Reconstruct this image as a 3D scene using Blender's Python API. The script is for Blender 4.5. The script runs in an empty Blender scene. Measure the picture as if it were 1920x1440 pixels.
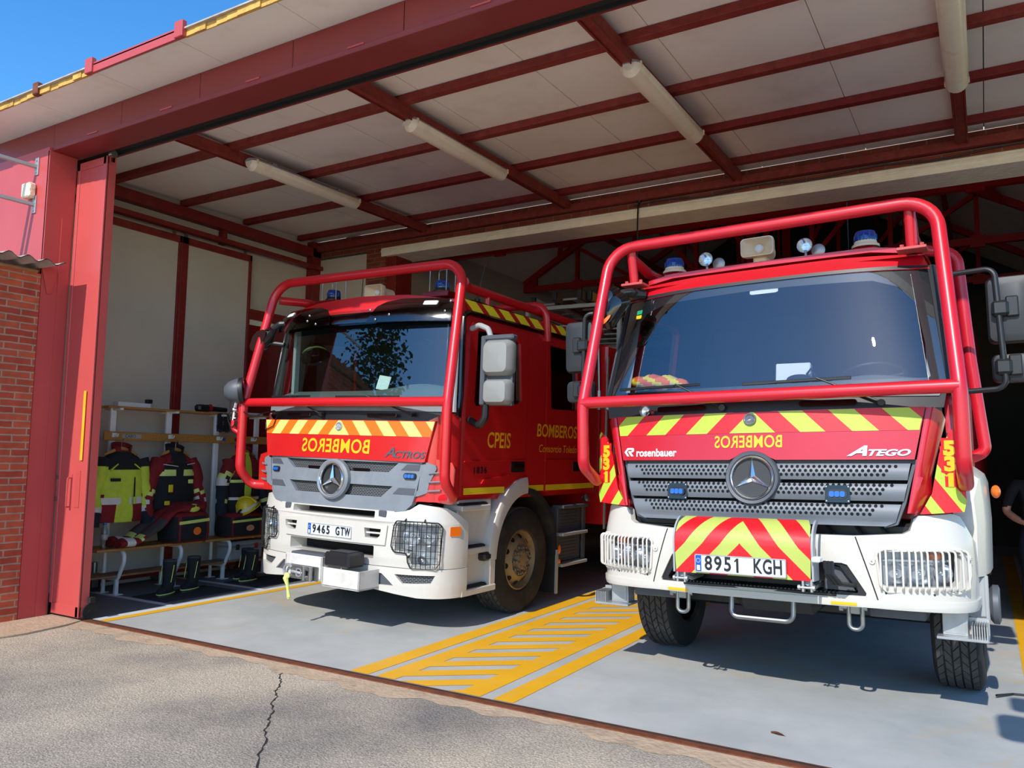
import bpy, bmesh, math, random
from mathutils import Vector, Matrix
from mathutils.geometry import tessellate_polygon
random.seed(7)
SC = bpy.context.scene
COL = SC.collection
PI = math.pi
R = math.radians
# ---------------------------------------------------------------- camera
cam_d = bpy.data.cameras.new('camera')
cam = bpy.data.objects.new('camera', cam_d)
COL.objects.link(cam)
SC.camera = cam
cam_d.sensor_fit = 'HORIZONTAL'
cam_d.sensor_width = 36.0
cam_d.lens = 1485.83 / 1920 * 36.0
cam_d.clip_end = 200
def _cam():
    y, p, r = R(-30.871), R(5.2313), R(0.8897)
    F = Vector((math.sin(y)*math.cos(p), math.cos(y)*math.cos(p), math.sin(p)))
    Rt = Vector((math.cos(y), -math.sin(y), 0))
    U = Rt.cross(F)
    c, s = math.cos(r), math.sin(r)
    rt = Rt*c + U*s
    up = U*c - Rt*s
    M = Matrix(((rt.x, up.x, -F.x, 7.255), (rt.y, up.y, -F.y, -4.531), (rt.z, up.z, -F.z, 1.6), (0, 0, 0, 1)))
    cam.matrix_world = M
_cam()
# ---------------------------------------------------------------- light
SUN_DIR = Vector((-0.05, 1.27, -1.0)).normalized()
world = bpy.data.worlds.new('sky')
SC.world = world
world.use_nodes = True
_n = world.node_tree.nodes
_bg = _n['Background']
_sky = _n.new('ShaderNodeTexSky')
_sky.sky_type = 'NISHITA'
_sky.sun_disc = False
_sky.sun_elevation = R(38)
_sky.sun_rotation = R(180 - 4)
_sky.altitude = 600
_sky.air_density = 1.0
_sky.dust_density = 0.3
_sky.ozone_density = 3.0
_hs = _n.new('ShaderNodeHueSaturation')
_hs.inputs['Saturation'].default_value = 1.3
world.node_tree.links.new(_sky.outputs[0], _hs.inputs['Color'])
world.node_tree.links.new(_hs.outputs[0], _bg.inputs[0])
_bg.inputs[1].default_value = 0.24
sun_d = bpy.data.lights.new('sun', 'SUN')
sun = bpy.data.objects.new('sun', sun_d)
COL.objects.link(sun)
sun_d.energy = 4.0
sun_d.angle = R(0.53)
sun_d.color = (1.0, 0.965, 0.91)
sun.location = (7, -20, 16)
sun.rotation_euler = SUN_DIR.to_track_quat('-Z', 'Y').to_euler()
SC.view_settings.view_transform = 'Standard'
SC.view_settings.look = 'None'
SC.view_settings.gamma = 1.0
SC.view_settings.use_curve_mapping = False
SC.view_settings.exposure = 0.22
SC.cycles.max_bounces = 16
SC.cycles.diffuse_bounces = 10
SC.cycles.glossy_bounces = 6
SC.cycles.transmission_bounces = 8
SC.cycles.transparent_max_bounces = 16
SC.cycles.sample_clamp_indirect = 6.0

# ---------------------------------------------------------------- materials
def lin(c):
    return tuple(((x/255)/12.92 if x/255 <= 0.04045 else ((x/255+0.055)/1.055)**2.4) for x in c)
MATS = {}
def mat(name, rgb, rough=0.5, metal=0.0, coat=0.0, var=0.0, scale=3.0, rvar=0.0, bump=0.0, bscale=60.0, spec=0.5, dirt=None, dirt_amt=0.0, dscale=1.2, emit=0.0, sheen=0.0, stretch=None):
    m = bpy.data.materials.new(name)
    m.use_nodes = True
    nt = m.node_tree
    b = nt.nodes['Principled BSDF']
    col = lin(rgb)
    b.inputs['Base Color'].default_value = (*col, 1)
    b.inputs['Roughness'].default_value = rough
    b.inputs['Metallic'].default_value = metal
    b.inputs['Specular IOR Level'].default_value = spec
    if coat:
        b.inputs['Coat Weight'].default_value = coat
        b.inputs['Coat Roughness'].default_value = 0.06
    if sheen:
        b.inputs['Sheen Weight'].default_value = sheen
    tc = nt.nodes.new('ShaderNodeTexCoord')
    src = tc.outputs['Object']
    if stretch:
        mp = nt.nodes.new('ShaderNodeMapping')
        mp.inputs['Scale'].default_value = stretch
        nt.links.new(src, mp.inputs[0]); src = mp.outputs[0]
    last = None
    if var:
        nz = nt.nodes.new('ShaderNodeTexNoise')
        nz.inputs['Scale'].default_value = scale
        nz.inputs['Detail'].default_value = 6
        nz.inputs['Roughness'].default_value = 0.6
        nt.links.new(src, nz.inputs['Vector'])
        mx = nt.nodes.new('ShaderNodeMix'); mx.data_type = 'RGBA'
        mr = nt.nodes.new('ShaderNodeMapRange')
        mr.inputs[1].default_value = 0.3; mr.inputs[2].default_value = 0.7
        nt.links.new(nz.outputs[0], mr.inputs[0])
        nt.links.new(mr.outputs[0], mx.inputs[0])
        mx.inputs[6].default_value = (*[c*(1-var) for c in col], 1)
        mx.inputs[7].default_value = (*[min(1, c*(1+var)) for c in col], 1)
        last = mx.outputs[2]
        if rvar:
            r2 = nt.nodes.new('ShaderNodeMapRange')
            r2.inputs[1].default_value = 0.3; r2.inputs[2].default_value = 0.7
            r2.inputs[3].default_value = max(0, rough-rvar); r2.inputs[4].default_value = min(1, rough+rvar)
            nt.links.new(nz.outputs[0], r2.inputs[0])
            nt.links.new(r2.outputs[0], b.inputs['Roughness'])
    if dirt is not None:
        n2 = nt.nodes.new('ShaderNodeTexNoise')
        n2.inputs['Scale'].default_value = dscale
        n2.inputs['Detail'].default_value = 8
        n2.inputs['Roughness'].default_value = 0.65
        nt.links.new(src, n2.inputs['Vector'])
        m2 = nt.nodes.new('ShaderNodeMapRange')
        m2.inputs[1].default_value = 0.52; m2.inputs[2].default_value = 0.72
        m2.inputs[3].default_value = 0; m2.inputs[4].default_value = dirt_amt
        nt.links.new(n2.outputs[0], m2.inputs[0])
        mx2 = nt.nodes.new('ShaderNodeMix'); mx2.data_type = 'RGBA'
        nt.links.new(m2.outputs[0], mx2.inputs[0])
        if last: nt.links.new(last, mx2.inputs[6])
        else: mx2.inputs[6].default_value = (*col, 1)
        mx2.inputs[7].default_value = (*lin(dirt), 1)
        last = mx2.outputs[2]
    if last: nt.links.new(last, b.inputs['Base Color'])
    if bump:
        n3 = nt.nodes.new('ShaderNodeTexNoise')
        n3.inputs['Scale'].default_value = bscale
        n3.inputs['Detail'].default_value = 4
        nt.links.new(src, n3.inputs['Vector'])
        bp = nt.nodes.new('ShaderNodeBump')
        bp.inputs['Strength'].default_value = bump
        bp.inputs['Distance'].default_value = 0.02
        nt.links.new(n3.outputs[0], bp.inputs['Height'])
        nt.links.new(bp.outputs[0], b.inputs['Normal'])
    if emit:
        b.inputs['Emission Color'].default_value = (*col, 1)
        b.inputs['Emission Strength'].default_value = emit
    MATS[name] = m
    return m
def glass(name, tint, gloss_rough=0.0, ior=1.5, gcol=(1, 1, 1)):
    m = bpy.data.materials.new(name); m.use_nodes = True
    nt = m.node_tree; nt.nodes.clear()
    out = nt.nodes.new('ShaderNodeOutputMaterial')
    tr = nt.nodes.new('ShaderNodeBsdfTransparent'); tr.inputs[0].default_value = (*tint, 1)
    gl = nt.nodes.new('ShaderNodeBsdfGlossy'); gl.inputs['Roughness'].default_value = gloss_rough
    gl.inputs[0].default_value = (*gcol, 1)
    lw = nt.nodes.new('ShaderNodeLayerWeight'); lw.inputs[0].default_value = 0.5
    pw_ = nt.nodes.new('ShaderNodeMath'); pw_.operation = 'POWER'; pw_.inputs[1].default_value = 5.0
    mr = nt.nodes.new('ShaderNodeMapRange')
    f0 = ((ior-1)/(ior+1))**2*2
    mr.inputs[3].default_value = f0; mr.inputs[4].default_value = 1.0
    nt.links.new(lw.outputs['Facing'], pw_.inputs[0]); nt.links.new(pw_.outputs[0], mr.inputs[0])
    mx = nt.nodes.new('ShaderNodeMixShader')
    nt.links.new(mr.outputs[0], mx.inputs[0]); nt.links.new(tr.outputs[0], mx.inputs[1]); nt.links.new(gl.outputs[0], mx.inputs[2])
    nt.links.new(mx.outputs[0], out.inputs[0])
    MATS[name] = m
    return m
def brickmat(name, c1, c2, mortar, axis='YZ', w=0.26, h=0.066, ms=0.018):
    m = bpy.data.materials.new(name); m.use_nodes = True
    nt = m.node_tree; b = nt.nodes['Principled BSDF']; b.inputs['Roughness'].default_value = 0.85
    tc = nt.nodes.new('ShaderNodeTexCoord'); sp = nt.nodes.new('ShaderNodeSeparateXYZ'); cb = nt.nodes.new('ShaderNodeCombineXYZ')
    nt.links.new(tc.outputs['Object'], sp.inputs[0])
    nt.links.new(sp.outputs['XYZ'.index(axis[0])], cb.inputs[0]); nt.links.new(sp.outputs['XYZ'.index(axis[1])], cb.inputs[1])
    br = nt.nodes.new('ShaderNodeTexBrick')
    br.inputs['Scale'].default_value = 1.0
    br.inputs['Brick Width'].default_value = w; br.inputs['Row Height'].default_value = h
    br.inputs['Mortar Size'].default_value = ms*0.5; br.inputs['Mortar Smooth'].default_value = 0.3
    br.inputs['Color1'].default_value = (*lin(c1), 1); br.inputs['Color2'].default_value = (*lin(c2), 1)
    br.inputs['Mortar'].default_value = (*lin(mortar), 1); br.inputs['Bias'].default_value = 0.0
    nz = nt.nodes.new('ShaderNodeTexNoise'); nz.inputs['Scale'].default_value = 9; nz.inputs['Detail'].default_value = 6
    vm = nt.nodes.new('ShaderNodeMix'); vm.data_type = 'VECTOR'; vm.inputs[0].default_value = 0.012
    nt.links.new(tc.outputs['Object'], nz.inputs['Vector'])
    nt.links.new(cb.outputs[0], vm.inputs[4]); nt.links.new(nz.outputs[1], vm.inputs[5])
    nt.links.new(vm.outputs[1], br.inputs['Vector'])
    mx = nt.nodes.new('ShaderNodeMix'); mx.data_type = 'RGBA'; mx.blend_type = 'MULTIPLY'; mx.inputs[0].default_value = 0.55
    mr = nt.nodes.new('ShaderNodeMapRange'); mr.inputs[1].default_value = .3; mr.inputs[2].default_value = .7; mr.inputs[3].default_value = .55; mr.inputs[4].default_value = 1.1
    nt.links.new(nz.outputs[0], mr.inputs[0])
    nt.links.new(br.outputs[0], mx.inputs[6]); nt.links.new(mr.outputs[0], mx.inputs[7])
    nt.links.new(mx.outputs[2], b.inputs['Base Color'])
    bp = nt.nodes.new('ShaderNodeBump'); bp.inputs['Strength'].default_value = 0.6; bp.inputs['Distance'].default_value = 0.01; bp.invert = True
    nt.links.new(br.outputs[1], bp.inputs['Height']); nt.links.new(bp.outputs[0], b.inputs['Normal'])
    MATS[name] = m
    return m
def M_(k): return MATS[k]

mat('red_paint', (198, 32, 32), 0.30, coat=0.5, var=0.04)
mat('red_tube', (198, 26, 34), 0.34, coat=0.3, var=0.05)
mat('crimson_paint', (188, 18, 32), 0.30, coat=0.5, var=0.04)
mat('crimson_tube', (194, 22, 40), 0.34, coat=0.3, var=0.05)
mat('slat_grey', (108, 113, 118), 0.5, var=0.08, scale=6)
mat('mirror_grey', (38, 40, 42), 0.5, var=0.1)
mat('badge_silver', (200, 202, 206), 0.28, metal=0.85)
mat('pale_lime', (176, 188, 88), 0.45, var=0.05)
mat('dark_red_paint', (120, 10, 16), 0.3, coat=0.4)
mat('white_paint', (203, 198, 187), 0.32, coat=0.3, var=0.03)
mat('dirty_white', (208, 203, 194), 0.5, var=0.06, dirt=(150, 140, 125), dirt_amt=0.5, dscale=6)
mat('grey_plastic', (120, 126, 132), 0.55, var=0.1, scale=5, dirt=(150, 150, 148), dirt_amt=0.3, dscale=4)
mat('dark_grey_plastic', (78, 82, 88), 0.5, var=0.08)
mat('black_plastic', (26, 27, 29), 0.45, var=0.1)
mat('gloss_black', (10, 10, 12), 0.12, coat=0.4)
mat('black_hole', (6, 6, 7), 0.9)
mat('mesh_black', (32, 33, 35), 0.6)
mat('rubber', (26, 26, 26), 0.8, var=0.2, scale=8, dirt=(92, 84, 74), dirt_amt=0.35, dscale=3)
mat('tyre_tread', (66, 64, 62), 0.85, var=0.2, scale=10, dirt=(96, 90, 82), dirt_amt=0.4, dscale=5)
mat('chrome', (228, 228, 228), 0.2, metal=1)
mat('steel', (150, 150, 148), 0.35, metal=0.9, var=0.1)
mat('galvanised', (170, 172, 172), 0.45, metal=0.6, var=0.1, scale=14)
mat('wheel_rim', (150, 130, 96), 0.5, metal=0.35, var=0.15, scale=6, dirt=(96, 76, 50), dirt_amt=0.6, dscale=5)
mat('reflector', (176, 178, 180), 0.38, metal=0.55)
mat('fluo_yellow', (176, 198, 62), 0.45, var=0.04)
mat('pale_yellow', (212, 220, 118), 0.45, var=0.04)
mat('fluo_orange', (242, 110, 20), 0.45)
mat('decal_red', (206, 18, 30), 0.4)
mat('letter_yellow', (246, 182, 26), 0.45)
mat('side_yellow', (250, 224, 44), 0.45)
mat('white_letter', (235, 235, 235), 0.4)
mat('plate_white', (214, 220, 224), 0.35)
mat('plate_blue', (20, 80, 170), 0.35)
mat('sticker_green', (30, 150, 110), 0.4)
mat('ink', (24, 25, 28), 0.5)
mat('beacon_blue', (20, 60, 135), 0.15, coat=0.5)
mat('led_blue', (34, 100, 180), 0.25)
mat('amber', (235, 110, 20), 0.25, coat=0.3)
mat('beige_plastic', (240, 222, 190), 0.45)
mat('mirror_silver', (138, 138, 134), 0.45, var=0.03)
mat('truss_red', (178, 26, 28), 0.4)
mat('silver_plastic', (160, 162, 162), 0.4, var=0.03)
mat('cab_interior', (64, 66, 68), 0.8, var=0.1)
mat('cab_dash', (104, 108, 108), 0.75, var=0.1)
mat('seat_cloth', (34, 36, 40), 0.9)
mat('paper', (232, 234, 232), 0.6)
mat('cream_wire', (210, 205, 193), 0.4)
mat('black_wire', (20, 20, 20), 0.4)
# building
mat('steel_red', (126, 28, 26), 0.55, var=0.18, scale=8, dirt=(150, 70, 50), dirt_amt=0.35, dscale=7)
mat('old_red_beam', (136, 48, 38), 0.7, var=0.2, scale=12, bump=0.25, bscale=40, dirt=(150, 80, 60), dirt_amt=0.4, dscale=6)
mat('sheet_red', (184, 74, 70), 0.42, var=0.05, scale=1.5, dirt=(196, 84, 80), dirt_amt=0.3, dscale=1.4)
mat('door_red', (190, 78, 74), 0.40, var=0.06, scale=1.2, dirt=(200, 90, 84), dirt_amt=0.4, dscale=1.1)
mat('fascia_red', (132, 48, 46), 0.45, var=0.06, scale=1.5)
mat('ceiling_panel', (252, 246, 232), 0.6, var=0.04, scale=1.0, dirt=(200, 176, 140), dirt_amt=0.25, dscale=1.6, stretch=(1, 1, 1))
mat('seam_dark', (40, 36, 32), 0.9)
mat('wall_panel', (206, 198, 184), 0.6, var=0.05, scale=1.5)
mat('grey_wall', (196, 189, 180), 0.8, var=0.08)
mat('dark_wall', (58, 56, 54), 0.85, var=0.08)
mat('inner_roof', (232, 225, 212), 0.8, var=0.06)
mat('lintel_white', (250, 240, 216), 0.8, var=0.08, scale=6, bump=0.3, bscale=20)
mat('rust', (120, 66, 40), 0.75, metal=0.3, var=0.3, scale=14, dirt=(60, 40, 32), dirt_amt=0.7, dscale=9)
mat('foam_edge', (204, 160, 80), 0.9, var=0.25, scale=9, dirt=(90, 66, 40), dirt_amt=0.6, dscale=8)
mat('sheet_grey', (176, 166, 156), 0.6, var=0.15, scale=5, dirt=(120, 80, 56), dirt_amt=0.5, dscale=4)
mat('bounce_concrete', (206, 199, 186), 0.9, var=0.08, scale=2)
mat('concrete_apron', (180, 156, 128), 0.9, var=0.12, scale=7, bump=0.5, bscale=30, dirt=(120, 108, 94), dirt_amt=0.5, dscale=4)
mat('floor_yellow', (228, 168, 22), 0.6, var=0.05, scale=3, dirt=(200, 176, 110), dirt_amt=0.3, dscale=4)
mat('floor_white', (200, 204, 204), 0.65, var=0.04)
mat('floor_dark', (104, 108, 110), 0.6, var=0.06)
mat('wood', (176, 124, 62), 0.5, var=0.2, scale=6, stretch=(1, 8, 8))
mat('old_wood', (150, 112, 76), 0.65, var=0.25, scale=6)
mat('white_metal', (226, 226, 224), 0.4, var=0.05)
mat('mat_black', (40, 41, 43), 0.9)
brickmat('brick', (196, 92, 56), (168, 66, 44), (172, 140, 116))
brickmat('brick_in', (150, 66, 40), (128, 54, 36), (130, 100, 80), axis='XZ')
glass('windscreen', (0.66, 0.80, 0.76), 0.0, 1.62)
glass('windscreen_dark', (0.74, 0.78, 0.80), 0.0, 1.72)
glass('side_glass', (0.10, 0.11, 0.12), 0.0, 1.5)
glass('clear_plastic', (0.80, 0.82, 0.82), 0.05, 1.45)
glass('smoke_plastic', (0.22, 0.22, 0.22), 0.10, 1.5)
mat('tube_cover', (246, 236, 212), 0.3, var=0.05, scale=5, dirt=(200, 176, 130), dirt_amt=0.4, dscale=6)
glass('lamp_glass', (0.90, 0.92, 0.94), 0.0, 1.5)
glass('bottle_plastic', (0.75, 0.80, 0.84), 0.05, 1.4)
# floor paint: grey with tan scuffs
def floor_mat():
    m = bpy.data.materials.new('floor_grey'); m.use_nodes = True
    nt = m.node_tree; b = nt.nodes['Principled BSDF']
    tc = nt.nodes.new('ShaderNodeTexCoord')
    n1 = nt.nodes.new('ShaderNodeTexNoise'); n1.inputs['Scale'].default_value = 1.1; n1.inputs['Detail'].default_value = 9; n1.inputs['Roughness'].default_value = .65
    n2 = nt.nodes.new('ShaderNodeTexNoise'); n2.inputs['Scale'].default_value = 0.75; n2.inputs['Detail'].default_value = 12; n2.inputs['Roughness'].default_value = .72; n2.inputs['Distortion'].default_value = .6
    n3 = nt.nodes.new('ShaderNodeTexNoise'); n3.inputs['Scale'].default_value = 40; n3.inputs['Detail'].default_value = 3
    mp = nt.nodes.new('ShaderNodeMapping'); mp.inputs['Location'].default_value = (3.7, 1.2, 0)
    nt.links.new(tc.outputs['Object'], mp.inputs[0])
    for n in (n1, n3): nt.links.new(tc.outputs['Object'], n.inputs['Vector'])
    nt.links.new(mp.outputs[0], n2.inputs['Vector'])
    r1 = nt.nodes.new('ShaderNodeValToRGB')
    r1.color_ramp.elements[0].position = .3; r1.color_ramp.elements[0].color = (*lin((160, 162, 158)), 1)
    r1.color_ramp.elements[1].position = .7; r1.color_ramp.elements[1].color = (*lin((188, 187, 180)), 1)
    nt.links.new(n1.outputs[0], r1.inputs[0])
    r2 = nt.nodes.new('ShaderNodeMapRange'); r2.inputs[1].default_value = .555; r2.inputs[2].default_value = .68; r2.inputs[3].default_value = 0; r2.inputs[4].default_value = .7
    nt.links.new(n2.outputs[0], r2.inputs[0])
    mx = nt.nodes.new('ShaderNodeMix'); mx.data_type = 'RGBA'
    nt.links.new(r2.outputs[0], mx.inputs[0]); nt.links.new(r1.outputs[0], mx.inputs[6]); mx.inputs[7].default_value = (*lin((188, 164, 124)), 1)
    nt.links.new(mx.outputs[2], b.inputs['Base Color'])
    b.inputs['Roughness'].default_value = .6; b.inputs['Specular IOR Level'].default_value = .18
    bp = nt.nodes.new('ShaderNodeBump'); bp.inputs['Strength'].default_value = .06; bp.inputs['Distance'].default_value = .01
    nt.links.new(n3.outputs[0], bp.inputs['Height']); nt.links.new(bp.outputs[0], b.inputs['Normal'])
    MATS['floor_grey'] = m
floor_mat()
def asphalt_mat():
    m = bpy.data.materials.new('asphalt'); m.use_nodes = True
    nt = m.node_tree; b = nt.nodes['Principled BSDF']; b.inputs['Roughness'].default_value = .95; b.inputs['Specular IOR Level'].default_value = .2
    tc = nt.nodes.new('ShaderNodeTexCoord')
    def nz(s, d, ro=.6, loc=(0, 0, 0)):
        n = nt.nodes.new('ShaderNodeTexNoise'); n.inputs['Scale'].default_value = s; n.inputs['Detail'].default_value = d; n.inputs['Roughness'].default_value = ro
        mp = nt.nodes.new('ShaderNodeMapping'); mp.inputs['Location'].default_value = loc
        nt.links.new(tc.outputs['Object'], mp.inputs[0]); nt.links.new(mp.outputs[0], n.inputs['Vector']); return n
    a = nz(0.55, 8); c = nz(1.3, 10, .7, (5, 2, 0)); g = nz(70, 3, .7); v = nt.nodes.new('ShaderNodeTexVoronoi'); v.inputs['Scale'].default_value = 85
    nt.links.new(tc.outputs['Object'], v.inputs['Vector'])
    r1 = nt.nodes.new('ShaderNodeValToRGB'); e = r1.color_ramp.elements
    e[0].position = .36; e[0].color = (*lin((128, 122, 114)), 1); e[1].position = .64; e[1].color = (*lin((186, 172, 150)), 1)
    nt.links.new(a.outputs[0], r1.inputs[0])
    r2 = nt.nodes.new('ShaderNodeMapRange'); r2.inputs[1].default_value = .56; r2.inputs[2].default_value = .75; r2.inputs[4].default_value = .55
    nt.links.new(c.outputs[0], r2.inputs[0])
    mx = nt.nodes.new('ShaderNodeMix'); mx.data_type = 'RGBA'
    nt.links.new(r2.outputs[0], mx.inputs[0]); nt.links.new(r1.outputs[0], mx.inputs[6]); mx.inputs[7].default_value = (*lin((196, 178, 150)), 1)
    r3 = nt.nodes.new('ShaderNodeMapRange'); r3.inputs[1].default_value = .35; r3.inputs[2].default_value = .65; r3.inputs[3].default_value = .62; r3.inputs[4].default_value = 1.28
    nt.links.new(g.outputs[0], r3.inputs[0])
    m2 = nt.nodes.new('ShaderNodeMix'); m2.data_type = 'RGBA'; m2.blend_type = 'MULTIPLY'; m2.inputs[0].default_value = 1
    nt.links.new(mx.outputs[2], m2.inputs[6]); nt.links.new(r3.outputs[0], m2.inputs[7])
    nt.links.new(m2.outputs[2], b.inputs['Base Color'])
    bp = nt.nodes.new('ShaderNodeBump'); bp.inputs['Strength'].default_value = .5; bp.inputs['Distance'].default_value = .008
    nt.links.new(v.outputs[0], bp.inputs['Height']); nt.links.new(bp.outputs[0], b.inputs['Normal'])
    MATS['asphalt'] = m
asphalt_mat()

# ---------------------------------------------------------------- mesh collector
def V(*a): return Vector(a)
class G:
    def __init__(s):
        s.v = []; s.f = []; s.m = []
        s.X = None
    def add(s, vs, fs, mi=0):
        o = len(s.v)
        if s.X is not None: vs = [s.X @ Vector(p) for p in vs]
        s.v += [tuple(p) for p in vs]
        s.f += [tuple(i+o for i in f) for f in fs]
        s.m += ([mi]*len(fs) if isinstance(mi, int) else list(mi))
        return s
    def box(s, x0, x1, y0, y1, z0, z1, b=0.0, mi=0):
        c = V((x0+x1)/2, (y0+y1)/2, (z0+z1)/2)
        return s.obox(c, (abs(x1-x0), abs(y1-y0), abs(z1-z0)), None, b, mi)
    def obox(s, c, size, rot=None, b=0.0, mi=0):
        h = [q/2 for q in size]; b = min(b, *[q*0.98 for q in h])
        c = Vector(c)
        vs = []; idx = {}
        if b <= 0:
            for i in (-1, 1):
                for j in (-1, 1):
                    for k in (-1, 1):
                        vs.append(V(i*h[0], j*h[1], k*h[2]))
            fs = [(0, 1, 3, 2), (4, 6, 7, 5), (0, 4, 5, 1), (2, 3, 7, 6), (0, 2, 6, 4), (1, 5, 7, 3)]
        else:
            for i in (-1, 1):
                for j in (-1, 1):
                    for k in (-1, 1):
                        for a in range(3):
                            p = [i*(h[0]-b), j*(h[1]-b), k*(h[2]-b)]
                            p[a] = (i, j, k)[a]*h[a]
                            idx[(i, j, k, a)] = len(vs); vs.append(Vector(p))
            fs = []
            I = idx
            for i in (-1, 1):
                q = [I[(i, -1, -1, 0)], I[(i, 1, -1, 0)], I[(i, 1, 1, 0)], I[(i, -1, 1, 0)]]; fs.append(q if i > 0 else q[::-1])
                q = [I[(-1, i, -1, 1)], I[(-1, i, 1, 1)], I[(1, i, 1, 1)], I[(1, i, -1, 1)]]; fs.append(q if i > 0 else q[::-1])
                q = [I[(-1, -1, i, 2)], I[(1, -1, i, 2)], I[(1, 1, i, 2)], I[(-1, 1, i, 2)]]; fs.append(q if i > 0 else q[::-1])
            for i in (-1, 1):
                for j in (-1, 1):
                    q = [I[(i, j, -1, 0)], I[(i, j, 1, 0)], I[(i, j, 1, 1)], I[(i, j, -1, 1)]]; fs.append(q if i*j < 0 else q[::-1])
                    q = [I[(i, -1, j, 0)], I[(i, 1, j, 0)], I[(i, 1, j, 2)], I[(i, -1, j, 2)]]; fs.append(q if i*j > 0 else q[::-1])
                    q = [I[(-1, i, j, 1)], I[(1, i, j, 1)], I[(1, i, j, 2)], I[(-1, i, j, 2)]]; fs.append(q if i*j < 0 else q[::-1])
            for i in (-1, 1):
                for j in (-1, 1):
                    for k in (-1, 1):
                        q = [I[(i, j, k, 0)], I[(i, j, k, 1)], I[(i, j, k, 2)]]; fs.append(q if i*j*k > 0 else q[::-1])
        if rot is not None: vs = [rot @ p for p in vs]
        return s.add([p+c for p in vs], fs, mi)
    def bar(s, p, q, w, h=None, b=0.0, mi=0, up=(0, 0, 1)):
        """rectangular bar from p to q, w across, h along 'up'"""
        p = Vector(p); q = Vector(q); h = h or w
        d = (q-p); L = d.length; d.normalize(); u = Vector(up)
        x = d.cross(u)
        if x.length < 1e-4: x = d.cross(V(0, 1, 0))
        x.normalize(); u = x.cross(d)
        M = Matrix((x, d, u)).transposed()
        return s.obox((p+q)/2, (w, L, h), M, b, mi)
    def rings(s, rs, mi=0, cap=True, closed=False):
        n = len(rs[0]); vs = [p for r in rs for p in r]; fs = []
        m = len(rs)
        for i in range(m if closed else m-1):
            a = i*n; b = ((i+1) % m)*n
            for j in range(n):
                k = (j+1) % n
                fs.append((a+j, a+k, b+k, b+j))
        if cap and not closed:
            fs.append(tuple(range(n))[::-1]); fs.append(tuple((m-1)*n+j for j in range(n)))
        return s.add(vs, fs, mi)
    def tube(s, pts, r, n=10, closed=False, mi=0, cap=True, r1=None):
        P = [Vector(p) for p in pts]
        m = len(P); rs = []
        up = None
        for i in range(m):
            if closed: t = P[(i+1) % m]-P[i-1]
            elif i == 0: t = P[1]-P[0]
            elif i == m-1: t = P[-1]-P[-2]
            else: t = (P[i+1]-P[i]).normalized()+(P[i]-P[i-1]).normalized()
            t.normalize()
            if up is None:
                up = t.orthogonal().normalized()
            else:
                up = (up-t*up.dot(t))
                up = up.normalized() if up.length > 1e-6 else t.orthogonal().normalized()
            b = t.cross(up)
            rr = r if r1 is None else r+(r1-r)*i/(m-1)
            if isinstance(r, (list, tuple)): rr = r[i]
            rs.append([P[i]+(up*math.cos(2*PI*j/n)+b*math.sin(2*PI*j/n))*rr for j in range(n)])
        return s.rings(rs, mi, cap, closed)
    def cyl(s, p, q, r, n=16, mi=0, r2=None):
        return s.tube([p, q], r, n, mi=mi, r1=r2)
    def lathe(s, prof, o=(0, 0, 0), axis=(0, 0, 1), n=24, mi=0, cap=False, ref=None):
        """prof: (radius, height along axis)"""
        a = Vector(axis).normalized(); o = Vector(o)
        x = Vector(ref) if ref else a.orthogonal().normalized(); y = a.cross(x)
        rs = [[o+a*h+(x*math.cos(2*PI*j/n)+y*math.sin(2*PI*j/n))*max(r, 1e-4) for j in range(n)] for r, h in prof]
        return s.rings(rs, mi, cap)
    def ball(s, c, rx, ry=None, rz=None, n=16, m=10, mi=0):
        ry = ry or rx; rz = rz or rx; c = Vector(c)
        rs = []
        for i in range(m+1):
            t = PI*i/m; k = max(math.sin(t), 0.003)
            rs.append([c+V(rx*k*math.cos(2*PI*j/n), ry*k*math.sin(2*PI*j/n), -rz*math.cos(t)) for j in range(n)])
        return s.rings(rs, mi, True)
    def quad(s, a, b, c, d, mi=0): return s.add([a, b, c, d], [(0, 1, 2, 3)], mi)
    def grid(s, fn, nu, nv, mi=0, thick=0.0, nrm=None):
        vs = [fn(i/nu, j/nv) for j in range(nv+1) for i in range(nu+1)]
        fs = [(j*(nu+1)+i, j*(nu+1)+i+1, (j+1)*(nu+1)+i+1, (j+1)*(nu+1)+i) for j in range(nv) for i in range(nu)]
        return s.add(vs, fs, mi)
    def sheet(s, outer, holes=(), fmap=None, thick=0.0, ucuts=(), vcuts=(), cuts=(), matfn=None, mi=0, rim=None):
        """flat outline with holes in (u,v), cut into strips, mapped by fmap(u,v,t) with t = depth"""
        bm = bmesh.new()
        polys = [list(outer)]+[list(h) for h in holes]
        tri = tessellate_polygon([[V(p[0], p[1], 0) for p in pl] for pl in polys])
        flat = [p for pl in polys for p in pl]
        bv = [bm.verts.new((p[0], p[1], 0)) for p in flat]
        for t in tri:
            try: bm.faces.new([bv[i] for i in t])
            except ValueError: pass
        bmesh.ops.remove_doubles(bm, verts=bm.verts[:], dist=1e-6)
        bmesh.ops.dissolve_degenerate(bm, edges=bm.edges[:], dist=1e-7)
        bmesh.ops.recalc_face_normals(bm, faces=bm.faces[:])
        allc = [((u, 0), (1, 0)) for u in ucuts]+[((0, v), (0, 1)) for v in vcuts]+list(cuts)
        for (p, n) in allc:
            bmesh.ops.bisect_plane(bm, geom=bm.verts[:]+bm.edges[:]+bm.faces[:], dist=1e-6, plane_co=(p[0], p[1], 0), plane_no=(n[0], n[1], 0))
        bm.verts.ensure_lookup_table(); bm.verts.index_update()
        V2 = [(p.co.x, p.co.y) for p in bm.verts]
        F = []; MI = []
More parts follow.
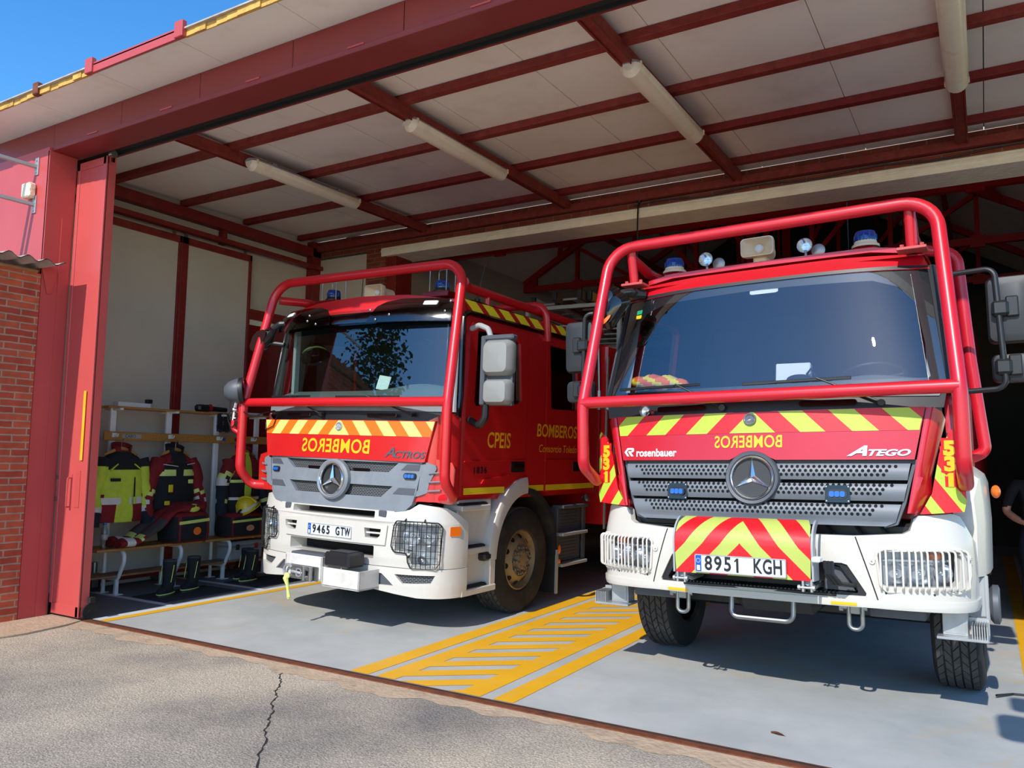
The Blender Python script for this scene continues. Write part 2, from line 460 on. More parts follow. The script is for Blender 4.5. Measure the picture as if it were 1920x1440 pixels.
        for f in bm.faces:
            if f.calc_area() < 1e-10: continue
            ids = [p.index for p in f.verts]
            if f.normal.z < 0: ids = ids[::-1]
            F.append(ids)
            c = f.calc_center_median()
            MI.append(matfn(c.x, c.y) if matfn else mi)
        E = {}
        for f in F:
            for a, b in zip(f, f[1:]+f[:1]): E[(a, b)] = 1
        bnd = [(a, b) for (a, b) in E if (b, a) not in E]
        bm.free()
        fmap = fmap or (lambda u, v, t: (u, t, v))
        front = [fmap(u, v, 0.0) for u, v in V2]
        n = len(front)
        if thick:
            back = [fmap(u, v, thick) for u, v in V2]
            fs = list(F)+[tuple(i+n for i in f[::-1]) for f in F]+[(b, a, a+n, b+n) for a, b in bnd]
            rimi = (mi if rim is None else rim)
            return s.add(front+back, fs, MI+MI+[rimi]*len(bnd))
        return s.add(front, F, MI)
    def text(s, body, size, fmap, mi=0, sx=1.0, align='CENTER', bold=0.0, mirror=False, depth=0.0, shear=0.0, spacing=1.0):
        cu = bpy.data.curves.new('t', 'FONT'); cu.body = body; cu.size = size; cu.align_x = align; cu.align_y = 'CENTER'
        cu.offset = bold; cu.shear = shear; cu.space_character = spacing; cu.resolution_u = 4
        ob = bpy.data.objects.new('t', cu); COL.objects.link(ob)
        dg = bpy.context.evaluated_depsgraph_get(); dg.update()
        me = bpy.data.meshes.new_from_object(ob.evaluated_get(dg))
        bpy.data.objects.remove(ob); bpy.data.curves.remove(cu)
        k = -1 if mirror else 1
        bm = bmesh.new(); bm.from_mesh(me); bpy.data.meshes.remove(me)
        vs = [fmap(p.co.x*sx*k, p.co.y, 0.0) for p in bm.verts]
        bm.verts.index_update()
        fs = [[p.index for p in f.verts] for f in bm.faces]
        bm.free()
        return s.add(vs, fs, mi)
    def chars(s, body, size, fmap, pitch, sx=1.0, bold=0.0, w=None):
        """evenly pitched characters; the figure 1 gets a flag"""
        n = len(body)
        for i, ch in enumerate(body):
            if ch == ' ': continue
            ox = (i-(n-1)/2)*pitch
            if ch == '1':
                t = size*.05+bold; h = size*.36
                pts = [(-t, -h), (t, -h), (t, h), (-t*.6, h), (-size*.19, h*.62), (-size*.16, h*.42), (-t, h*.62)]
                s.sheet([(a*sx+ox, b-size*.0) for a, b in pts], fmap=lambda u, v, t_: fmap(u, v, 0))
            else:
                s.text(ch, size, lambda u, v, t_: fmap(u+ox, v, 0), sx=sx*(.80 if ch in 'GHKTC' else .70 if ch == 'W' else 1), bold=bold)
        return s
    def build(s, name, mats, parent=None, smooth=35, loc=None):
        me = bpy.data.meshes.new(name)
        me.from_pydata(s.v, [], s.f)
        if not isinstance(mats, (list, tuple)): mats = [mats]
        for m in mats: me.materials.append(MATS[m] if isinstance(m, str) else m)
        if len(mats) > 1:
            me.polygons.foreach_set('material_index', s.m)
        bm = bmesh.new(); bm.from_mesh(me)
        bmesh.ops.remove_doubles(bm, verts=bm.verts[:], dist=2e-5)
        bmesh.ops.recalc_face_normals(bm, faces=bm.faces[:])
        bm.to_mesh(me); bm.free()
        if smooth:
            me.polygons.foreach_set('use_smooth', [True]*len(me.polygons))
            me.set_sharp_from_angle(angle=R(smooth))
        me.update()
        ob = bpy.data.objects.new(name, me)
        COL.objects.link(ob)
        if parent: ob.parent = parent
        if loc: ob.location = loc
        return ob
def tag(o, label=None, cat=None, group=None, kind=None):
    if label: o['label'] = label
    if cat: o['category'] = cat
    if group: o['group'] = group
    if kind: o['kind'] = kind
    return o
def thing(name, label, cat, loc=(0, 0, 0), rot=(0, 0, 0), group=None):
    o = bpy.data.objects.new(name, None); COL.objects.link(o)
    o.location = loc; o.rotation_euler = rot; o.empty_display_size = 0.2
    return tag(o, label, cat, group)
def struct(name, g, mats, smooth=35):
    return tag(g.build(name, mats, None, smooth), kind='structure')
def rr(x0, x1, z0, z1, r, n=5):
    """rounded rectangle outline, r one radius or four (bl, br, tr, tl)"""
    if not isinstance(r, (list, tuple)): r = (r,)*4
    out = []
    for (cx, cz, a0, rad) in ((x0+r[0], z0+r[0], PI, r[0]), (x1-r[1], z0+r[1], 1.5*PI, r[1]), (x1-r[2], z1-r[2], 0, r[2]), (x0+r[3], z1-r[3], .5*PI, r[3])):
        if rad < 1e-5: out.append((cx, cz)); continue
        for i in range(n+1):
            a = a0+PI/2*i/n; out.append((cx+rad*math.cos(a), cz+rad*math.sin(a)))
    return out
def circ(cx, cz, r, n=28, rz=None):
    rz = rz or r
    return [(cx+r*math.cos(2*PI*i/n), cz+rz*math.sin(2*PI*i/n)) for i in range(n)]
def fillet(pts, r, n=6, closed=False):
    P = [Vector(p) for p in pts]; m = len(P); out = []
    for i in range(m):
        if not closed and i in (0, m-1): out.append(P[i]); continue
        a, b, c = P[i-1], P[i], P[(i+1) % m]
        u = (a-b); w = (c-b); lu, lw = u.length, w.length
        u.normalize(); w.normalize()
        ang = u.angle(w)
        rad = r[i] if isinstance(r, (list, tuple)) else r
        d = min(rad/math.tan(ang/2), lu*.49, lw*.49)
        rad2 = d*math.tan(ang/2)
        if rad2 < 1e-4 or ang > PI-.02: out.append(b); continue
        bis = (u+w).normalized(); ctr = b+bis*(rad2/math.sin(ang/2))
        p0 = b+u*d; p1 = b+w*d
        v0 = p0-ctr; v1 = p1-ctr; tot = v0.angle(v1)
        ax = v0.cross(v1).normalized()
        for k in range(n+1): out.append(ctr+Matrix.Rotation(tot*k/n, 3, ax) @ v0)
    return out
def lerp(a, b, t): return a+(b-a)*t
def pw(x, tab):
    """piecewise linear"""
    if x <= tab[0][0]: return tab[0][1]
    for (a, fa), (b, fb) in zip(tab, tab[1:]):
        if x <= b: return fa+(fb-fa)*(x-a)/(b-a)
    return tab[-1][1]
def copy_tree(o, parent=None):
    c = o.copy(); COL.objects.link(c); c.parent = parent
    for ch in list(o.children): copy_tree(ch, c)
    return c
def frange(a, b, n): return [a+(b-a)*i/n for i in range(n+1)]
# ================================================================ SETTING
ZC = 4.85
TS = math.tan(R(1.293))
def cz(y): return ZC+TS*y
XR = 9.6          # how far the front runs to the right
# ground outside
g = G(); g.box(-14, 22, -30, -0.02, -0.3, -0.012)
struct('ground', g, 'asphalt')
g = G(); g.box(-14, 22, -32, -5.6, -.3, -.004); struct('yard', g, 'bounce_concrete')  # pale slab added behind the camera to bounce light indoors
g = G()
n = 60
def apron(u, v):
    x = -0.62+u*(XR+.62)
    wob = .05*math.sin(x*2.3)+.035*math.sin(x*7.1+1)+.03*math.sin(x*17)
    return V(x, -0.03-v*(.17+wob), -0.004-.006*v)
g.grid(apron, 120, 4)
struct('trim_3', g, 'concrete_apron')
# raised kerb patch in front of the brick wall
g = G()
g.sheet([(-.62, -2.2), (-.28, -2.1), (-.02, -1.1), (.02, -.62), (-.05, -.2), (-.12, -.03), (-.62, -.03)], fmap=lambda u, v, t: (u, v, .004-t), thick=.06)
struct('trim_4', g, 'concrete_apron')
# long crack in the asphalt
g = G()
pts0 = [(2.76, -.24), (2.84, -.34), (2.95, -.42), (3.03, -.55), (3.13, -.63), (3.22, -.75), (3.36, -.88), (3.47, -1.0), (3.56, -1.11), (3.7, -1.24), (3.86, -1.42), (4.0, -1.58), (4.2, -1.84), (4.5, -2.1)]
pts = []
for a, b in zip(pts0, pts0[1:]):
    for t in (0, .25, .5, .75): pts.append((lerp(a[0], b[0], t), lerp(a[1], b[1], t)))
L, Rr = [], []
for i, (x, y) in enumerate(pts):
    w = .0032+.002*math.sin(i*2.1); jx = .010*math.sin(i*5.3); jy = .010*math.cos(i*3.7)
    L.append(V(x+jx-w, y+jy-w, -.0095)); Rr.append(V(x+jx+w, y+jy+w, -.0095))
for i in range(len(pts)-1): g.quad(L[i], L[i+1], Rr[i+1], Rr[i])
tag(g.build('trim_5', 'seam_dark'), kind='structure')
# floor with painted lines
g = G()
g.box(-1.8, XR, .045, 14.2, -0.3, 0.0, mi=0)
def rect(x0, x1, y0, y1, mi, z=.0025): g.quad((x0, y0, z), (x1, y0, z), (x1, y1, z), (x0, y1, z), mi)
rect(0.01, .125, .06, 9, 1)
rect(-.10, .01, .06, 9, 2)
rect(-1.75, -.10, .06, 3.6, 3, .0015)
rect(-1.75, -.10, .86, .94, 2)
rect(-1.75, -.10, 2.08, 2.16, 2)
rect(3.15, 3.325, .06, 9, 1)
rect(3.40, 3.57, .06, 9, 1)
rect(4.12, 4.30, .06, 9, 1)
rect(4.40, 4.555, .06, 9, 1)
def clipy(poly, y0):
    out = []
    for a, b in zip(poly, poly[1:]+poly[:1]):
        if a[1] >= y0: out.append(a)
        if (a[1] >= y0) != (b[1] >= y0):
            t = (y0-a[1])/(b[1]-a[1]); out.append((a[0]+t*(b[0]-a[0]), y0))
    return out
for k in range(-3, 26):           # slanted yellow bars between the two inner bands
    a0 = .158+.3235*k; a1 = a0+.182
    pl_ = clipy([(3.57, a0), (4.12, a0+.43), (4.12, a1+.43), (3.57, a1)], .06)
    if len(pl_) > 2: g.add([(x, y, .0025) for x, y in pl_], [tuple(range(len(pl_)))], 1)
rect(7.445, 7.60, .06, 12, 1)
rect(7.60, 7.66, .06, 12, 2)
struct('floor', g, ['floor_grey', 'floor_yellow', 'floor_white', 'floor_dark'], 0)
# rusty door rail let into the threshold
g = G()
g.box(-.14, XR, -.045, .047, -.06, .003, mi=0)
g.box(-.14, XR, .012, .030, .0, .0045, mi=1)
struct('trim_1', g, ['rust', 'seam_dark'])

# ---- roof panels (ceiling) with seams; they run on to the eave
g = G()
xs = [-1.9]+[-.30+1.092*k for k in range(10)]+[XR+1.2]
for a, b in zip(xs, xs[1:]):
    a2, b2 = a+.004, b-.004
    v = []
    for (x, y) in ((a2, -.76), (b2, -.76), (b2, 4.5), (a2, 4.5)):
        v.append(V(x, y, cz(y))); 
    t = [p+V(0, 0, .045) for p in v]
    g.add(v+t, [(3, 2, 1, 0), (4, 5, 6, 7), (0, 1, 5, 4), (1, 2, 6, 5), (2, 3, 7, 6), (3, 0, 4, 7)], 0)
g.add([V(-1.9, -.75, cz(-.75)+.03), V(XR, -.75, cz(-.75)+.03), V(XR, 4.5, cz(4.5)+.03), V(-1.9, 4.5, cz(4.5)+.03)], [(0, 1, 2, 3)], 1)
struct('ceiling', g, ['ceiling_panel', 'seam_dark'])
# edge of the roof: yellowed foam core, metal skin on top
def eave(x0, x1, m_, name, h0=-.002, h1=.05, y0=-.775):
    g = G(); N = max(2, int((x1-x0)/.12))
    for i in range(N):
        a, b = lerp(x0, x1, i/N), lerp(x0, x1, (i+1)/N)
        k = .008*math.sin(a*9)+.005*math.sin(a*23) if m_ == 'foam_edge' else 0
        g.box(a, b, y0+k, -.755, cz(-.76)+h0, cz(-.76)+h1)
    return struct(name, g, m_)
eave(-1.9, .72, 'foam_edge', 'trim_6')
eave(1.98, XR+1, 'foam_edge', 'trim_7')
g = G(); g.box(-1.9, XR+1, -.80, -.70, cz(-.76)+.05, cz(-.76)+.062); struct('trim_8', g, 'sheet_grey')
g = G()
g.box(.72, 1.98, -.80, -.782, cz(-.76)-.012, cz(-.76)+.075)
g.box(.70, .80, -.82, -.775, cz(-.76)-.015, cz(-.76)+.12, .005)
g.box(1.90, 2.0, -.82, -.775, cz(-.76)-.015, cz(-.76)+.12, .005)
struct('trim_9', g, 'sheet_red')
g = G()
for x in (-.1, 3.12): g.box(x-.04, x+.04, -.81, -.75, cz(-.76)-.01, cz(-.76)+.11, .01)
struct('trim_10', g, 'rust')

# ---- header beam over the door opening
g = G()
xs = [-3.2]+[-.64+1.107*k for k in range(10)]
for a, b in zip(xs, xs[1:]):
    g.box(a+.003, b-.003, -.315, -.29, 4.60, cz(-.3)-.002, .004)
g.box(-.66, XR, -.335, -.27, 4.556, 4.60, .004)      # folded lower edge
g.box(-.66, XR, -.30, -.05, 4.556, 4.575)           # soffit
g.box(-3.2, XR, -.30, -.285, 4.6, 4.8)
struct('trim_2', g, 'fascia_red')
g = G()
g.box(-.66, XR, -.05, .10, 4.60, 4.62)
g.box(-.66, XR, -.052, -.045, 4.556, 4.62)
g.box(-.66, XR, .075, .09, 4.57, 4.62)
struct('trim_11', g, 'seam_dark')
g = G()
for i in range(9):
    x = -.02+1.1*i; g.box(x, x+.16, -.343, -.33, 4.595, 4.608)
struct('trim_12', g, 'sheet_red')
# closing panel above the header, back side
g = G(); g.box(-1.8, XR, .09, .12, 4.575, cz(.1)); struct('trim_13', g, 'steel_red')

# ---- rafters, purlins
for x in (.43, 2.72, 4.90, 7.15, 9.4):
    g = G()
    a, b = V(x, .12, cz(.12)-.085), V(x, 4.46, cz(4.46)-.085)
    g.bar(a, b, .11, .012, mi=0); g.bar(a-V(0, 0, .06), b-V(0, 0, .06), .115, .012)
    g.bar(a-V(.03, 0, .03), b-V(.03, 0, .03), .008, .11); g.bar(a+V(.05, 0, -.03), b+V(.05, 0, -.03), .008, .12)
    g.bar(a-V(.05, 0, .0), b-V(.05, 0, .0), .008, .13)
    tag(g.build('rafter', 'old_red_beam'), 'long red steel rafter under the white roof panels', 'rafter', kind='structure')
for i, y in enumerate((.94, 1.99, 3.02, 4.06)):
    g = G()
    g.box(-1.75, XR, y-.045, y+.045, cz(y)-.075, cz(y)-.003, .004)
    tag(g.build('purlin', ['old_red_beam', 'old_red_beam', 'steel_red', 'steel_red'][i]), kind='structure')

# ---- left side of the lean-to
g = G(); g.box(-1.95, -1.80, -.28, 4.6, 0, cz(4.5)+.05)
struct('wall_left', g, 'wall_panel')
g = G()
g.box(-1.80, -1.66, .1, 4.45, 4.66, 4.80, .005); g.box(-1.72, -1.60, .1, 4.45, 4.46, 4.52, .005)
g.box(-1.78, -1.70, 2.6, 2.68, 4.46, 4.8)
struct('trim_14', g, 'steel_red')
for i, (y0, y1, mi) in enumerate(((.80, 1.95, 0), (1.95, 3.10, 0))):
    g = G()
    w = .10
    g.box(-1.74, -1.66, y0, y0+w, .06, 4.40, .004, 0); g.box(-1.74, -1.66, y1-.04, y1, .06, 4.40, .004, 0)
    g.box(-1.74, -1.66, y0, y1, 4.31, 4.40, .004, 0); g.box(-1.74, -1.66, y0, y1, .06, .16, .004, 0)
    g.box(-1.72, -1.69, y0+.05, y1-.02, .1, 4.35, 0, 1)
    for yy in (y0+.08, y1-.1):
        g.cyl((-1.72, yy, .055), (-1.68, yy, .055), .055, 14, 2)
        g.box(-1.71, -1.69, yy-.02, yy+.02, 4.38, 4.47, 0, 2)
    tag(g.build('door_%d' % (i+2), ['steel_red', 'wall_panel', 'steel']), kind='structure')
# back part of that wall: red lower door, pale panel above
g = G(); g.box(-1.80, -1.72, 3.12, 4.45, 0, 3.42); struct('wall_left_lower', g, 'dark_red_paint')
g = G(); g.box(-1.80, -1.74, 3.12, 4.45, 3.42, 3.50); struct('trim_15', g, 'lintel_white')
g = G(); g.box(-1.80, -1.68, 3.12, 4.45, 3.50, 3.64, .004); g.box(-1.80, -1.66, 4.28, 4.45, 0, 4.9, .004); struct('trim_16', g, 'steel_red')
# ---- the old back wall with its opening
YB = 4.45
g = G(); g.box(-1.8, -.69, YB, YB+.12, 0, 4.63); struct('wall_back_left', g, 'wall_panel')
g = G(); g.box(-.69, -.33, YB-.03, YB+.42, 0, 4.66); g.box(-1.8, XR, YB, YB+.30, 4.665, 4.93)
g.box(-.69, XR, YB-.03, YB+.02, 4.665, 4.74)
struct('wall_back', g, 'brick_in')
g = G(); g.box(-.33, -.16, YB+.02, YB+.40, 0, 4.545, .004); struct('trim_17', g, 'steel_red')
g = G(); g.box(-.40, XR, YB-.045, YB+.45, 4.54, 4.665, .006); g.box(-.40, XR, YB-.055, YB-.03, 4.60, 4.63, .004); struct('trim_18', g, 'lintel_white')
g = G(); g.box(-1.75, XR, YB-.10, YB-.005, 4.75, 4.84, .004); struct('trim_19', g, 'old_red_beam')
# cable along the brick with one loose end hanging down
g = G()
pts = [V(3.62+i*.25, YB-.05, 4.70+.02*math.sin(i*1.3)) for i in range(24)]
g.tube(pts, .008, 6)
g.tube([V(3.7, YB-.06, 4.76), V(3.69, YB-.07, 4.68), V(3.685, YB-.075, 4.5), V(3.68, YB-.07, 4.2), V(3.67, YB-.07, 3.6)], .010, 6)
g.ball((3.7, YB-.06, 4.77), .04, .03, .05, 8, 6)
tag(g.build('hanging_cable', 'black_wire'), 'black cable hanging from the brick wall above the doorway lintel', 'cable')
# ---- inner hall
XL2 = -.75
g = G(); g.box(XL2-.2, XL2, YB+.42, 14, 0, 5.16); struct('wall_inner', g, 'grey_wall')
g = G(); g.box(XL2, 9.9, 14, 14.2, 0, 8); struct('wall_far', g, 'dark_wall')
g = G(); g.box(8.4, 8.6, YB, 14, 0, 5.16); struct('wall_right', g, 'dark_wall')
g = G()
XM, ZR = 3.85, 5.16+.58*4.6
def roofz(x): return 5.16+.58*(x-XL2) if x < XM else 5.16+.58*(2*XM-XL2-x)
for (xa, xb) in ((XL2-.4, XM), (XM, 2*XM-XL2+.4)):
    p = [V(xa, YB, roofz(xa)), V(xb, YB, roofz(xb)), V(xb, 14.2, roofz(xb)), V(xa, 14.2, roofz(xa))]
    g.add(p+[q+V(0, 0, .12) for q in p], [(0, 1, 2, 3), (7, 6, 5, 4), (0, 4, 5, 1), (1, 5, 6, 2), (2, 6, 7, 3), (3, 7, 4, 0)])
struct('ceiling_inner', g, 'inner_roof')
g = G(); g.sheet([(-1.8, 4.93), (9.6, 4.93), (9.6, 5.3), (8.45, 5.3), (XM, roofz(XM)), (XL2, 5.3), (-1.8, 5.3)], fmap=lambda u, v, t: (u, YB+.1+t, v), thick=.15)
struct('wall_gable', g, 'grey_wall')
# roof trusses
def truss(y, name='roof_truss'):
    g = G(); w = .09
    zl = 4.99
    def B(a, b, w=.09): g.bar(V(a[0], y, a[1]), V(b[0], y, b[1]), w, w, up=(0, 1, 0))
    top = lambda x: roofz(x)-.12
    B((XL2, zl), (2*XM-XL2, zl), .11)
    B((XL2, zl+.12), (XM, top(XM)), .11); B((2*XM-XL2, zl+.12), (XM, top(XM)), .11)
    B((XM, zl), (XM, top(XM)), .16); B((XM-.16, zl), (XM-.16, top(XM-.16)), .05)
    for s in (-1, 1):
        for k in (1.0, 2.2, 3.4):
            B((XM+s*k, zl), (XM+s*k, top(XM+s*k)), .07)
        B((XM+s*.0, zl), (XM+s*1.0, top(XM+s)), .08); B((XM+s*1.0, zl), (XM+s*2.2, top(XM+s*2.2)), .07); B((XM+s*2.2, zl), (XM+s*3.4, top(XM+s*3.4)), .07)
        g.box(XM+s*3.4-.1, XM+s*3.4+.1, y-.03, y+.03, zl-.09, zl+.09)
        g.box(XM+s*2.2-.1, XM+s*2.2+.1, y-.03, y+.03, zl-.09, zl+.09)
    g.box(XL2, XL2+.3, y-.03, y+.03, zl-.06, zl+.2)
    tag(g.build(name, 'truss_red'), kind='structure')
for y in (6.4, 9.3, 12.2): truss(y)
g = G()
def onroof(x, y): return V(x, y, roofz(x)-.16)
for (a, b) in (((.2, 4.9), (3.4, 9.0)), ((3.0, 4.9), (.2, 9.0)), ((4.6, 4.9), (7.6, 9.0)), ((7.6, 4.9), (4.6, 9.0))):
    g.bar(onroof(*a), onroof(*b), .08, .08)
for x in (.9, 2.3, 5.4, 6.8): g.bar(onroof(x, 4.7), onroof(x, 14), .08, .1)
tag(g.build('roof_bracing', 'truss_red'), kind='structure')

# ---- left end of the front: sheet metal, jamb, brick wall
g = G()
g.box(-3.2, -.62, -.36, -.20, 0, 4.59)
struct('wall_front', g, 'sheet_red')
g = G()
g.box(-.64, -.612, -.36, -.08, 0, 4.556, .003)
g.box(-.612, -.606, -.20, -.10, 0, 3.9)
g.sheet([(-.36, 3.35), (-.30, 3.12), (-.26, 3.12), (-.22, 3.30), (-.22, 3.45), (-.36, 3.45)], fmap=lambda u, v, t: (-.606+t, u, v), thick=.004)
struct('trim_20', g, 'sheet_red')
g = G(); g.box(-.90, -.60, -4.2, -.37, -.02, 3.30); struct('wall_outside', g, 'brick')
# corrugated sheet lying on that wall
g = G()
N = 90
def corr(u, v):
    y = -4.3+u*(4.02); x = -1.3+v*.98
    return V(x, y, 3.375+.022*math.sin(y*2*PI/.17)+.02*v-.03*max(0, v-.6)+.012*math.sin(3*x+y))
g.grid(corr, 150, 8)
vs = [p for p in g.v]; o = len(vs)
g.grid(lambda u, v: corr(u, v)+V(0, 0, .008), 150, 8)
tag(g.build('corrugated_sheet', 'sheet_grey'), 'weathered corrugated metal sheet lying on top of the brick wall', 'roof sheet')
g = G()
g.box(-.78, -.58, -2.0, -.40, 3.30, 3.335, .01); tag(g.build('wooden_batten', 'old_wood'), 'rotten wooden batten under the corrugated sheet on the brick wall', 'batten')
# ---- sliding door leaf left open at the side
d1 = G()
d1.box(-.60, -.10, -.07, -.06, .03, 4.50, 0, 0)                # skin
for (x0, x1, z0, z1) in ((-.60, -.555, .03, 4.5), (-.16, -.105, .03, 4.5), (-.6, -.1, .03, .13), (-.6, -.1, 4.42, 4.5)):
    d1.box(x0, x1, -.08, -.015, z0, z1, .004, 0)
d1.box(-.112, -.10, -.085, .02, .03, 4.5, .003, 0)
door1 = struct('door_1', d1, 'door_red')
g = G(); g.box(-.235, -.195, -.0835, -.079, 1.50, 2.17); g.build('yellow_strip', 'floor_yellow', door1)
g = G()
g.tube(fillet([(-.36, -.07, 1.05), (-.36, -.115, 1.05), (-.36, -.115, 1.33), (-.36, -.07, 1.33)], .015), .008, 8)
g.box(-.30, -.22, -.075, -.0695, 1.05, 1.40)
g.box(-.37, -.35, -.075, -.0695, 1.02, 1.36)
g.build('handle', 'sheet_red', door1)
g = G(); g.cyl((-.59, -.09, 1.33), (-.59, -.05, 1.33), .02, 12); g.cyl((-.59, -.09, 1.12), (-.59, -.05, 1.12), .02, 12); g.build('bolt', 'steel', door1)
g = G(); g.cyl((-.13, .03, .075), (-.09, .03, .075), .075, 18); g.cyl((-.135, .03, .075), (-.085, .03, .075), .02, 10); g.box(-.13, -.05, .0, .05, .16, .21); g.build('wheel', ['rubber'], door1)
g = G(); g.cyl((-.13, -.02, 4.53), (-.08, -.02, 4.53), .035, 14); g.box(-.12, -.10, -.04, 0, 4.45, 4.6); g.build('roller', 'steel', door1)
# ---- brackets and switch box on the sheet metal
for k, z in enumerate((4.42, 4.03)):
    o = thing('wall_bracket', ['upper grey metal arm bolted to the red sheet metal wall', 'lower grey metal arm bolted to the red wall below the switch box'][k], 'bracket', (-.83, -.36, z), group=None)
    g = G(); g.bar(V(0, 0, 0), V(-.15, -1.25, .03), .045, .03); g.build('arm', 'silver_plastic', o)
    g = G(); g.box(-.02, .04, -.012, .0, -.09, .09, .002); g.cyl((.01, -.02, .06), (.01, 0, .06), .01, 8); g.cyl((.01, -.02, -.06), (.01, 0, -.06), .01, 8); g.build('base_plate', 'galvanised', o)
o = thing('junction_box', 'small cream junction box on the red wall between two brackets', 'junction box', (-.88, -.362, 4.17))
g = G(); g.box(-.07, .07, -.075, 0, -.075, .075, .012); g.build('housing', 'beige_plastic', o)
g = G()
for z in (-.04, .03): g.cyl((.07, -.04, z), (.085, -.04, z), .025, 12)
g.build('cable_entry', 'beige_plastic', o)

# ---- fluorescent fittings under the rafters
LT = ['fluorescent fitting on the leftmost rafter, nearest the open door leaf', 'fluorescent fitting on the second rafter, above the smaller truck', 'fluorescent fitting on the third rafter, above the space between the trucks', 'fluorescent fitting at top right, seen end-on above the right truck']
for i, x in enumerate((.57, 2.72, 4.93, 7.15)):
    y0, y1 = 1.08, 2.80
    o = thing('ceiling_light', LT[i], 'ceiling light', (x, (y0+y1)/2, cz(1.9)-.16), (R(1.29), 0, 0), 'fluorescent fittings under the roof')
    h = (y1-y0)/2
    g = G()
    rs = []
    for (y, k) in ((-h, .7), (-h+.04, 1), (h-.04, 1), (h, .7)):
        rs.append([V(.085*k*math.cos(PI*j/8), y, .045*k*math.sin(PI*j/8)) for j in range(9)])
    g.rings(rs); g.build('housing', 'silver_plastic', o)
    g = G(); rs = []
    for (y, k) in ((-h, .6), (-h+.05, 1), (h-.05, 1), (h, .6)):
        rs.append([V(.088*k*math.cos(-PI*j/10), y, .10*k*math.sin(-PI*j/10)) for j in range(11)])
    g.rings(rs, cap=True); g.build('diffuser', 'tube_cover', o)
    for y in (-h+.05, h-.05):
        g = G(); g.box(-.092, .092, y-.012, y+.012, -.03, .02, .004); g.build('end_clip', 'beige_plastic', o)
    for y in (-h*.6, h*.6):
        g = G(); g.box(-.02, .02, y-.03, y+.03, .03, .075); g.build('bracket', 'galvanised', o)
# ================================================================ TRUCK HELPERS
def path_fn(half):
    full = [(-x, y) for x, y in half[::-1][:-1]]+list(half)
    s = [0]
    for a, b in zip(full, full[1:]): s.append(s[-1]+math.hypot(b[0]-a[0], b[1]-a[1]))
    tot = s[-1]; s = [q-tot/2 for q in s]
    def fn(u):
        u = max(s[0], min(s[-1], u))
        for i in range(len(s)-1):
            if u <= s[i+1]:
                # smooth: Catmull-Rom
                t = (u-s[i])/(s[i+1]-s[i])
                p0 = full[max(0, i-1)]; p1 = full[i]; p2 = full[i+1]; p3 = full[min(len(full)-1, i+2)]
                def cr(a, b, c, d): return .5*((2*b)+(-a+c)*t+(2*a-5*b+4*c-d)*t*t+(-a+3*b-3*c+d)*t**3)
                x, y = cr(p0[0], p1[0], p2[0], p3[0]), cr(p0[1], p1[1], p2[1], p3[1])
                dx, dy = p2[0]-p1[0], p2[1]-p1[1]
                l = math.hypot(dx, dy)
                # blended normal (pointing outward/front)
                def nr(a, b):
                    q = math.hypot(b[0]-a[0], b[1]-a[1]) or 1
                    return ((b[1]-a[1])/q, -(b[0]-a[0])/q)
                n1 = nr(p0, p2); n2 = nr(p1, p3)
                nx, ny = n1[0]*(1-t)+n2[0]*t, n1[1]*(1-t)+n2[1]*t
                q = math.hypot(nx, ny) or 1
                return x, y, nx/q, ny/q
        return full[-1][0], full[-1][1], 1, 0
    fn.L = s[-1]
    return fn
def onpath(fn, off=0.0, lean=None):
    """(u,z,t) -> local point; off pushes outwards, t goes inwards; lean(z) adds to y"""
    def f(u, z, t):
        x, y, nx, ny = fn(u)
        k = off-t
        return V(x+nx*k, y+ny*k+(lean(z) if lean else 0), z)
    return f
def bulge(a, b, lean=0.0, z0=1.5, off=0.0):
    """slightly curved front panel: y = a + b x^2 + lean (z-z0)"""
    return lambda u, z, t: V(u, a+b*u*u+lean*(z-z0)-off+t, z)
def star(fm, c, r, parent, name='emblem'):
    """three-pointed star in a ring, on the surface fm"""
    e = G(); ds = r/.16
    rs = []
    N = 40
    for (ra, dep) in ((r*1.0, .0), (r*1.0, -.02*ds), (r*.93, -.032*ds), (r*.86, -.02*ds), (r*.86, 0)):
        rs.append([fm(c[0]+ra*math.cos(2*PI*i/N), c[1]+ra*math.sin(2*PI*i/N), dep) for i in range(N)])
    e.rings(rs, cap=False, closed=True)
    o = e.build(name, 'chrome', parent, 60)
    s = G()
    ctr = fm(c[0], c[1], -.032*ds)
    for k in range(3):
        a = PI/2+k*2*PI/3
        tip = fm(c[0]+r*.9*math.cos(a), c[1]+r*.9*math.sin(a), -.008*ds)
        l = fm(c[0]+r*.17*math.cos(a+PI/3), c[1]+r*.17*math.sin(a+PI/3), -.006*ds)
        q = fm(c[0]+r*.17*math.cos(a-PI/3), c[1]+r*.17*math.sin(a-PI/3), -.006*ds)
        tb = fm(c[0]+r*.9*math.cos(a), c[1]+r*.9*math.sin(a), .0)
        lb = fm(c[0]+r*.17*math.cos(a+PI/3), c[1]+r*.17*math.sin(a+PI/3), .0)
        qb = fm(c[0]+r*.17*math.cos(a-PI/3), c[1]+r*.17*math.sin(a-PI/3), .0)
        s.add([ctr, l, tip, q, lb, tb, qb], [(0, 2, 1), (0, 3, 2), (1, 2, 5, 4), (2, 3, 6, 5)])
    s.build('star', 'chrome', o, 10)
    return o
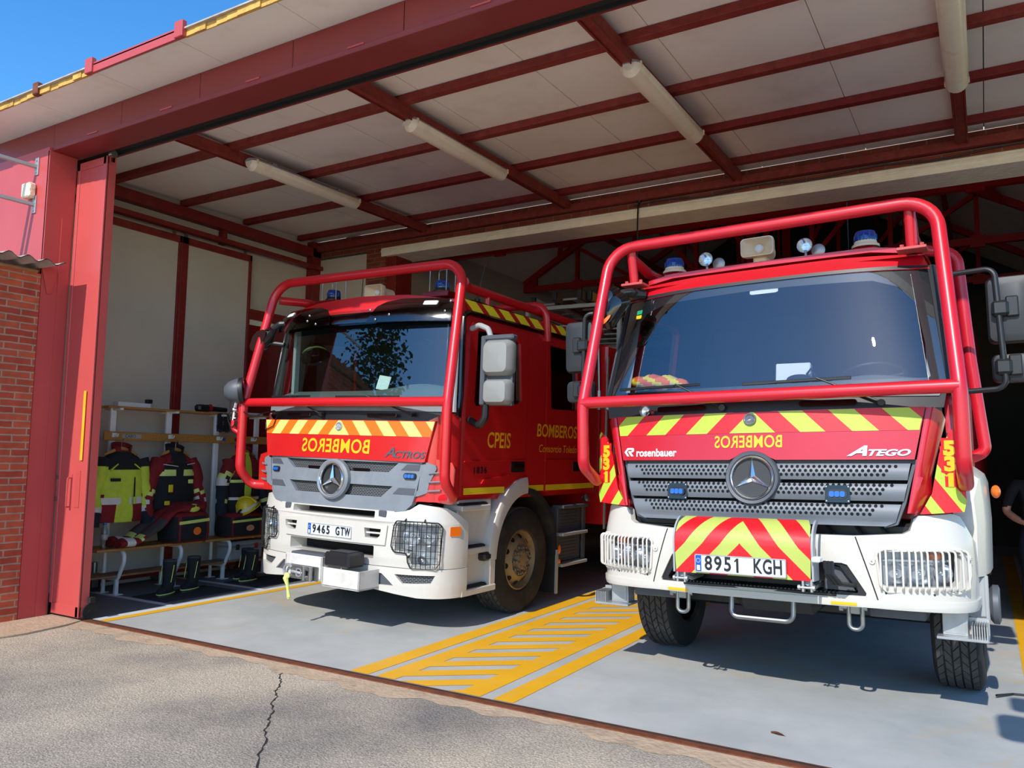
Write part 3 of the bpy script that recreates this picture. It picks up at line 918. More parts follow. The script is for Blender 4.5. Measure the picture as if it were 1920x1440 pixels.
def tyre_mesh(r, w, tread=True, n=64):
    """tyre with its axis along x, centre at the origin"""
    g = G(); h = w/2
    ri = r*.56
    prof = [(ri, -h*.78), (ri*1.06, -h*.92), (r*.74, -h), (r*.90, -h*.97), (r*.965, -h*.88), (r*.985, -h*.80)]
    prof = prof+[(r*.985, 0)]+[(a, -b) for a, b in prof[::-1]]
    g.lathe(prof, (0, 0, 0), (1, 0, 0), n, 0)
    if tread:
        cols = 5; cw = 2*h*.82/cols
        for c in range(cols):
            x0 = -h*.82+c*cw+.006; x1 = x0+cw-.012
            m = 40
            for i in range(m):
                a0 = 2*PI*(i+(.5 if c % 2 else 0))/m; a1 = a0+2*PI/m*.86
                sk = .045*(1 if c % 2 else -1)
                R0, R1 = r*.97, r
                v = []
                for rad in (R0, R1):
                    for (xx, aa) in ((x0, a0-sk), (x1, a0+sk), (x1, a1+sk), (x0, a1-sk)):
                        v.append(V(xx, rad*math.cos(aa), rad*math.sin(aa)))
                g.add(v, [(4, 5, 6, 7), (0, 1, 5, 4), (1, 2, 6, 5), (2, 3, 7, 6), (3, 0, 4, 7)], 1)
    return g
def wheel(parent, x, y, zc, r=.54, w=.31, side=1, name='wheel', rim='wheel_rim', nuts=True, tread=True):
    o = bpy.data.objects.new(name, None); COL.objects.link(o); o.parent = parent; o.location = (x, y, zc); o.empty_display_size = .1
    tyre_mesh(r, w, tread).build('tyre', ['rubber', 'tyre_tread'], o, 30)
    g = G(); h = w/2; ri = r*.56
    s = side
    prof = [(ri*1.03, s*h*.80), (ri*.97, s*h*.84), (ri*.93, s*h*.55), (ri*.86, s*h*.40), (ri*.70, s*h*.72), (ri*.56, s*h*.86), (ri*.54, s*h*.78), (ri*.34, s*h*.80), (ri*.32, s*h*1.02), (ri*.16, s*h*1.06), (.002, s*h*1.06)]
    g.lathe(prof, (0, 0, 0), (1, 0, 0), 40)
    for k in range(10):
        a = 2*PI*k/10+.2
        p = V(s*h*.55, ri*.79*math.cos(a), ri*.79*math.sin(a))
        g.lathe([(.030, 0), (.024, .004*s)], p+V(s*.012, 0, 0), (s*.6, math.cos(a)*.5, math.sin(a)*.5), 10, 1, cap=True)
    g.build('rim', [rim, 'black_hole'], o, 30)
    if nuts:
        g = G()
        for k in range(10):
            a = 2*PI*k/10
            p = V(s*h*.80, ri*.45*math.cos(a), ri*.45*math.sin(a))
            g.lathe([(.022, 0), (.020, s*.02), (.014, s*.024), (.014, s*.045), (.001, s*.048)], p, (1, 0, 0), 8)
        for k in range(8):
            a = 2*PI*k/8+.2
            p = V(s*h*1.02, ri*.26*math.cos(a), ri*.26*math.sin(a))
            g.lathe([(.014, 0), (.012, s*.012), (.001, s*.013)], p, (1, 0, 0), 8)
        tag(g.build('wheel_nuts', 'steel', o, 30), kind='stuff')
    return o
def beacon(parent, x, y, z, cage=False, r=.075, h=.13, base='dark_red_paint', base_box=True):
    o = bpy.data.objects.new('beacon', None); COL.objects.link(o); o.parent = parent; o.location = (x, y, z); o.empty_display_size = .1
    g = G(); g.lathe([(r*1.25, 0), (r*1.25, .018), (r*1.05, .03), (r*1.0, .05), (.002, .05)], n=22); g.build('base', 'black_plastic' if base_box else 'beige_plastic', o)
    g = G(); g.lathe([(r, .045), (r*1.02, .06), (r*.99, h*.75), (r*.85, h*.95), (r*.5, h), (.002, h)], n=24)
    for k in range(12):
        a = 2*PI*k/12; g.cyl((r*1.0*math.cos(a), r*1.0*math.sin(a), .055), (r*.99*math.cos(a), r*.99*math.sin(a), h*.74), .005, 6)
    g.build('dome', 'beacon_blue', o)
    if base_box:
        g = G(); g.box(-.16, .16, -.12, .12, -.06, 0, .008); g.build('bracket', base, o)
    if cage:
        g = G(); q = .105
        for (sx, sy) in ((1, 1), (1, -1), (-1, 1), (-1, -1)):
            g.tube(fillet([(sx*q, sy*q*.7, 0), (sx*q, sy*q*.7, .255), (0, 0, .24)], .03), .0055, 6)
        g.build('cage', 'galvanised', o)
    return o
def horn(parent, x, y, z, name='loudspeaker', s=1.0):
    """square-mouthed horn speaker facing -y"""
    o = bpy.data.objects.new(name, None); COL.objects.link(o); o.parent = parent; o.location = (x, y, z); o.scale = (s, s, s)
    g = G(); rs = []
    sq = lambda w, h, r: rr(-w, w, -h, h, r, 4)
    for (w, h, r, yy) in ((.122, .072, .03, -.02), (.125, .075, .03, 0), (.118, .070, .03, .05), (.085, .055, .03, .10), (.075, .06, .05, .12), (.075, .06, .05, .25), (.06, .05, .04, .27)):
        rs.append([V(a, yy, b) for a, b in sq(w, h, r)])
    inner = []
    for (w, h, r, yy) in ((.116, .066, .028, -.02), (.10, .055, .028, .03), (.06, .04, .03, .08), (.04, .035, .03, .10)):
        inner.append([V(a, yy, b) for a, b in sq(w, h, r)])
    g.rings(inner[::-1]+rs, cap=True)
    g.build('horn', 'beige_plastic', o)
    g = G(); g.ball((0, .055, 0), .034, .03, .034, 14, 8); g.build('driver_cap', 'white_letter', o)
    g = G(); g.box(-.05, .05, .05, .24, -.115, -.055, .012); g.box(-.10, .10, .02, .26, -.135, -.11, .01); g.build('foot', 'beige_plastic', o)
    return o
def led_unit(parent, fm, cx, cz_, w=.12, h=.055, plate=True):
    o = None
    g = G()
    g.sheet(rr(cx-w/2, cx+w/2, cz_-h/2, cz_+h/2, h*.45), fmap=lambda u, v, t: fm(u, v, t-.018), thick=.02)
    o = g.build('strobe_light', 'black_plastic', parent)
    g = G()
    for k in range(3):
        c = cx+(k-1)*w*.27
        g.sheet(rr(c-w*.125, c+w*.125, cz_-h*.30, cz_+h*.30, h*.16), fmap=lambda u, v, t: fm(u, v, t-.026), thick=.01)
    g.build('lens', 'led_blue', o)
    if plate:
        g = G(); g.sheet(rr(cx-w*.62, cx+w*.62, cz_-h*.9, cz_+h*.9, .004), fmap=lambda u, v, t: fm(u, v, t-.008), thick=.008); g.build('mounting_plate', 'gloss_black', o)
        g = G()
        for sx in (-1, 1):
            for sz in (-1, 1): 
                p = fm(cx+sx*w*.55, cz_+sz*h*.75, -.012); g.ball(p, .006, .004, .006, 8, 5)
        g.build('screw', 'galvanised', o)
    return o
def number_plate(parent, fm, x0, x1, z0, z1, body, tsize):
    g = G(); g.sheet(rr(x0, x1, z0, z1, .008), fmap=lambda u, v, t: fm(u, v, t), thick=.006)
    o = g.build('number_plate', 'plate_white', parent)
    w = x1-x0; h = z1-z0
    g = G(); g.sheet(rr(x0+.004, x0+w*.075, z0+.004, z1-.004, .006), fmap=lambda u, v, t: fm(u, v, t-.0015)); g.build('country_strip', 'plate_blue', o)
    g = G()
    g.text('E', h*.30, lambda u, v, t: fm(x0+w*.041+u, z0+h*.24+v, -.003), bold=.004)
    for k in range(12):
        a = 2*PI*k/12
        cx, cz_ = x0+w*.041+w*.022*math.cos(a), z0+h*.66+w*.022*math.sin(a)
        g.sheet(circ(cx, cz_, .0022, 5), fmap=lambda u, v, t: fm(u, v, -.003))
    g.build('country_mark', 'white_letter', o)
    g = G(); g.chars(body, tsize, lambda u, v, t: fm(x0+w*.535+u, (z0+z1)/2+v, -.003), w*.108, sx=.84, bold=.0025)
    g.build('registration', 'ink', o)
    g = G()
    fr = [p for p in rr(x0, x1, z0, z1, .008)]; fi = rr(x0+.006, x1-.006, z0+.006, z1-.006, .005)
    g.sheet(fr, [fi], fmap=lambda u, v, t: fm(u, v, t-.003), thick=.003)
    g.build('plate_rim', 'silver_plastic', o)
    return o
def chevrons(fm, x0, x1, z0, z1, period, duty, mats, parent, name, slant=1.0, apex=0.0, outline=None, cutsu=(), phase=0.0, flip=1):
    """inverted-V stripes: colour depends on |u-apex| and v; one mesh"""
    hh = z1-z0
    cuts = []
    N = int((x1-x0)/period)+6
    for k in range(-N, N):
        for d in (0, duty):
            c = (k+d+phase)*period
            # |u| + slant*(v-z0)*flip = c
            cuts.append(((apex+c, z0), (1, slant*flip))); cuts.append(((apex-c, z0), (1, -slant*flip)))
    cuts.append(((apex, 0), (1, 0)))
    def mf(u, v):
        q = (abs(u-apex)+slant*flip*(v-z0))/period-phase
        return 1 if (q-math.floor(q)) < duty else 0
    g = G(); g.sheet(outline or [(x0, z0), (x1, z0), (x1, z1), (x0, z1)], fmap=fm, ucuts=cutsu, cuts=cuts, matfn=mf)
    return g.build(name, mats, parent, 30)
def seat(parent, x, y, z, name='seat'):
    o = bpy.data.objects.new(name, None); COL.objects.link(o); o.parent = parent; o.location = (x, y, z)
    g = G(); g.box(-.25, .25, -.26, .26, -.08, .08, .05); g.build('cushion', 'seat_cloth', o)
    g = G(); g.obox((0, .30, .42), (.48, .14, .72), Matrix.Rotation(R(-10), 3, 'X'), .05); g.build('backrest', 'seat_cloth', o)
    g = G(); g.obox((0, .38, .88), (.28, .10, .20), Matrix.Rotation(R(-10), 3, 'X'), .04); g.build('headrest', 'seat_cloth', o)
    g = G(); g.box(-.2, .2, -.2, .2, -.45, -.08, .02); g.build('base', 'black_plastic', o)
    return o
def steering(parent, x, y, z, r=.23):
    g = G(); N = 32
    ax = V(0, -.55, .83).normalized(); e1 = V(1, 0, 0); e2 = ax.cross(e1)
    g.tube([V(x, y, z)+(e1*math.cos(2*PI*i/N)+e2*math.sin(2*PI*i/N))*r for i in range(N)], .016, 8, closed=True)
    for a in (0.2, PI-.2, -PI/2): g.bar(V(x, y, z)-ax*.02, V(x, y, z)+(e1*math.cos(a)+e2*math.sin(a))*r, .035, .015)
    g.cyl(V(x, y, z)-ax*.03, V(x, y, z)+ax*.01, .07, 16); g.cyl(V(x, y, z), V(x, y, z)-ax*.35, .04, 12)
    return g.build('steering_wheel', 'black_plastic', parent)
def wiper(parent, pivot, elbow, b0, b1, name='wiper'):
    g = G(); g.tube([pivot, lerp(V(*pivot), V(*elbow), .5), elbow], .009, 8, r1=.006)
    g.cyl(V(*pivot)+V(0, .03, 0), V(*pivot)-V(0, .012, 0), .022, 12)
    o = g.build(name, 'black_plastic', parent)
    g = G(); g.bar(b0, b1, .012, .022, .003); m = lerp(V(*b0), V(*b1), .5); g.bar(lerp(V(*b0), V(*b1), .3)-V(0, .012, 0), lerp(V(*b0), V(*b1), .7)-V(0, .012, 0), .012, .014)
    g.build('blade', 'black_plastic', o)
    return o
def hexmat():
    m = bpy.data.materials.new('grille_mesh'); m.use_nodes = True
    nt = m.node_tree; b = nt.nodes['Principled BSDF']; b.inputs['Roughness'].default_value = .6
    tc = nt.nodes.new('ShaderNodeTexCoord'); sp = nt.nodes.new('ShaderNodeSeparateXYZ'); cb = nt.nodes.new('ShaderNodeCombineXYZ')
    nt.links.new(tc.outputs['Object'], sp.inputs[0]); nt.links.new(sp.outputs[0], cb.inputs[0]); nt.links.new(sp.outputs[2], cb.inputs[1])
    br = nt.nodes.new('ShaderNodeTexBrick'); br.inputs['Scale'].default_value = 1; br.inputs['Brick Width'].default_value = .034; br.inputs['Row Height'].default_value = .0145; br.inputs['Mortar Size'].default_value = .0022
    br.inputs['Color1'].default_value = (.004, .004, .004, 1); br.inputs['Color2'].default_value = (.006, .006, .006, 1); br.inputs['Mortar'].default_value = (.16, .165, .17, 1)
    nt.links.new(cb.outputs[0], br.inputs[0]); nt.links.new(br.outputs[0], b.inputs['Base Color'])
    MATS['grille_mesh'] = m
hexmat()
def finemesh():
    m = bpy.data.materials.new('fine_mesh'); m.use_nodes = True
    nt = m.node_tree; b = nt.nodes['Principled BSDF']; b.inputs['Roughness'].default_value = .5
    tc = nt.nodes.new('ShaderNodeTexCoord'); sp = nt.nodes.new('ShaderNodeSeparateXYZ'); cb = nt.nodes.new('ShaderNodeCombineXYZ')
    nt.links.new(tc.outputs['Object'], sp.inputs[0]); nt.links.new(sp.outputs[0], cb.inputs[0]); nt.links.new(sp.outputs[2], cb.inputs[1])
    br = nt.nodes.new('ShaderNodeTexBrick'); br.inputs['Scale'].default_value = 1; br.inputs['Brick Width'].default_value = .011; br.inputs['Row Height'].default_value = .0075; br.inputs['Mortar Size'].default_value = .0012
    br.inputs['Color1'].default_value = (.008, .008, .008, 1); br.inputs['Color2'].default_value = (.01, .01, .01, 1); br.inputs['Mortar'].default_value = (.045, .045, .045, 1)
    nt.links.new(cb.outputs[0], br.inputs[0]); nt.links.new(br.outputs[0], b.inputs['Base Color'])
    MATS['fine_mesh'] = m
finemesh()

# ================================================================ TRUCK ON THE LEFT
A = thing('fire_truck', 'red fire truck with grey grille and orange-yellow chevrons, parked on the left', 'fire truck', (1.827, 1.3, 0), (0, R(1.14), R(-1.40)))
UC = frange(-1.5, 1.5, 40)
# ---- cab shell
g = G()
side_out = [(.24, 1.24), (.25, 2.05), (.28, 2.95), (.36, 3.10), (3.22, 3.13), (3.22, 1.24), (1.99, 1.24), (1.90, 1.30), (.95, 1.30), (.90, 1.24)]
WF = [(.52, 2.83), (1.20, 2.865), (1.30, 2.80), (1.335, 2.20), (1.30, 2.17), (.50, 2.10), (.47, 2.14)]
WR = [(1.93, 2.865), (2.56, 2.87), (2.585, 2.84), (2.585, 2.19), (2.56, 2.17), (1.98, 2.155), (1.955, 2.18)]
for s in (-1, 1):
    g.sheet(side_out, [WF, WR], fmap=lambda u, v, t, s=s: (s*(1.19-t-.035*max(0, v-2.2)**1.6), u, v), thick=.05, vcuts=[2.2, 2.5, 2.7, 2.9, 3.0])
# roof
def roofA(u, v):
    x = -1.13+2.26*u; y = .20+v*3.0
    z = 3.13+.09*(1-abs(2*u-1)**2.5)*min(1, .45+v*4)-.07*max(0, 1-v*12)
    return V(x, y, z)
g.grid(roofA, 24, 20)
g.sheet([(-1.13, 2.92), (1.13, 2.92), (1.12, 3.09), (.6, 3.16), (0, 3.18), (-.6, 3.16), (-1.12, 3.09)], fmap=lambda u, v, t: V(u, .08+.085*u*u+.25*max(0, v-2.95)+t, v), thick=.03, ucuts=frange(-1, 1, 12))
g.box(-1.16, 1.16, 3.16, 3.22, 1.2, 3.13)          # rear wall of the cab
g.box(-1.16, 1.16, .30, 3.2, 1.20, 1.26)           # floor of the cab
cabA = g.build('cab', 'red_paint', A)
# corner panels between bonnet and doors
for s in (-1, 1):
    g = G()
    def cp(u, v, t, s=s):
        a = u*PI/2
        return V(s*(1.04+.175*math.sin(a)-t*.5), .0+.27*(1-math.cos(a))+t, v)
    g.sheet([(0, 1.20), (.5, 1.20), (1, 1.24), (1, 2.02), (.5, 2.0), (0, 1.93)], fmap=cp, ucuts=frange(0, 1, 10), vcuts=[1.3, 1.5, 1.7, 1.9], thick=.02)
    c = g.build('corner_panel', 'red_paint', A)
    g = G()
    fl = lambda u, v, t, s=s: V(s*u, -.065+.075*u*u+.11*max(0, u-1.0)+t, v)
    g.sheet([(.84, 1.16), (.96, 1.20), (1.22, 1.20), (1.29, 1.26), (1.30, 1.50), (1.27, 1.56), (1.05, 1.60), (1.02, 1.56), (1.03, 1.30)], fmap=lambda u, v, t: fl(u, v, t-.01), thick=.05, ucuts=frange(.8, 1.3, 10))
    g.build('air_deflector', 'red_paint', c)
    g = G()
    g.sheet([(.87, 1.225), (.98, 1.25), (1.06, 1.28), (1.075, 1.36), (1.14, 1.50), (1.13, 1.53), (1.05, 1.555), (1.0, 1.53), (.97, 1.30)], fmap=lambda u, v, t: fl(u, v, t-.03), thick=.03, ucuts=frange(.8, 1.3, 10))
    for z in (1.30, 1.38, 1.46):
        p = fl(1.07, z, -.035); q = fl(1.18, z+.01, -.02); g.bar(p, q, .03, .012)
    g.build('louvre', 'grey_plastic', c)
# ---- windscreen
def wsA(u, v):
    x = lerp(1.19, 1.135, v)*(2*u-1)
    k = abs(2*u-1)
    return V(x, lerp(-.05, .055, v)+.16*k**2.6, lerp(2.125, 2.90, v))
g = G(); g.grid(wsA, 30, 10); g.build('windscreen', 'windscreen', A, 0)
g = G()   # black surround
def wsF(u, v, t):
    p = wsA(u, v); return p+V(0, -.004+t, 0)
g.sheet([(0, -.03), (1, -.03), (1, 1.03), (0, 1.03)], [rr(.022, .978, .025, .955, .03)], fmap=wsF, ucuts=frange(0, 1, 30), vcuts=[.2, .4, .6, .8])
g.build('windscreen_seal', 'gloss_black', A)
for s in (-1, 1):           # silver-grey pillar trims
    g = G()
    pts = [V(s*1.205, .155, 2.02), V(s*1.20, .16, 2.15), V(s*1.165, .22, 2.7), V(s*1.14, .245, 2.93)]
    g.tube(pts, .028, 8); g.build('pillar_trim', 'silver_plastic', A)
    g = G()
    pts = [V(s*1.215, .21, 1.98), V(s*1.22, .235, 2.2), V(s*1.19, .27, 2.7), V(s*1.165, .31, 2.95), V(s*1.16, .40, 2.985), V(s*1.16, 2.6, 3.0)]
    g.tube(fillet(pts, .06), .030, 8); g.build('door_seal', 'gloss_black', A)
# cowl below the glass
g = G(); g.sheet([(-1.17, 2.02), (1.17, 2.02), (1.19, 2.14), (-1.19, 2.14)], fmap=bulge(-.075, .12, .10, 2.0), thick=.03, ucuts=frange(-1.1, 1.1, 16)); g.build('cowl', 'grey_plastic', A)
g = G(); g.sheet([(-1.14, 1.925), (1.14, 1.925), (1.17, 2.03), (-1.17, 2.03)], fmap=bulge(-.055, .115, .05, 2.0), thick=.03, ucuts=frange(-1.1, 1.1, 16))
cw = g.build('wiper_panel', 'black_plastic', A)
for (x0, x1) in ((-.76, -.43), (.34, .70)):
    g = G(); g.box(x0, x1, -.085+.11*((x0+x1)/2)**2, -.05, 1.962, 1.995, .012); g.build('grab_recess', 'gloss_black', cw)
# ---- wipers
wiper(A, (-.23, -.10, 1.985), (-.72, -.09, 2.172), (-1.04, -.02, 2.165), (-.41, -.08, 2.165))
wiper(A, (.86, -.035, 1.99), (.36, -.105, 2.16), (-.04, -.10, 2.155), (.73, -.055, 2.15))
# ---- bonnet panel with chevrons and lettering
hoodA = bulge(-.075, .048, .06, 1.75)
g = G(); g.sheet([(-1.04, 1.555), (1.04, 1.555), (1.125, 1.93), (-1.125, 1.93)], fmap=hoodA, thick=.03, ucuts=frange(-1.1, 1.1, 20))
hA = g.build('bonnet', 'red_paint', A)
ol = [(-1.085, 1.785), (1.085, 1.785), (1.118, 1.925), (-1.118, 1.925)]
cb_ = chevrons(lambda u, v, t: hoodA(u, v, -.003), -1.12, 1.12, 1.785, 1.925, .287, .5, ['fluo_orange', 'pale_yellow'], hA, 'chevron_band', slant=.85, outline=ol, cutsu=frange(-1.1, 1.1, 20), phase=-.02)
cb_['label'] = 'orange and pale yellow chevron band'
g = G(); g.text('BOMBEROS', .185, lambda u, v, t: hoodA(u*1.0-.04, v+1.672, -.003), mirror=True, sx=.93, bold=.003, spacing=1.06); g.build('lettering', 'letter_yellow', hA, 0)
g = G(); g.text('A', .125, lambda u, v, t: hoodA(u+.655, v+1.632, -.006), sx=1.3, shear=.35, bold=.002)
g.text('CTROS', .085, lambda u, v, t: hoodA(u+.865, v+1.615, -.006), sx=1.25, shear=.3, bold=.002); g.build('model_badge', 'dark_grey_plastic', hA, 0)
g = G(); g.box(.83, .93, -.02, -.005, 1.677, 1.690); g.build('tag', 'letter_yellow', hA)
g = G(); g.sheet(circ(0, 1.868, .042), fmap=lambda u, v, t: hoodA(u, v, t-.012), thick=.01); o = g.build('round_badge', 'silver_plastic', hA)
star(lambda u, v, t: hoodA(u, v, t-.013), (0, 1.868), .036, A, 'badge_ring')
# ---- grille
grA = bulge(-.095, .075, .06, 1.35)
out = [(-1.0, 1.555), (-.99, 1.47), (-.955, 1.28), (-.92, 1.17), (-.86, 1.115), (-.75, 1.092), (.75, 1.092), (.86, 1.115), (.92, 1.17), (.955, 1.28), (.99, 1.47), (1.0, 1.555)]
h1 = [(-.73, 1.54), (-.61, 1.45), (-.27, 1.445), (.27, 1.445), (.64, 1.45), (.745, 1.54)]
h2 = [(-.655, 1.325), (-.54, 1.218), (.58, 1.222), (.70, 1.325)]
g = G(); g.sheet(out, [h1, h2], fmap=lambda u, v, t: grA(u, v, t), thick=.06, ucuts=frange(-.95, .95, 20), vcuts=[1.15, 1.38])
gA = g.build('grille', 'grey_plastic', A)
for h in (h1, h2):
    g = G(); cx = sum(p[0] for p in h)/len(h); cz_ = sum(p[1] for p in h)/len(h)
    g.sheet([(cx+(p[0]-cx)*1.06, cz_+(p[1]-cz_)*1.1) for p in h], fmap=lambda u, v, t: grA(u, v, t+.035), ucuts=frange(-.8, .8, 10)); g.build('mesh_insert', 'grille_mesh', gA, 0)
for s in (-1, 1):            # recessed darker blocks beside the mesh
    for (z0, z1, a, b) in ((1.475, 1.53, .78, .97), (1.255, 1.315, .71, .935)):
        g = G(); g.sheet([(s*a, z0), (s*b, z0), (s*(b+.01), z1), (s*(a+.06), z1)][::s], fmap=lambda u, v, t: grA(u, v, t-.004), thick=.004); g.build('recess', 'dark_grey_plastic', gA)
    g = G(); g.sheet(rr(s*.30-.10, s*.30+.10, 1.448, 1.478, .012), fmap=lambda u, v, t: grA(u, v, t+.012), thick=.02); g.build('slot', 'gloss_black', gA)
g = G()
N = 44; rs = []
for (ra, d) in ((.208, 0.0), (.206, -.04), (.185, -.055), (.165, -.045), (.165, .02)):
    rs.append([grA(ra*math.cos(2*PI*i/N), 1.362+ra*.93*math.sin(2*PI*i/N), d) for i in range(N)])
g.rings(rs, cap=False); eA = g.build('emblem_surround', 'grey_plastic', gA)
g = G(); g.sheet(circ(0, 1.362, .168), fmap=lambda u, v, t: grA(u, v, -.02)); g.build('emblem_back', 'fine_mesh', gA)
star(lambda u, v, t: grA(u, v, t-.035), (0, 1.362), .160, A)
led_unit(A, grA, -.885, 1.425, .11, .05, False); led_unit(A, grA, .885, 1.425, .13, .055, False)
# ---- bumper
bpA = path_fn([(0, -.12), (.4, -.11), (.8, -.06), (1.0, 0), (1.13, .08), (1.20, .18), (1.235, .30), (1.24, .42)])
UB = frange(-1.5, 1.5, 50)
HL = [(.80, 1.0), (1.17, .995), (1.19, .97), (1.165, .66), (1.13, .625), (.95, .625), (.92, .65), (.91, .735), (.78, .755), (.765, .79)]
mir = lambda poly: [(-a, b) for a, b in poly[::-1]]
lens_o = HL
out = [(-1.50, .60), (1.50, .60), (1.50, 1.0), (1.40, 1.075), (1.25, 1.145), (.98, 1.175), (.88, 1.12), (.78, 1.10), (-.78, 1.10), (-.88, 1.12), (-.98, 1.175), (-1.25, 1.145), (-1.40, 1.075), (-1.50, 1.0)]
vent = lambda s: [(s*a, b) for a, b in ([(.44, .935), (.615, .932), (.605, .87), (.575, .845), (.455, .848)] if s > 0 else [(.44, .935), (.455, .848), (.575, .845), (.605, .87), (.615, .932)])]
holes = [rr(-.53, .53, 1.025, 1.09, .01), rr(-.54, .54, .66, .775, .012), vent(1), vent(-1), HL, mir(HL)]
def fA(u, z, t):
    x, y, nx, ny = bpA(u)
    k = -t+.012*max(0, min(1, (z-.6)/.08))-.02*max(0, (z-1.0)/.15)
    return V(x+nx*k, y+ny*k, z)
g = G(); g.sheet(out, holes, fmap=fA, thick=.20, ucuts=UB, vcuts=[.68, .8, .9, 1.0, 1.06])
bA = g.build('bumper', 'white_paint', A, 30)
g = G(); g.box(-.62, .62, .09, .12, .6, 1.12); g.build('dark_backing', 'black_hole', bA)
for s in (-1, 1):
    g = G(); g.sheet([(s*a, b) for a, b in ([(.43, .94), (.63, .94), (.63, .84), (.43, .84)])], fmap=lambda u, v, t: onpath(bpA, -.05)(u, v, t)); g.build('vent_backing', 'black_hole', bA)
    g = G(); g.sheet([(s*.435, .883), (s*.62, .883), (s*.62, .898), (s*.435, .898)], fmap=lambda u, v, t: fA(u, v, t+.01), thick=.03); g.build('vent_slat', 'white_paint', bA)
# raised centre frame around the number plate
g = G(); g.sheet([(-.72, .955), (-.30, .985), (.30, .985), (.68, .97), (.66, .79), (-.60, .79)], [vent(1), vent(-1)], fmap=lambda u, v, t: onpath(bpA, .028)(u, v, t), thick=.03, ucuts=UB)
g.build('centre_panel', 'white_paint', bA)
number_plate(A, lambda u, v, t: onpath(bpA, .034)(u+.015, v, t), -.285, .285, .818, .93, '9465 GTW', .108)
# lower apron
out = [(-1.51, .335), (-1.0, .34), (-.5, .39), (.5, .39), (1.0, .34), (1.51, .335), (1.50, .595), (-1.50, .595)]
mesh = [(.775, .54), (1.16, .545), (1.12, .475), (.85, .462)]
fog = [(.49, .545), (.63, .535), (.765, .435), (.49, .43)]
def fL(u, z, t):
    x, y, nx, ny = bpA(u); k = .012-t-.10*max(0, (.45-z))
    return V(x+nx*k, y+ny*k, z)
g = G(); g.sheet(out, [mesh[::-1], mir(mesh)[::-1], fog[::-1], mir(fog)[::-1]], fmap=fL, thick=.05, ucuts=UB, vcuts=[.4, .45, .5, .55]); apA = g.build('apron', 'white_paint', A, 30)
for pl in (mesh, mir(mesh)):
    g = G(); g.sheet([(p[0]*1.0+(.02 if p[0] > 0 and i in (1, 2) else 0), p[1]) for i, p in enumerate(pl)], fmap=lambda u, v, t: fL(u, v, .03), ucuts=UB); g.build('mesh_insert', 'grille_mesh', apA)
for pl in (fog, mir(fog)):
    g = G(); g.sheet(pl, fmap=lambda u, v, t: fL(u, v, .02+.05*abs(v-.5)), ucuts=UB, thick=.01); g.build('fog_cover', 'dark_grey_plastic', apA)
for s in (-1, 1):      # towing eye flaps under the grille
    g = G(); g.box(s*.62-.045, s*.62+.045, -.10, -.06, 1.04, 1.10, .008); g.build('eye_cover', 'dark_grey_plastic', bA)
# ---- headlights with black wire guards
for s in (-1, 1):
    P = (lambda pl: pl) if s > 0 else mir
    f = onpath(bpA)
    g = G(); g.sheet(P([(.75, .76), (.78, 1.02), (1.2, 1.02), (1.19, .6), (.9, .6), (.89, .75)][::-1]), fmap=lambda u, v, t: f(u, v, .10+.0*t), ucuts=UB); hl = g.build('headlight', 'reflector', A)
    g = G()
    for (a, b, r) in ((.90, .88, .085), (1.07, .88, .085), (1.02, .67, .04)):
        p = f(s*a, b, .10); x, y, nx, ny = bpA(s*a)
        g.lathe([(.02, -.04), (r*.6, -.02), (r, .055), (r*1.02, .06)], p, (nx, ny, 0), 20)
        g.ball(p+V(nx, ny, 0)*.02, .02, .02, .02, 8, 6)
    g.build('bowl', 'chrome', hl)
    g = G(); g.sheet(P(HL), fmap=lambda u, v, t: f(u, v, .005), ucuts=UB); g.build('lens', 'lamp_glass', hl, 60)
    g = G()
    for u in [.79+.04*k for k in range(11)]:
        zb = .74 if u < .92 else .61
        zt = 1.02-.02*max(0, (u-1.1)/.08)
        g.tube([f(s*u, zt, -.035), f(s*u, .85, -.045), f(s*u, zb, -.035)], .0036, 6)
    for z in (.98, .93, .88, .82, .76): g.tube([f(s*u, z, -.04) for u in frange(.745, 1.20, 8)], .0024, 6)
    for z in (.70, .65): g.tube([f(s*u, z, -.04) for u in frange(.90, 1.17, 5)], .0024, 6)
    loop = [(.79, 1.02), (1.17, 1.015), (1.205, .98), (1.19, .66), (1.15, .605), (.93, .605), (.90, .66), (.89, .735), (.77, .74), (.735, .79), (.76, .97)]
    g.tube(fillet([f(s*a, b, -.035) for a, b in loop], .03, closed=True), .006, 6, closed=True)
    for (a, b) in ((.86, 1.02), (1.05, 1.02), (.905, .70)):
        g.tube([f(s*a, b, -.035), f(s*a, b+.02, .0)], .008, 6)
    g.build('wire_guard', 'black_wire', hl)
    # side indicator and its lens
    g = G(); g.sheet(rr(s*1.335-.055, s*1.335+.055, .895, .978, .006), fmap=lambda u, v, t: f(u, v, t-.022), thick=.02); g.build('side_indicator', 'amber', A)
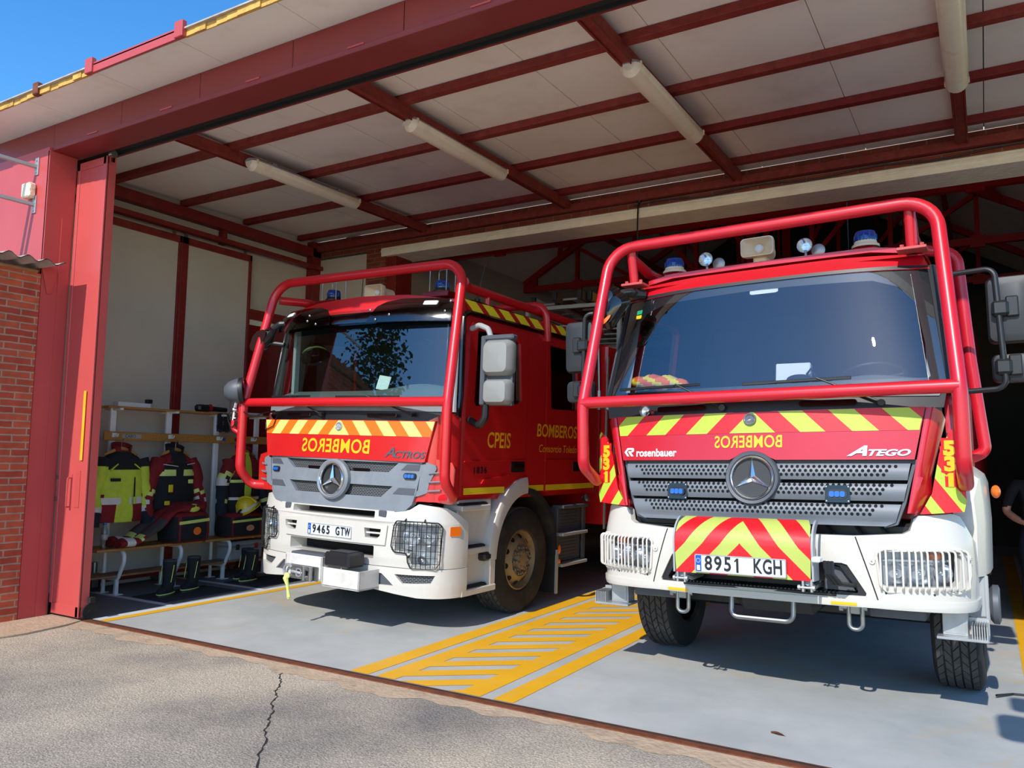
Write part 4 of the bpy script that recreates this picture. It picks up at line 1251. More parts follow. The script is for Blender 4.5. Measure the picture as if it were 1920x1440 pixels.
# ---- winch in the middle of the apron
w = bpy.data.objects.new('winch', None); COL.objects.link(w); w.parent = A; w.location = (0, 0, 0)
g = G(); g.box(-.33, .16, -.36, -.34, .44, .655, .004); g.box(-.33, .16, -.36, -.10, .44, .455, .003); g.box(-.33, -.315, -.36, -.1, .44, .64); g.box(.14, .16, -.36, -.1, .44, .655)
g.box(.16, .62, -.36, -.345, .40, .57, .004); g.box(.16, .62, -.36, -.1, .40, .415); g.box(.605, .62, -.36, -.10, .40, .57); g.box(.16, .175, -.36, -.1, .40, .57)
g.build('mounting_tray', 'dirty_white', w)
g = G(); g.cyl((-.28, -.23, .59), (.12, -.23, .59), .055, 20); g.box(-.33, .1, -.30, -.15, .63, .665, .012); g.build('drum', 'dark_grey_plastic', w)
g = G(); g.box(.19, .50, -.38, -.16, .585, .715, .018); g.box(.23, .46, -.35, -.2, .71, .725, .006); g.build('control_box', 'black_plastic', w)
g = G()
for z in (.535, .455): g.cyl((-.20, -.385, z), (.06, -.385, z), .022, 14)
for x in (-.03, .055): g.cyl((x, -.40, .43), (x, -.40, .555), .02, 14)
g.box(-.24, .12, -.372, -.362, .43, .56, .003)
g.build('fairlead', 'steel', w)
g = G()
N = 14
g.tube([V(-.24, -.40, .50)+V(.055*math.cos(2*PI*i/N*.8+.6), 0, .055*math.sin(2*PI*i/N*.8+.6)) for i in range(N+1)], .014, 8)
g.tube([V(-.19, -.40, .50), V(-.08, -.395, .49), V(-.04, -.38, .495)], .016, 8)
g.tube(fillet([(-.13, -.40, .53), (-.07, -.40, .53), (-.07, -.40, .46), (-.13, -.40, .46)], .02, closed=True), .009, 6, closed=True)
g.build('hook', 'galvanised', w)
g = G()
g.tube([V(-.23, -.41, .475), V(-.235, -.43, .43), V(-.21, -.43, .38), V(-.205, -.42, .32), V(-.19, -.42, .26)], [.022, .026, .016, .014, .018], 8)
g.ball((-.195, -.42, .262), .02, .012, .022, 8, 6); g.ball((-.225, -.425, .455), .035, .02, .03, 8, 6)
g.build('strap', 'pale_yellow', w)
# ---- tubular guard in front of the windscreen
r_ = .047
g = G()
yb_, yt_ = -.13, .16
loop = [(-1.12, .10, 1.235), (-1.345, .03, 1.235), (-1.345, yb_, 1.40), (-1.345, yb_, 2.08), (-1.255, yt_, 3.415), (1.255, yt_, 3.415), (1.345, yb_, 2.08), (1.345, yb_, 1.40), (1.345, .03, 1.235), (1.12, .10, 1.235)]
g.tube(fillet(loop, [0, .1, .16, .5, .24, .24, .5, .16, .1, 0], 8), r_, 14)
gu = g.build('front_guard', 'red_tube', A)
g = G(); g.tube([(-1.345, yb_, 2.10), (1.345, yb_, 2.10)], r_*.95, 12); g.build('cross_bar', 'red_tube', gu)
for s in (-1, 1):
    g = G(); g.tube(fillet([(s*1.245, yt_+.03, 3.24), (s*1.10, .45, 3.245), (s*1.10, 3.4, 3.21)], .1), .045, 12); g.build('roof_rail', 'red_tube', gu)
    for y in (.8, 2.9):
        g = G(); g.cyl((s*1.10, y, 3.10), (s*1.10, y, 3.22), .03, 10); g.build('rail_foot', 'red_tube', gu)
g = G(); g.tube(fillet([(-1.20, 1.86, 2.90), (-1.20, 1.80, 3.30), (1.20, 1.80, 3.30), (1.20, 1.86, 2.90)], .15), .043, 12); g.build('roof_hoop', 'red_tube', gu)
# ---- visor: two smoked shells and a clear middle piece
def vis(u, v, t):
    k = abs(u)/1.15
    zz = lerp(2.865, 3.10, v)
    return V(u*(1-.015*v), lerp(-.065, .035, v**1.5)+.19*k**2.8+.05*max(0, v-.75)+t, zz)
for pl, nm, mm in (([(-1.16, 0), (-.20, .03), (-.23, .45), (-.30, .75), (-.45, .93), (-1.05, 1), (-1.16, .7)], 'visor_shell', 'smoke_plastic'),
                   ([(.28, 0), (1.16, 0), (1.16, .75), (1.08, 1.0), (.62, 1.02), (.46, .9), (.37, .7)], 'visor_shell', 'smoke_plastic'),
                   ([(-.24, .05), (.30, .05), (.36, .62), (-.26, .62)], 'visor_middle', 'clear_plastic')):
    g = G(); g.sheet(pl, fmap=lambda u, v, t: vis(u, v, t-(.015 if nm == 'visor_shell' else 0)), thick=.006, ucuts=UC, vcuts=[.2, .4, .6, .8])
    o = g.build(nm, mm, A)
    if nm == 'visor_shell':
        s = -1 if pl[0][0] < 0 else 1
        g = G(); g.sheet(rr(s*.95-.065, s*.95+.065, .68, .86, .02), fmap=lambda u, v, t: vis(u, v, t-.03), thick=.012); g.build('marker_lamp', 'white_letter', o)
        g = G()
        for (a, b) in ((.55, .30), (.55 if s < 0 else .30, .55), (1.1, .4), (1.12, .85), (.40, .12)): g.ball(vis(s*a, b, -.02), .014, .006, .014, 10, 6)
        g.build('screw', 'steel', o)
g = G(); g.sheet([(-1.13, 0), (1.13, 0), (1.13, 1.0), (-1.13, 1.0)], fmap=lambda u, v, t: vis(u, v*.55, .055), ucuts=UC); g.build('visor_backing', 'gloss_black', A)
# ---- lamps, loudspeaker and aerial on the roof
beacon(A, -.86, .62, 3.275, True); beacon(A, .66, .62, 3.255, True)
horn(A, -.20, .55, 3.325)
g = G(); g.tube([V(.80, 1.05, 3.18), V(.80, 1.05, 3.26)], .028, 8); g.tube([V(.80, 1.05, 3.26), V(.83, 1.06, 3.45), V(.88, 1.08, 3.68)], .006, 6, r1=.003); g.build('aerial', 'black_plastic', A)
g = G(); g.tube([V(-.44, .62, 3.18), V(-.44, .62, 3.24)], .016, 8); g.tube([V(-.44, .62, 3.24), V(-.44, .63, 3.52)], .004, 6); g.build('aerial', 'black_plastic', A)
# ---- grey round search lamp at the left post
sl = bpy.data.objects.new('search_lamp', None); COL.objects.link(sl); sl.parent = A; sl.location = (-1.36, -.17, 2.22)
g = G(); ax = V(.75, .6, .1).normalized()
g.lathe([(.002, -.17), (.06, -.155), (.105, -.11), (.13, -.04), (.135, .01), (.13, .03)], (0, 0, 0), ax, 24); g.build('shell', 'dark_grey_plastic', sl)
g = G(); g.lathe([(.137, .0), (.14, .02), (.137, .045), (.12, .05)], (0, 0, 0), ax, 24); g.build('bezel', 'black_plastic', sl)
g = G(); g.lathe([(.12, .045), (.06, .06), (.002, .064)], (0, 0, 0), ax, 24); g.build('lens', 'lamp_glass', sl)
g = G(); g.cyl((-.05, 0, -.11), (-.07, 0, -.19), .028, 12); g.ball((-.07, 0, -.20), .04, .04, .035, 12, 8); g.cyl((-.07, 0, -.20), (-.08, 0, -.31), .026, 12); g.cyl((-.12, 0, -.30), (-.03, 0, -.30), .02, 10); g.build('joint', 'chrome', sl)
g = G(); N = 16; g.tube([V(-.075, -.02, -.30)+V(.07*math.cos(2*PI*i/N), .01*math.sin(4*PI*i/N), .085*math.sin(2*PI*i/N)) for i in range(N)], .006, 6, closed=True)
g.tube([V(-.10, 0, -.05), V(-.15, 0, -.12), V(-.15, 0, -.22), V(-.13, 0, -.30)], .006, 6); g.build('cable', 'black_wire', sl)
g = G(); g.tube(fillet([(-.08, 0, -.31), (-.08, .0, -.40), (-.02, .03, -.44), (.02, .04, -.44)], .05), .024, 10); g.build('bracket', 'red_tube', sl)
# thin cable from the lamp to the bonnet
g = G(); g.tube([V(-1.30, -.16, 2.0), V(-1.22, -.10, 1.95), V(-1.10, -.04, 2.0), V(-.98, -.03, 2.02), V(-.93, -.02, 1.99), V(-.97, -.04, 1.86), V(-1.09, -.03, 1.82), V(-1.13, .0, 1.9)], .006, 6); g.build('lamp_cable', 'black_wire', A)
# ---- mirrors
m_ = bpy.data.objects.new('kerb_mirror', None); COL.objects.link(m_); m_.parent = A; m_.location = (-1.30, .06, 2.80)
g = G()
rs = []
for (k, yy) in ((.05, -.075), (.6, -.06), (.92, -.02), (1, .02), (.96, .03)):
    rs.append([V(q[0]*k, yy, q[1]*k) for q in [(-.19, -.10), (-.16, -.16), (-.05, -.155), (.05, -.09), (.13, .02), (.15, .10), (.08, .13), (-.04, .11), (-.13, .04)]])
g.rings(rs); g.X = None; g.build('shell', 'gloss_black', m_)
g = G(); g.sheet([(-.16, -.09), (-.14, -.14), (-.05, -.135), (.04, -.075), (.11, .02), (.12, .085), (.06, .10), (-.04, .085), (-.11, .03)], fmap=lambda u, v, t: V(u*.9, -.078, v*.9)); g.build('glass', 'chrome', m_)
g = G(); g.tube(fillet([(.08, .03, .10), (.18, .05, .16), (.28, .12, .17)], .04), .035, 10); g.tube([V(.05, .03, -.04), V(.20, .10, -.06)], .025, 8); g.build('arm', 'black_plastic', m_)
for s in (1,):
    m_ = bpy.data.objects.new('side_mirror', None); COL.objects.link(m_); m_.parent = A; m_.location = (s*1.60, .30, 2.40)
    g = G()
    def shell(z0, z1, w, d, r=.05, name='shell', mt='mirror_silver', yo=0.0):
        q = G(); rs = []
        for (k, yy) in ((.35, -d), (.8, -d*.86), (.96, -d*.45), (1, 0), (.98, .03)):
            o_ = rr(-w*k, w*k, lerp((z0+z1)/2, z0, k), lerp((z0+z1)/2, z1, k), r*k, 4); rs.append([V(a, yy+yo, b) for a, b in o_])
        q.rings(rs); return q.build(name, mt, m_)
    shell(-.045, .29, .155, .11, .06, 'upper_shell'); shell(-.305, -.07, .145, .10, .05, 'lower_shell')
    g = G(); g.box(-s*.165-.025, -s*.165+.025, -.05, .05, -.31, .33, .012); g.box(-.16, .16, -.045, .05, .285, .335, .015); g.box(-.14, .14, .0, .04, -.31, .3); g.build('frame', 'dark_grey_plastic', m_)
    g = G(); g.tube(fillet([(-s*.36, .05, .42), (-s*.24, .0, .44), (-s*.14, 0, .40), (-s*.10, 0, .30)], .06), .026, 10); g.build('upper_arm', 'silver_plastic', m_)
    g = G(); g.tube(fillet([(-s*.14, 0, -.30), (-s*.145, 0, -.42), (-s*.20, .0, -.50), (-s*.36, .06, -.44)], .05), .034, 10); g.build('lower_arm', 'black_plastic', m_)
# ---- doors, glass, handles, lettering
for s in (1, -1):
    fx = lambda off: (lambda u, v, t: (s*(1.19+off-t-.035*max(0, v-2.2)**1.6), u, v))
    VC = [2.2, 2.5, 2.7, 2.9]
    d1 = [(.33, 1.25), (.90, 1.25), (1.02, 1.31), (1.445, 1.31), (1.445, 2.93), (.44, 2.90), (.40, 2.86), (.335, 2.05)]
    g = G(); g.sheet(d1, [WF], fmap=fx(.022), thick=.022, vcuts=VC); D1 = g.build('front_door', 'red_paint', A)
    g = G(); g.sheet([(.30, 1.28), (3.1, 1.28), (3.1, 3.0), (.40, 3.0), (.30, 2.1)], [WF, WR], fmap=lambda u, v, t: (s*(1.125-.035*max(0, v-2.2)**1.6), u, v), vcuts=VC); g.build('side_lining', 'cab_interior', A)
    d2 = [(1.86, 1.25), (2.72, 1.25), (2.72, 2.94), (1.86, 2.935)]
    g = G(); g.sheet(d2, [WR], fmap=fx(.022), thick=.022, vcuts=VC); D2 = g.build('rear_door', 'red_paint', A)
    g = G(); g.sheet([(1.46, 1.31), (1.845, 1.25), (1.845, 2.93), (1.46, 2.93)], fmap=fx(.016), thick=.016, vcuts=VC); g.build('door_post', 'red_paint', A)
    for D, W_ in ((D1, WF), (D2, WR)):
        g = G(); g.sheet(W_, fmap=fx(-.015), vcuts=VC); g.build('side_window', 'side_glass', D, 0)
        cx = sum(p[0] for p in W_)/len(W_); cz_ = sum(p[1] for p in W_)/len(W_)
        inn = [(cx+(p[0]-cx)*.93, cz_+(p[1]-cz_)*.95) for p in W_]
        g = G(); g.sheet(W_, [inn], fmap=fx(-.008), thick=.012, vcuts=VC); g.build('window_seal', 'gloss_black', D)
    for D, (a, b) in ((D1, (1.16, 1.42)), (D2, (2.50, 2.74-.04))):
        g = G(); g.sheet(rr(a, b, 1.465, 1.575, .015), fmap=fx(.028), thick=.01); h_ = g.build('handle', 'black_plastic', D)
        g = G(); g.sheet(rr(a+.04, b-.03, 1.515, 1.545, .01), fmap=fx(.04), thick=.014); g.build('handle_grip', 'gloss_black', D)
    g = G(); g.sheet([(.34, 1.565), (1.44, 1.58), (1.44, 1.592), (.34, 1.577)], fmap=fx(.032), thick=.012)
    g.sheet([(.62, 1.36), (1.12, 1.42), (1.12, 1.44), (.66, 1.40)], fmap=fx(.036), thick=.016)
    g.build('crease', 'red_paint', D1)
    g = G(); g.sheet([(1.86, 1.585), (2.72, 1.59), (2.72, 1.60), (1.86, 1.595)], fmap=fx(.032), thick=.012); g.build('crease', 'red_paint', D2)
    for par, a, b, o in ((D1, .34, 1.04, .026), (A, 1.47, 1.84, .02), (D2, 1.87, 2.71, .026), (A, 2.74, 3.10, .004)):
        z0 = 1.263
        g = G()
        for k in range(5): g.sheet([(a, z0+k*.0125), (b, z0+k*.0125), (b, z0+k*.0125+.0105), (a, z0+k*.0125+.0105)], fmap=fx(o))
        g.build('reflective_band', 'side_yellow', par)
    my = -1 if s < 0 else 1
    T_ = lambda cy, cz_: (lambda u, v, t: fx(.027)(cy+u*my, cz_+v, 0))
    g = G(); g.text('CPEIS', .215, T_(.915, 1.775), sx=.82, bold=.003, shear=.06); g.build('lettering', 'letter_yellow', D1, 0)
    g = G(); g.chars('1836', .085, T_(.60, 1.487), .062, sx=1.1, bold=.003); g.build('model_badge', 'black_plastic', D1, 0)
    g = G(); g.text('BOMBEROS', .195, T_(2.11, 1.905), sx=.93, bold=.003, shear=.08); g.text('Consorcio Toledo', .118, T_(2.14, 1.713), sx=1.0, shear=.16); g.build('lettering', 'letter_yellow', D2, 0)
    # striped band on the edge of the roof
    cuts = []
    for k in range(14):
        c = .44+.298*k
        for e in (0, .192): cuts.append(((c+e, 3.01), (1, 1.35)))
    mf = lambda u, v: 1 if 0 <= (((u+1.35*(v-3.01)) - .44)/.298) and ((((u+1.35*(v-3.01))-.44)/.298) % 1) < .644 else 0
    g = G(); g.sheet([(.36, 3.008), (3.2, 3.03), (3.2, 3.125), (.30, 3.105)], fmap=lambda u, v, t: (s*(1.198-.035*(v-2.2)**1.6+.004-.15*max(0, v-3.05)), u, v), cuts=cuts, matfn=mf, vcuts=[3.04, 3.08])
    g.build('roof_stripes', ['red_paint', 'side_yellow'], A)
    # entry steps and wheel arch, white
    g = G()
    g.box(s*1.02, s*1.16, .34, .90, .34, 1.22, .01)
    g.box(s*1.0, s*1.225, .32, .80, 1.11, 1.16, .008); g.box(s*1.0, s*1.225, .30, .80, .705, .76, .008); g.box(s*1.0, s*1.245, .33, .90, .33, .39, .008); g.box(s*1.08, s*1.235, .80, .90, .36, .63, .01)
    stp = g.build('entry_steps', 'white_paint', A)
    for (z, a, b) in ((1.165, .34, .76), (.765, .33, .74), (.395, .36, .78)):
        g = G(); g.box(s*1.10, s*1.215, a, b, z-.005, z+.012, .003)
        for k in range(14): yy = lerp(a+.02, b-.02, k/13); g.box(s*1.11, s*1.21, yy-.005, yy+.005, z+.01, z+.02)
        g.build('step_tread', 'black_plastic', stp)
    g = G()
    a0, a1 = R(90), R(178); N = 18
    cy, czz = 1.46, .60
    rs = []
    for i in range(N+1):
        a = lerp(a0, a1, i/N); ca, sa = math.cos(a), math.sin(a)
        ro_y, ro_z, ri_y, ri_z = .675, .81, .565, .645
        rs.append([V(s*1.235, cy+ro_y*ca, czz+ro_z*sa), V(s*1.25, cy+lerp(ro_y, ri_y, .5)*ca, czz+lerp(ro_z, ri_z, .5)*sa), V(s*1.245, cy+ri_y*ca, czz+ri_z*sa), V(s*.98, cy+ri_y*ca, czz+ri_z*sa), V(s*.98, cy+ro_y*ca, czz+ro_z*sa)])
    g.rings(rs); g.build('wheel_arch', 'white_paint', A, 40)
    g = G(); g.box(s*1.06, s*1.24, .70, .88, .62, .70, .02); g.build('arch_lining', 'black_plastic', A)
    g = G(); rs = []
    for i in range(N+1):
        a = lerp(R(90), R(-5), i/N); ca, sa = math.cos(a), math.sin(a)
        rs.append([V(s*1.22, cy+.70*ca, czz+.70*sa), V(s*1.22, cy+.655*ca, czz+.64*sa), V(s*.90, cy+.655*ca, czz+.64*sa), V(s*.90, cy+.70*ca, czz+.70*sa)])
    g.rings(rs); g.box(s*.90, s*1.21, 2.13, 2.17, .13, .60, .004); g.build('mudguard', 'rubber', A)
    g = G(); g.bar(V(s*1.225, 2.155, .12), V(s*1.225, 2.155, .60), .02, .04); g.build('mudguard_edge', 'silver_plastic', A)
    for z in (.60, .47):
        g = G(); g.ball((s*1.235, 2.19, z), .018, .02, .05 if z > .5 else .028, 10, 8); g.build('side_marker', 'amber', A)
    # step box behind the wheel
    g = G(); g.box(s*.95, s*1.17, 2.25, 2.82, .44, 1.06, .01)
    for k in range(16): g.box(s*1.17, s*1.176, 2.30, 2.72, .46+k*.036, .475+k*.036)
    bx = g.build('battery_box', 'dark_grey_plastic', A)
    for z in (1.07, .76, .42):
        g = G(); g.box(s*1.10, s*1.25, 2.24, 2.86, z-.02, z+.015, .005); g.build('step_plate', 'silver_plastic' if z < .8 else 'dark_grey_plastic', bx)
    g = G(); g.bar(V(s*1.2, 2.83, .44), V(s*1.2, 2.83, 1.06), .03, .05); g.build('step_post', 'dark_grey_plastic', bx)
    g = G(); g.ball((s*1.22, 2.85, 1.15), .035, .04, .05, 10, 8); g.cyl((s*1.16, 2.85, 1.15), (s*1.26, 2.85, 1.12), .02, 10); g.build('coupling', 'steel', A)
    wheel(A, s*1.065, 1.43, .54+s*.0199*1.065, .54, .31, s)
    wheel(A, s*1.00, 5.3, .54+s*.0199*1.0, .54, .36, s, nuts=False, tread=False)
# equipment body behind the cab
g = G(); g.box(-1.24, 1.24, 3.30, 7.6, .80, 3.05, .03); g.build('equipment_body', 'red_paint', A)
g = G()
for (y, z) in ((3.75, 3.66), (6.4, 3.475)):
    g.bar(V(-.25, y, z), V(1.22, y, z), .05, .05)
    for x in (-.22, 1.19): g.bar(V(x, y, 3.04), V(x, y, z), .05, .05)
for x in (-.22, 1.19): g.bar(V(x, 3.75, 3.66), V(x, 6.4, 3.475), .04, .04)
for k in range(6): g.bar(V(-.22, 3.75+k*.45, 3.40), V(1.19, 3.75+k*.45, 3.40-.0*k), .02, .02)
g.build('ladder_rack', 'silver_plastic', A)
g = G(); g.bar(V(1.235, 3.33, .75), V(1.235, 3.33, 2.9), .02, .03); g.build('corner_strip', 'silver_plastic', A)
g = G(); g.box(-.85, .85, .2, 7.4, .55, .95, .02); g.box(-.95, .95, 1.30, 1.56, .45, .65); g.build('chassis', 'black_plastic', A)
# ---- inside the cab
g = G(); g.sheet([(-1.12, .07), (-.85, -.0), (0, -.02), (.85, 0), (1.12, .07), (1.13, .62), (-1.13, .62)], fmap=lambda u, v, t: V(u, v+.03, 2.145+.10*min(1, max(0, (v-.05)/.25))+.07*math.exp(-((u-.62)/.33)**2)*max(0, min(1, (v-.05)/.3))-t), thick=.25, ucuts=UC, vcuts=[.1, .2, .3, .4, .5]); g.build('dashboard', 'cab_dash', A)
steering(A, .62, .62, 2.30, .24)
seat(A, .62, 1.05, 1.85); seat(A, -.65, 1.05, 1.85)
g = G(); g.box(-1.1, 1.1, 2.0, 2.05, 1.3, 3.0); g.box(-1.10, 1.10, .35, 2.0, 3.03, 3.06); g.build('cab_lining', 'cab_interior', A)
g = G(); g.box(-1.06, -1.02, .25, .33, 2.2, 2.95, .01); g.box(1.02, 1.06, .25, .33, 2.2, 2.95, .01); g.build('pillar_lining', 'silver_plastic', A)
# ================================================================ TRUCK ON THE RIGHT
B = thing('fire_truck', 'smaller red fire truck with black grille slats and numeral 531, parked on the right', 'fire truck', (5.931, 1.0, 0), (0, R(-1.06), R(-1.51)))
UC = frange(-1.4, 1.4, 40)
# ---- cab shell
g = G()
side_out = [(.24, 1.30), (.26, 2.05), (.46, 2.90), (.55, 3.02), (2.30, 3.06), (2.30, 1.0), (1.85, 1.0), (1.80, 1.30)]
WFB = [(.52, 2.78), (1.35, 2.80), (1.42, 2.76), (1.42, 2.12), (1.38, 2.08), (.42, 2.04), (.39, 2.08)]
sx_ = lambda v: 1.185-.14*max(0, v-2.05)**1.3
for s in (-1, 1):
    g.sheet(side_out, [WFB], fmap=lambda u, v, t, s=s: (s*(sx_(v)-t), u, v), thick=.05, vcuts=[2.05, 2.3, 2.6, 2.9])
def roofB(u, v):
    x = -1.06+2.12*u; y = .34+v*1.96
    return V(x, y, 3.02+.05*(1-abs(2*u-1)**3)*min(1, .3+v*3)-.06*max(0, 1-v*10))
g.grid(roofB, 24, 16)
def rf(u, v, t):
    k = abs(u)/1.08
    return V(u, .275+.115*k**4+(v-2.88)*.55+t, v)
g.sheet([(-1.085, 2.875), (0, 2.905), (1.085, 2.875), (1.04, 2.99), (.5, 3.015), (-.5, 3.015), (-1.04, 2.99)], fmap=rf, thick=.03, ucuts=frange(-1, 1, 16))
g.box(-1.10, 1.10, 2.24, 2.30, 1.2, 3.05); g.box(-1.12, 1.12, .30, 2.28, 1.22, 1.30)
g.build('cab', 'crimson_paint', B)
# ---- windscreen
def wsB(u, v):
    x = lerp(1.175, 1.08, v)*(2*u-1); k = abs(2*u-1)
    return V(x, lerp(.07, .285, v)+lerp(.10, .115, v)*k**4, lerp(2.065, 2.885, v)+.02*(1-k*k)*v)
g = G(); g.grid(wsB, 40, 14); g.build('windscreen', 'windscreen_dark', B, 60)
g = G()
fr_in = [(.045, .07), (.955, .07), (.965, .10), (.95, .70), (.91, .84), (.84, .905), (.5, .925), (.16, .905), (.09, .84), (.05, .70), (.035, .10)]
g.sheet([(0, -.02), (1, -.02), (1, 1.01), (0, 1.01)], [fr_in], fmap=lambda u, v, t: wsB(u, v)+V(0, .006+t, 0), ucuts=frange(0, 1, 40), vcuts=frange(0, 1, 10)); g.build('frit_band', 'black_plastic', B)
g = G()
g.sheet([(-.012, -.03), (1.012, -.03), (1.012, 1.02), (-.012, 1.02)], [rr(.004, .996, 0, .99, .02)], fmap=lambda u, v, t: wsB(u, v)+V(0, -.006+t, 0), thick=.02, ucuts=frange(0, 1, 40), vcuts=frange(0, 1, 8)); g.build('windscreen_seal', 'black_plastic', B)
g = G(); g.sheet(rr(.462, .555, .885, .94, .012), fmap=lambda u, v, t: wsB(u, v)+V(0, .012, 0), ucuts=frange(.4, .6, 4), thick=.0); g.build('windscreen_tag', 'paper', B)
for (v0, v1, mt) in ((.845, .885, 'floor_dark'), (.80, .835, 'letter_yellow')):
    g = G(); g.sheet([(.045, v0), (.068, v0), (.068, v1), (.045, v1)], fmap=lambda u, v, t: wsB(u, v)+V(0, -.008, 0)); 
    o = g.build('windscreen_sticker', 'sticker_green' if mt == 'floor_dark' else mt, B)
for s in (-1, 1):
    g = G(); g.tube([V(s*1.20, .20, 2.0), V(s*1.195, .215, 2.1), V(s*1.14, .34, 2.55), V(s*1.09, .45, 2.9)], .03, 8); g.build('pillar_trim', 'dark_grey_plastic', B)
    g = G(); g.sheet([(0, 0), (.30, 0), (.26, .8), (0, .8)], fmap=lambda u, v, t, s=s: V(s*(1.155-.10*v*.6-u*.35), .28+v*.30-.02, 2.07+v), thick=.02); g.build('pillar_lining', 'silver_plastic', B)
# ---- cowl with wiper motor recess
g = G(); g.sheet([(-1.14, 1.925), (1.14, 1.925), (1.17, 2.075), (-1.17, 2.075)], fmap=bulge(-.06, .12, .2, 1.95), thick=.03, ucuts=frange(-1.1, 1.1, 20)); cwB = g.build('cowl', 'black_plastic', B)
g = G(); g.sheet([(.05, 2.02), (1.12, 2.0), (1.16, 2.06), (.05, 2.06)], fmap=bulge(-.068, .12, .2, 1.95), thick=.02, ucuts=frange(0, 1.1, 10)); g.build('cowl_panel', 'grey_plastic', cwB)
for s in (-1, 1):
    g = G(); a, b = (-.70, -.33) if s < 0 else (.31, .66)
    g.sheet(rr(a, b, 1.952, 1.992, .018), fmap=lambda u, v, t: bulge(-.082, .12, .2, 1.95)(u, v, t), thick=.03, ucuts=[a+.1, b-.1]); g.build('grab_handle', 'gloss_black', cwB)
wiper(B, (-.20, -.075, 1.965), (-.55, -.045, 2.15), (-1.05, .10, 2.145), (-.375, -.02, 2.14))
wiper(B, (.80, .0, 1.965), (.42, -.03, 2.14), (-.07, -.03, 2.125), (.625, .02, 2.135))
# ---- bonnet
hoodB = bulge(-.085, .082, .12, 1.75)
ring = [(.185*math.cos(a), 1.485+.175*math.sin(a)) for a in [R(40)+R(100)*i/10 for i in range(11)]]
out = [(-.975, 1.603), (-.155, 1.603)]+ring[::-1][1:-1]+[(.155, 1.603), (.975, 1.603), (1.045, 1.93), (-1.045, 1.93)]
g = G(); g.sheet(out, fmap=hoodB, thick=.03, ucuts=frange(-1, 1, 24)); hB = g.build('bonnet', 'crimson_paint', B)
ol = [(-1.008, 1.785), (1.008, 1.785), (1.035, 1.90), (1.0, 1.927), (-1.035, 1.927)]
cB_ = chevrons(lambda u, v, t: hoodB(u, v, -.003), -1.05, 1.05, 1.785, 1.93, .315, .49, ['decal_red', 'fluo_yellow'], hB, 'chevron_band', slant=1.0, outline=ol, cutsu=frange(-1, 1, 24))
cB_['label'] = 'fluorescent yellow and red chevron band'
g = G(); g.text('BOMBEROS', .115, lambda u, v, t: hoodB(u-.027, v+1.722, -.004), mirror=True, sx=.76, bold=.002, spacing=1.05); g.build('lettering', 'letter_yellow', hB, 0)
# maker's sign: white angular mark and lower-case name
g = G()
fm_ = lambda u, v, t: hoodB(u, v, -.004)
X0, Z0 = -.965, 1.632
def pl(pts): g.sheet([(X0+a*.078, Z0+b*.062) for a, b in pts], fmap=fm_)
pl([(0, .5), (.33, 1), (.95, 1), (1.05, .88), (1.05, .62), (.9, .48), (.72, .46), (1.02, 0), (.74, 0), (.42, .5), (.42, .62), (.78, .62), (.82, .70), (.78, .78), (.44, .78), (.26, .5), (.56, 0), (.33, 0)])
g.text('rosenbauer', .078, lambda u, v, t: fm_(u-.703, v+1.655, t), sx=.90, bold=.002); g.build('maker_sign', 'white_letter', hB, 0)
g = G(); g.text('A', .088, lambda u, v, t: hoodB(u+.655, v+1.655, -.008), sx=1.7, shear=.5, bold=.003)
g.text('TEGO', .055, lambda u, v, t: hoodB(u+.825, v+1.644, -.008), sx=1.65, shear=.35, bold=.002); g.build('model_badge', 'badge_silver', hB, 0)
g = G(); g.sheet(circ(-.012, 1.878, .043), fmap=lambda u, v, t: hoodB(u, v, t-.014), thick=.012); g.build('round_badge', 'dark_grey_plastic', hB)
star(lambda u, v, t: hoodB(u, v, t-.014), (-.012, 1.878), .036, B, 'badge_ring')
# round inspection lamp on the cowl left
g = G(); g.lathe([(.002, -.03), (.035, -.025), (.042, 0), (.036, .006)], (-.805, -.01, 1.965), (0, -1, 0), 18); o = g.build('fog_lamp', 'chrome', B)
g = G(); g.lathe([(.036, .004), (.02, .014), (.002, .016)], (-.805, -.01, 1.965), (0, -1, 0), 18); g.build('lens', 'lamp_glass', o)
g = G(); g.ball((-.735, -.03, 1.955), .016, .012, .016, 12, 8); g.build('lamp_lens', 'dark_red_paint', B)
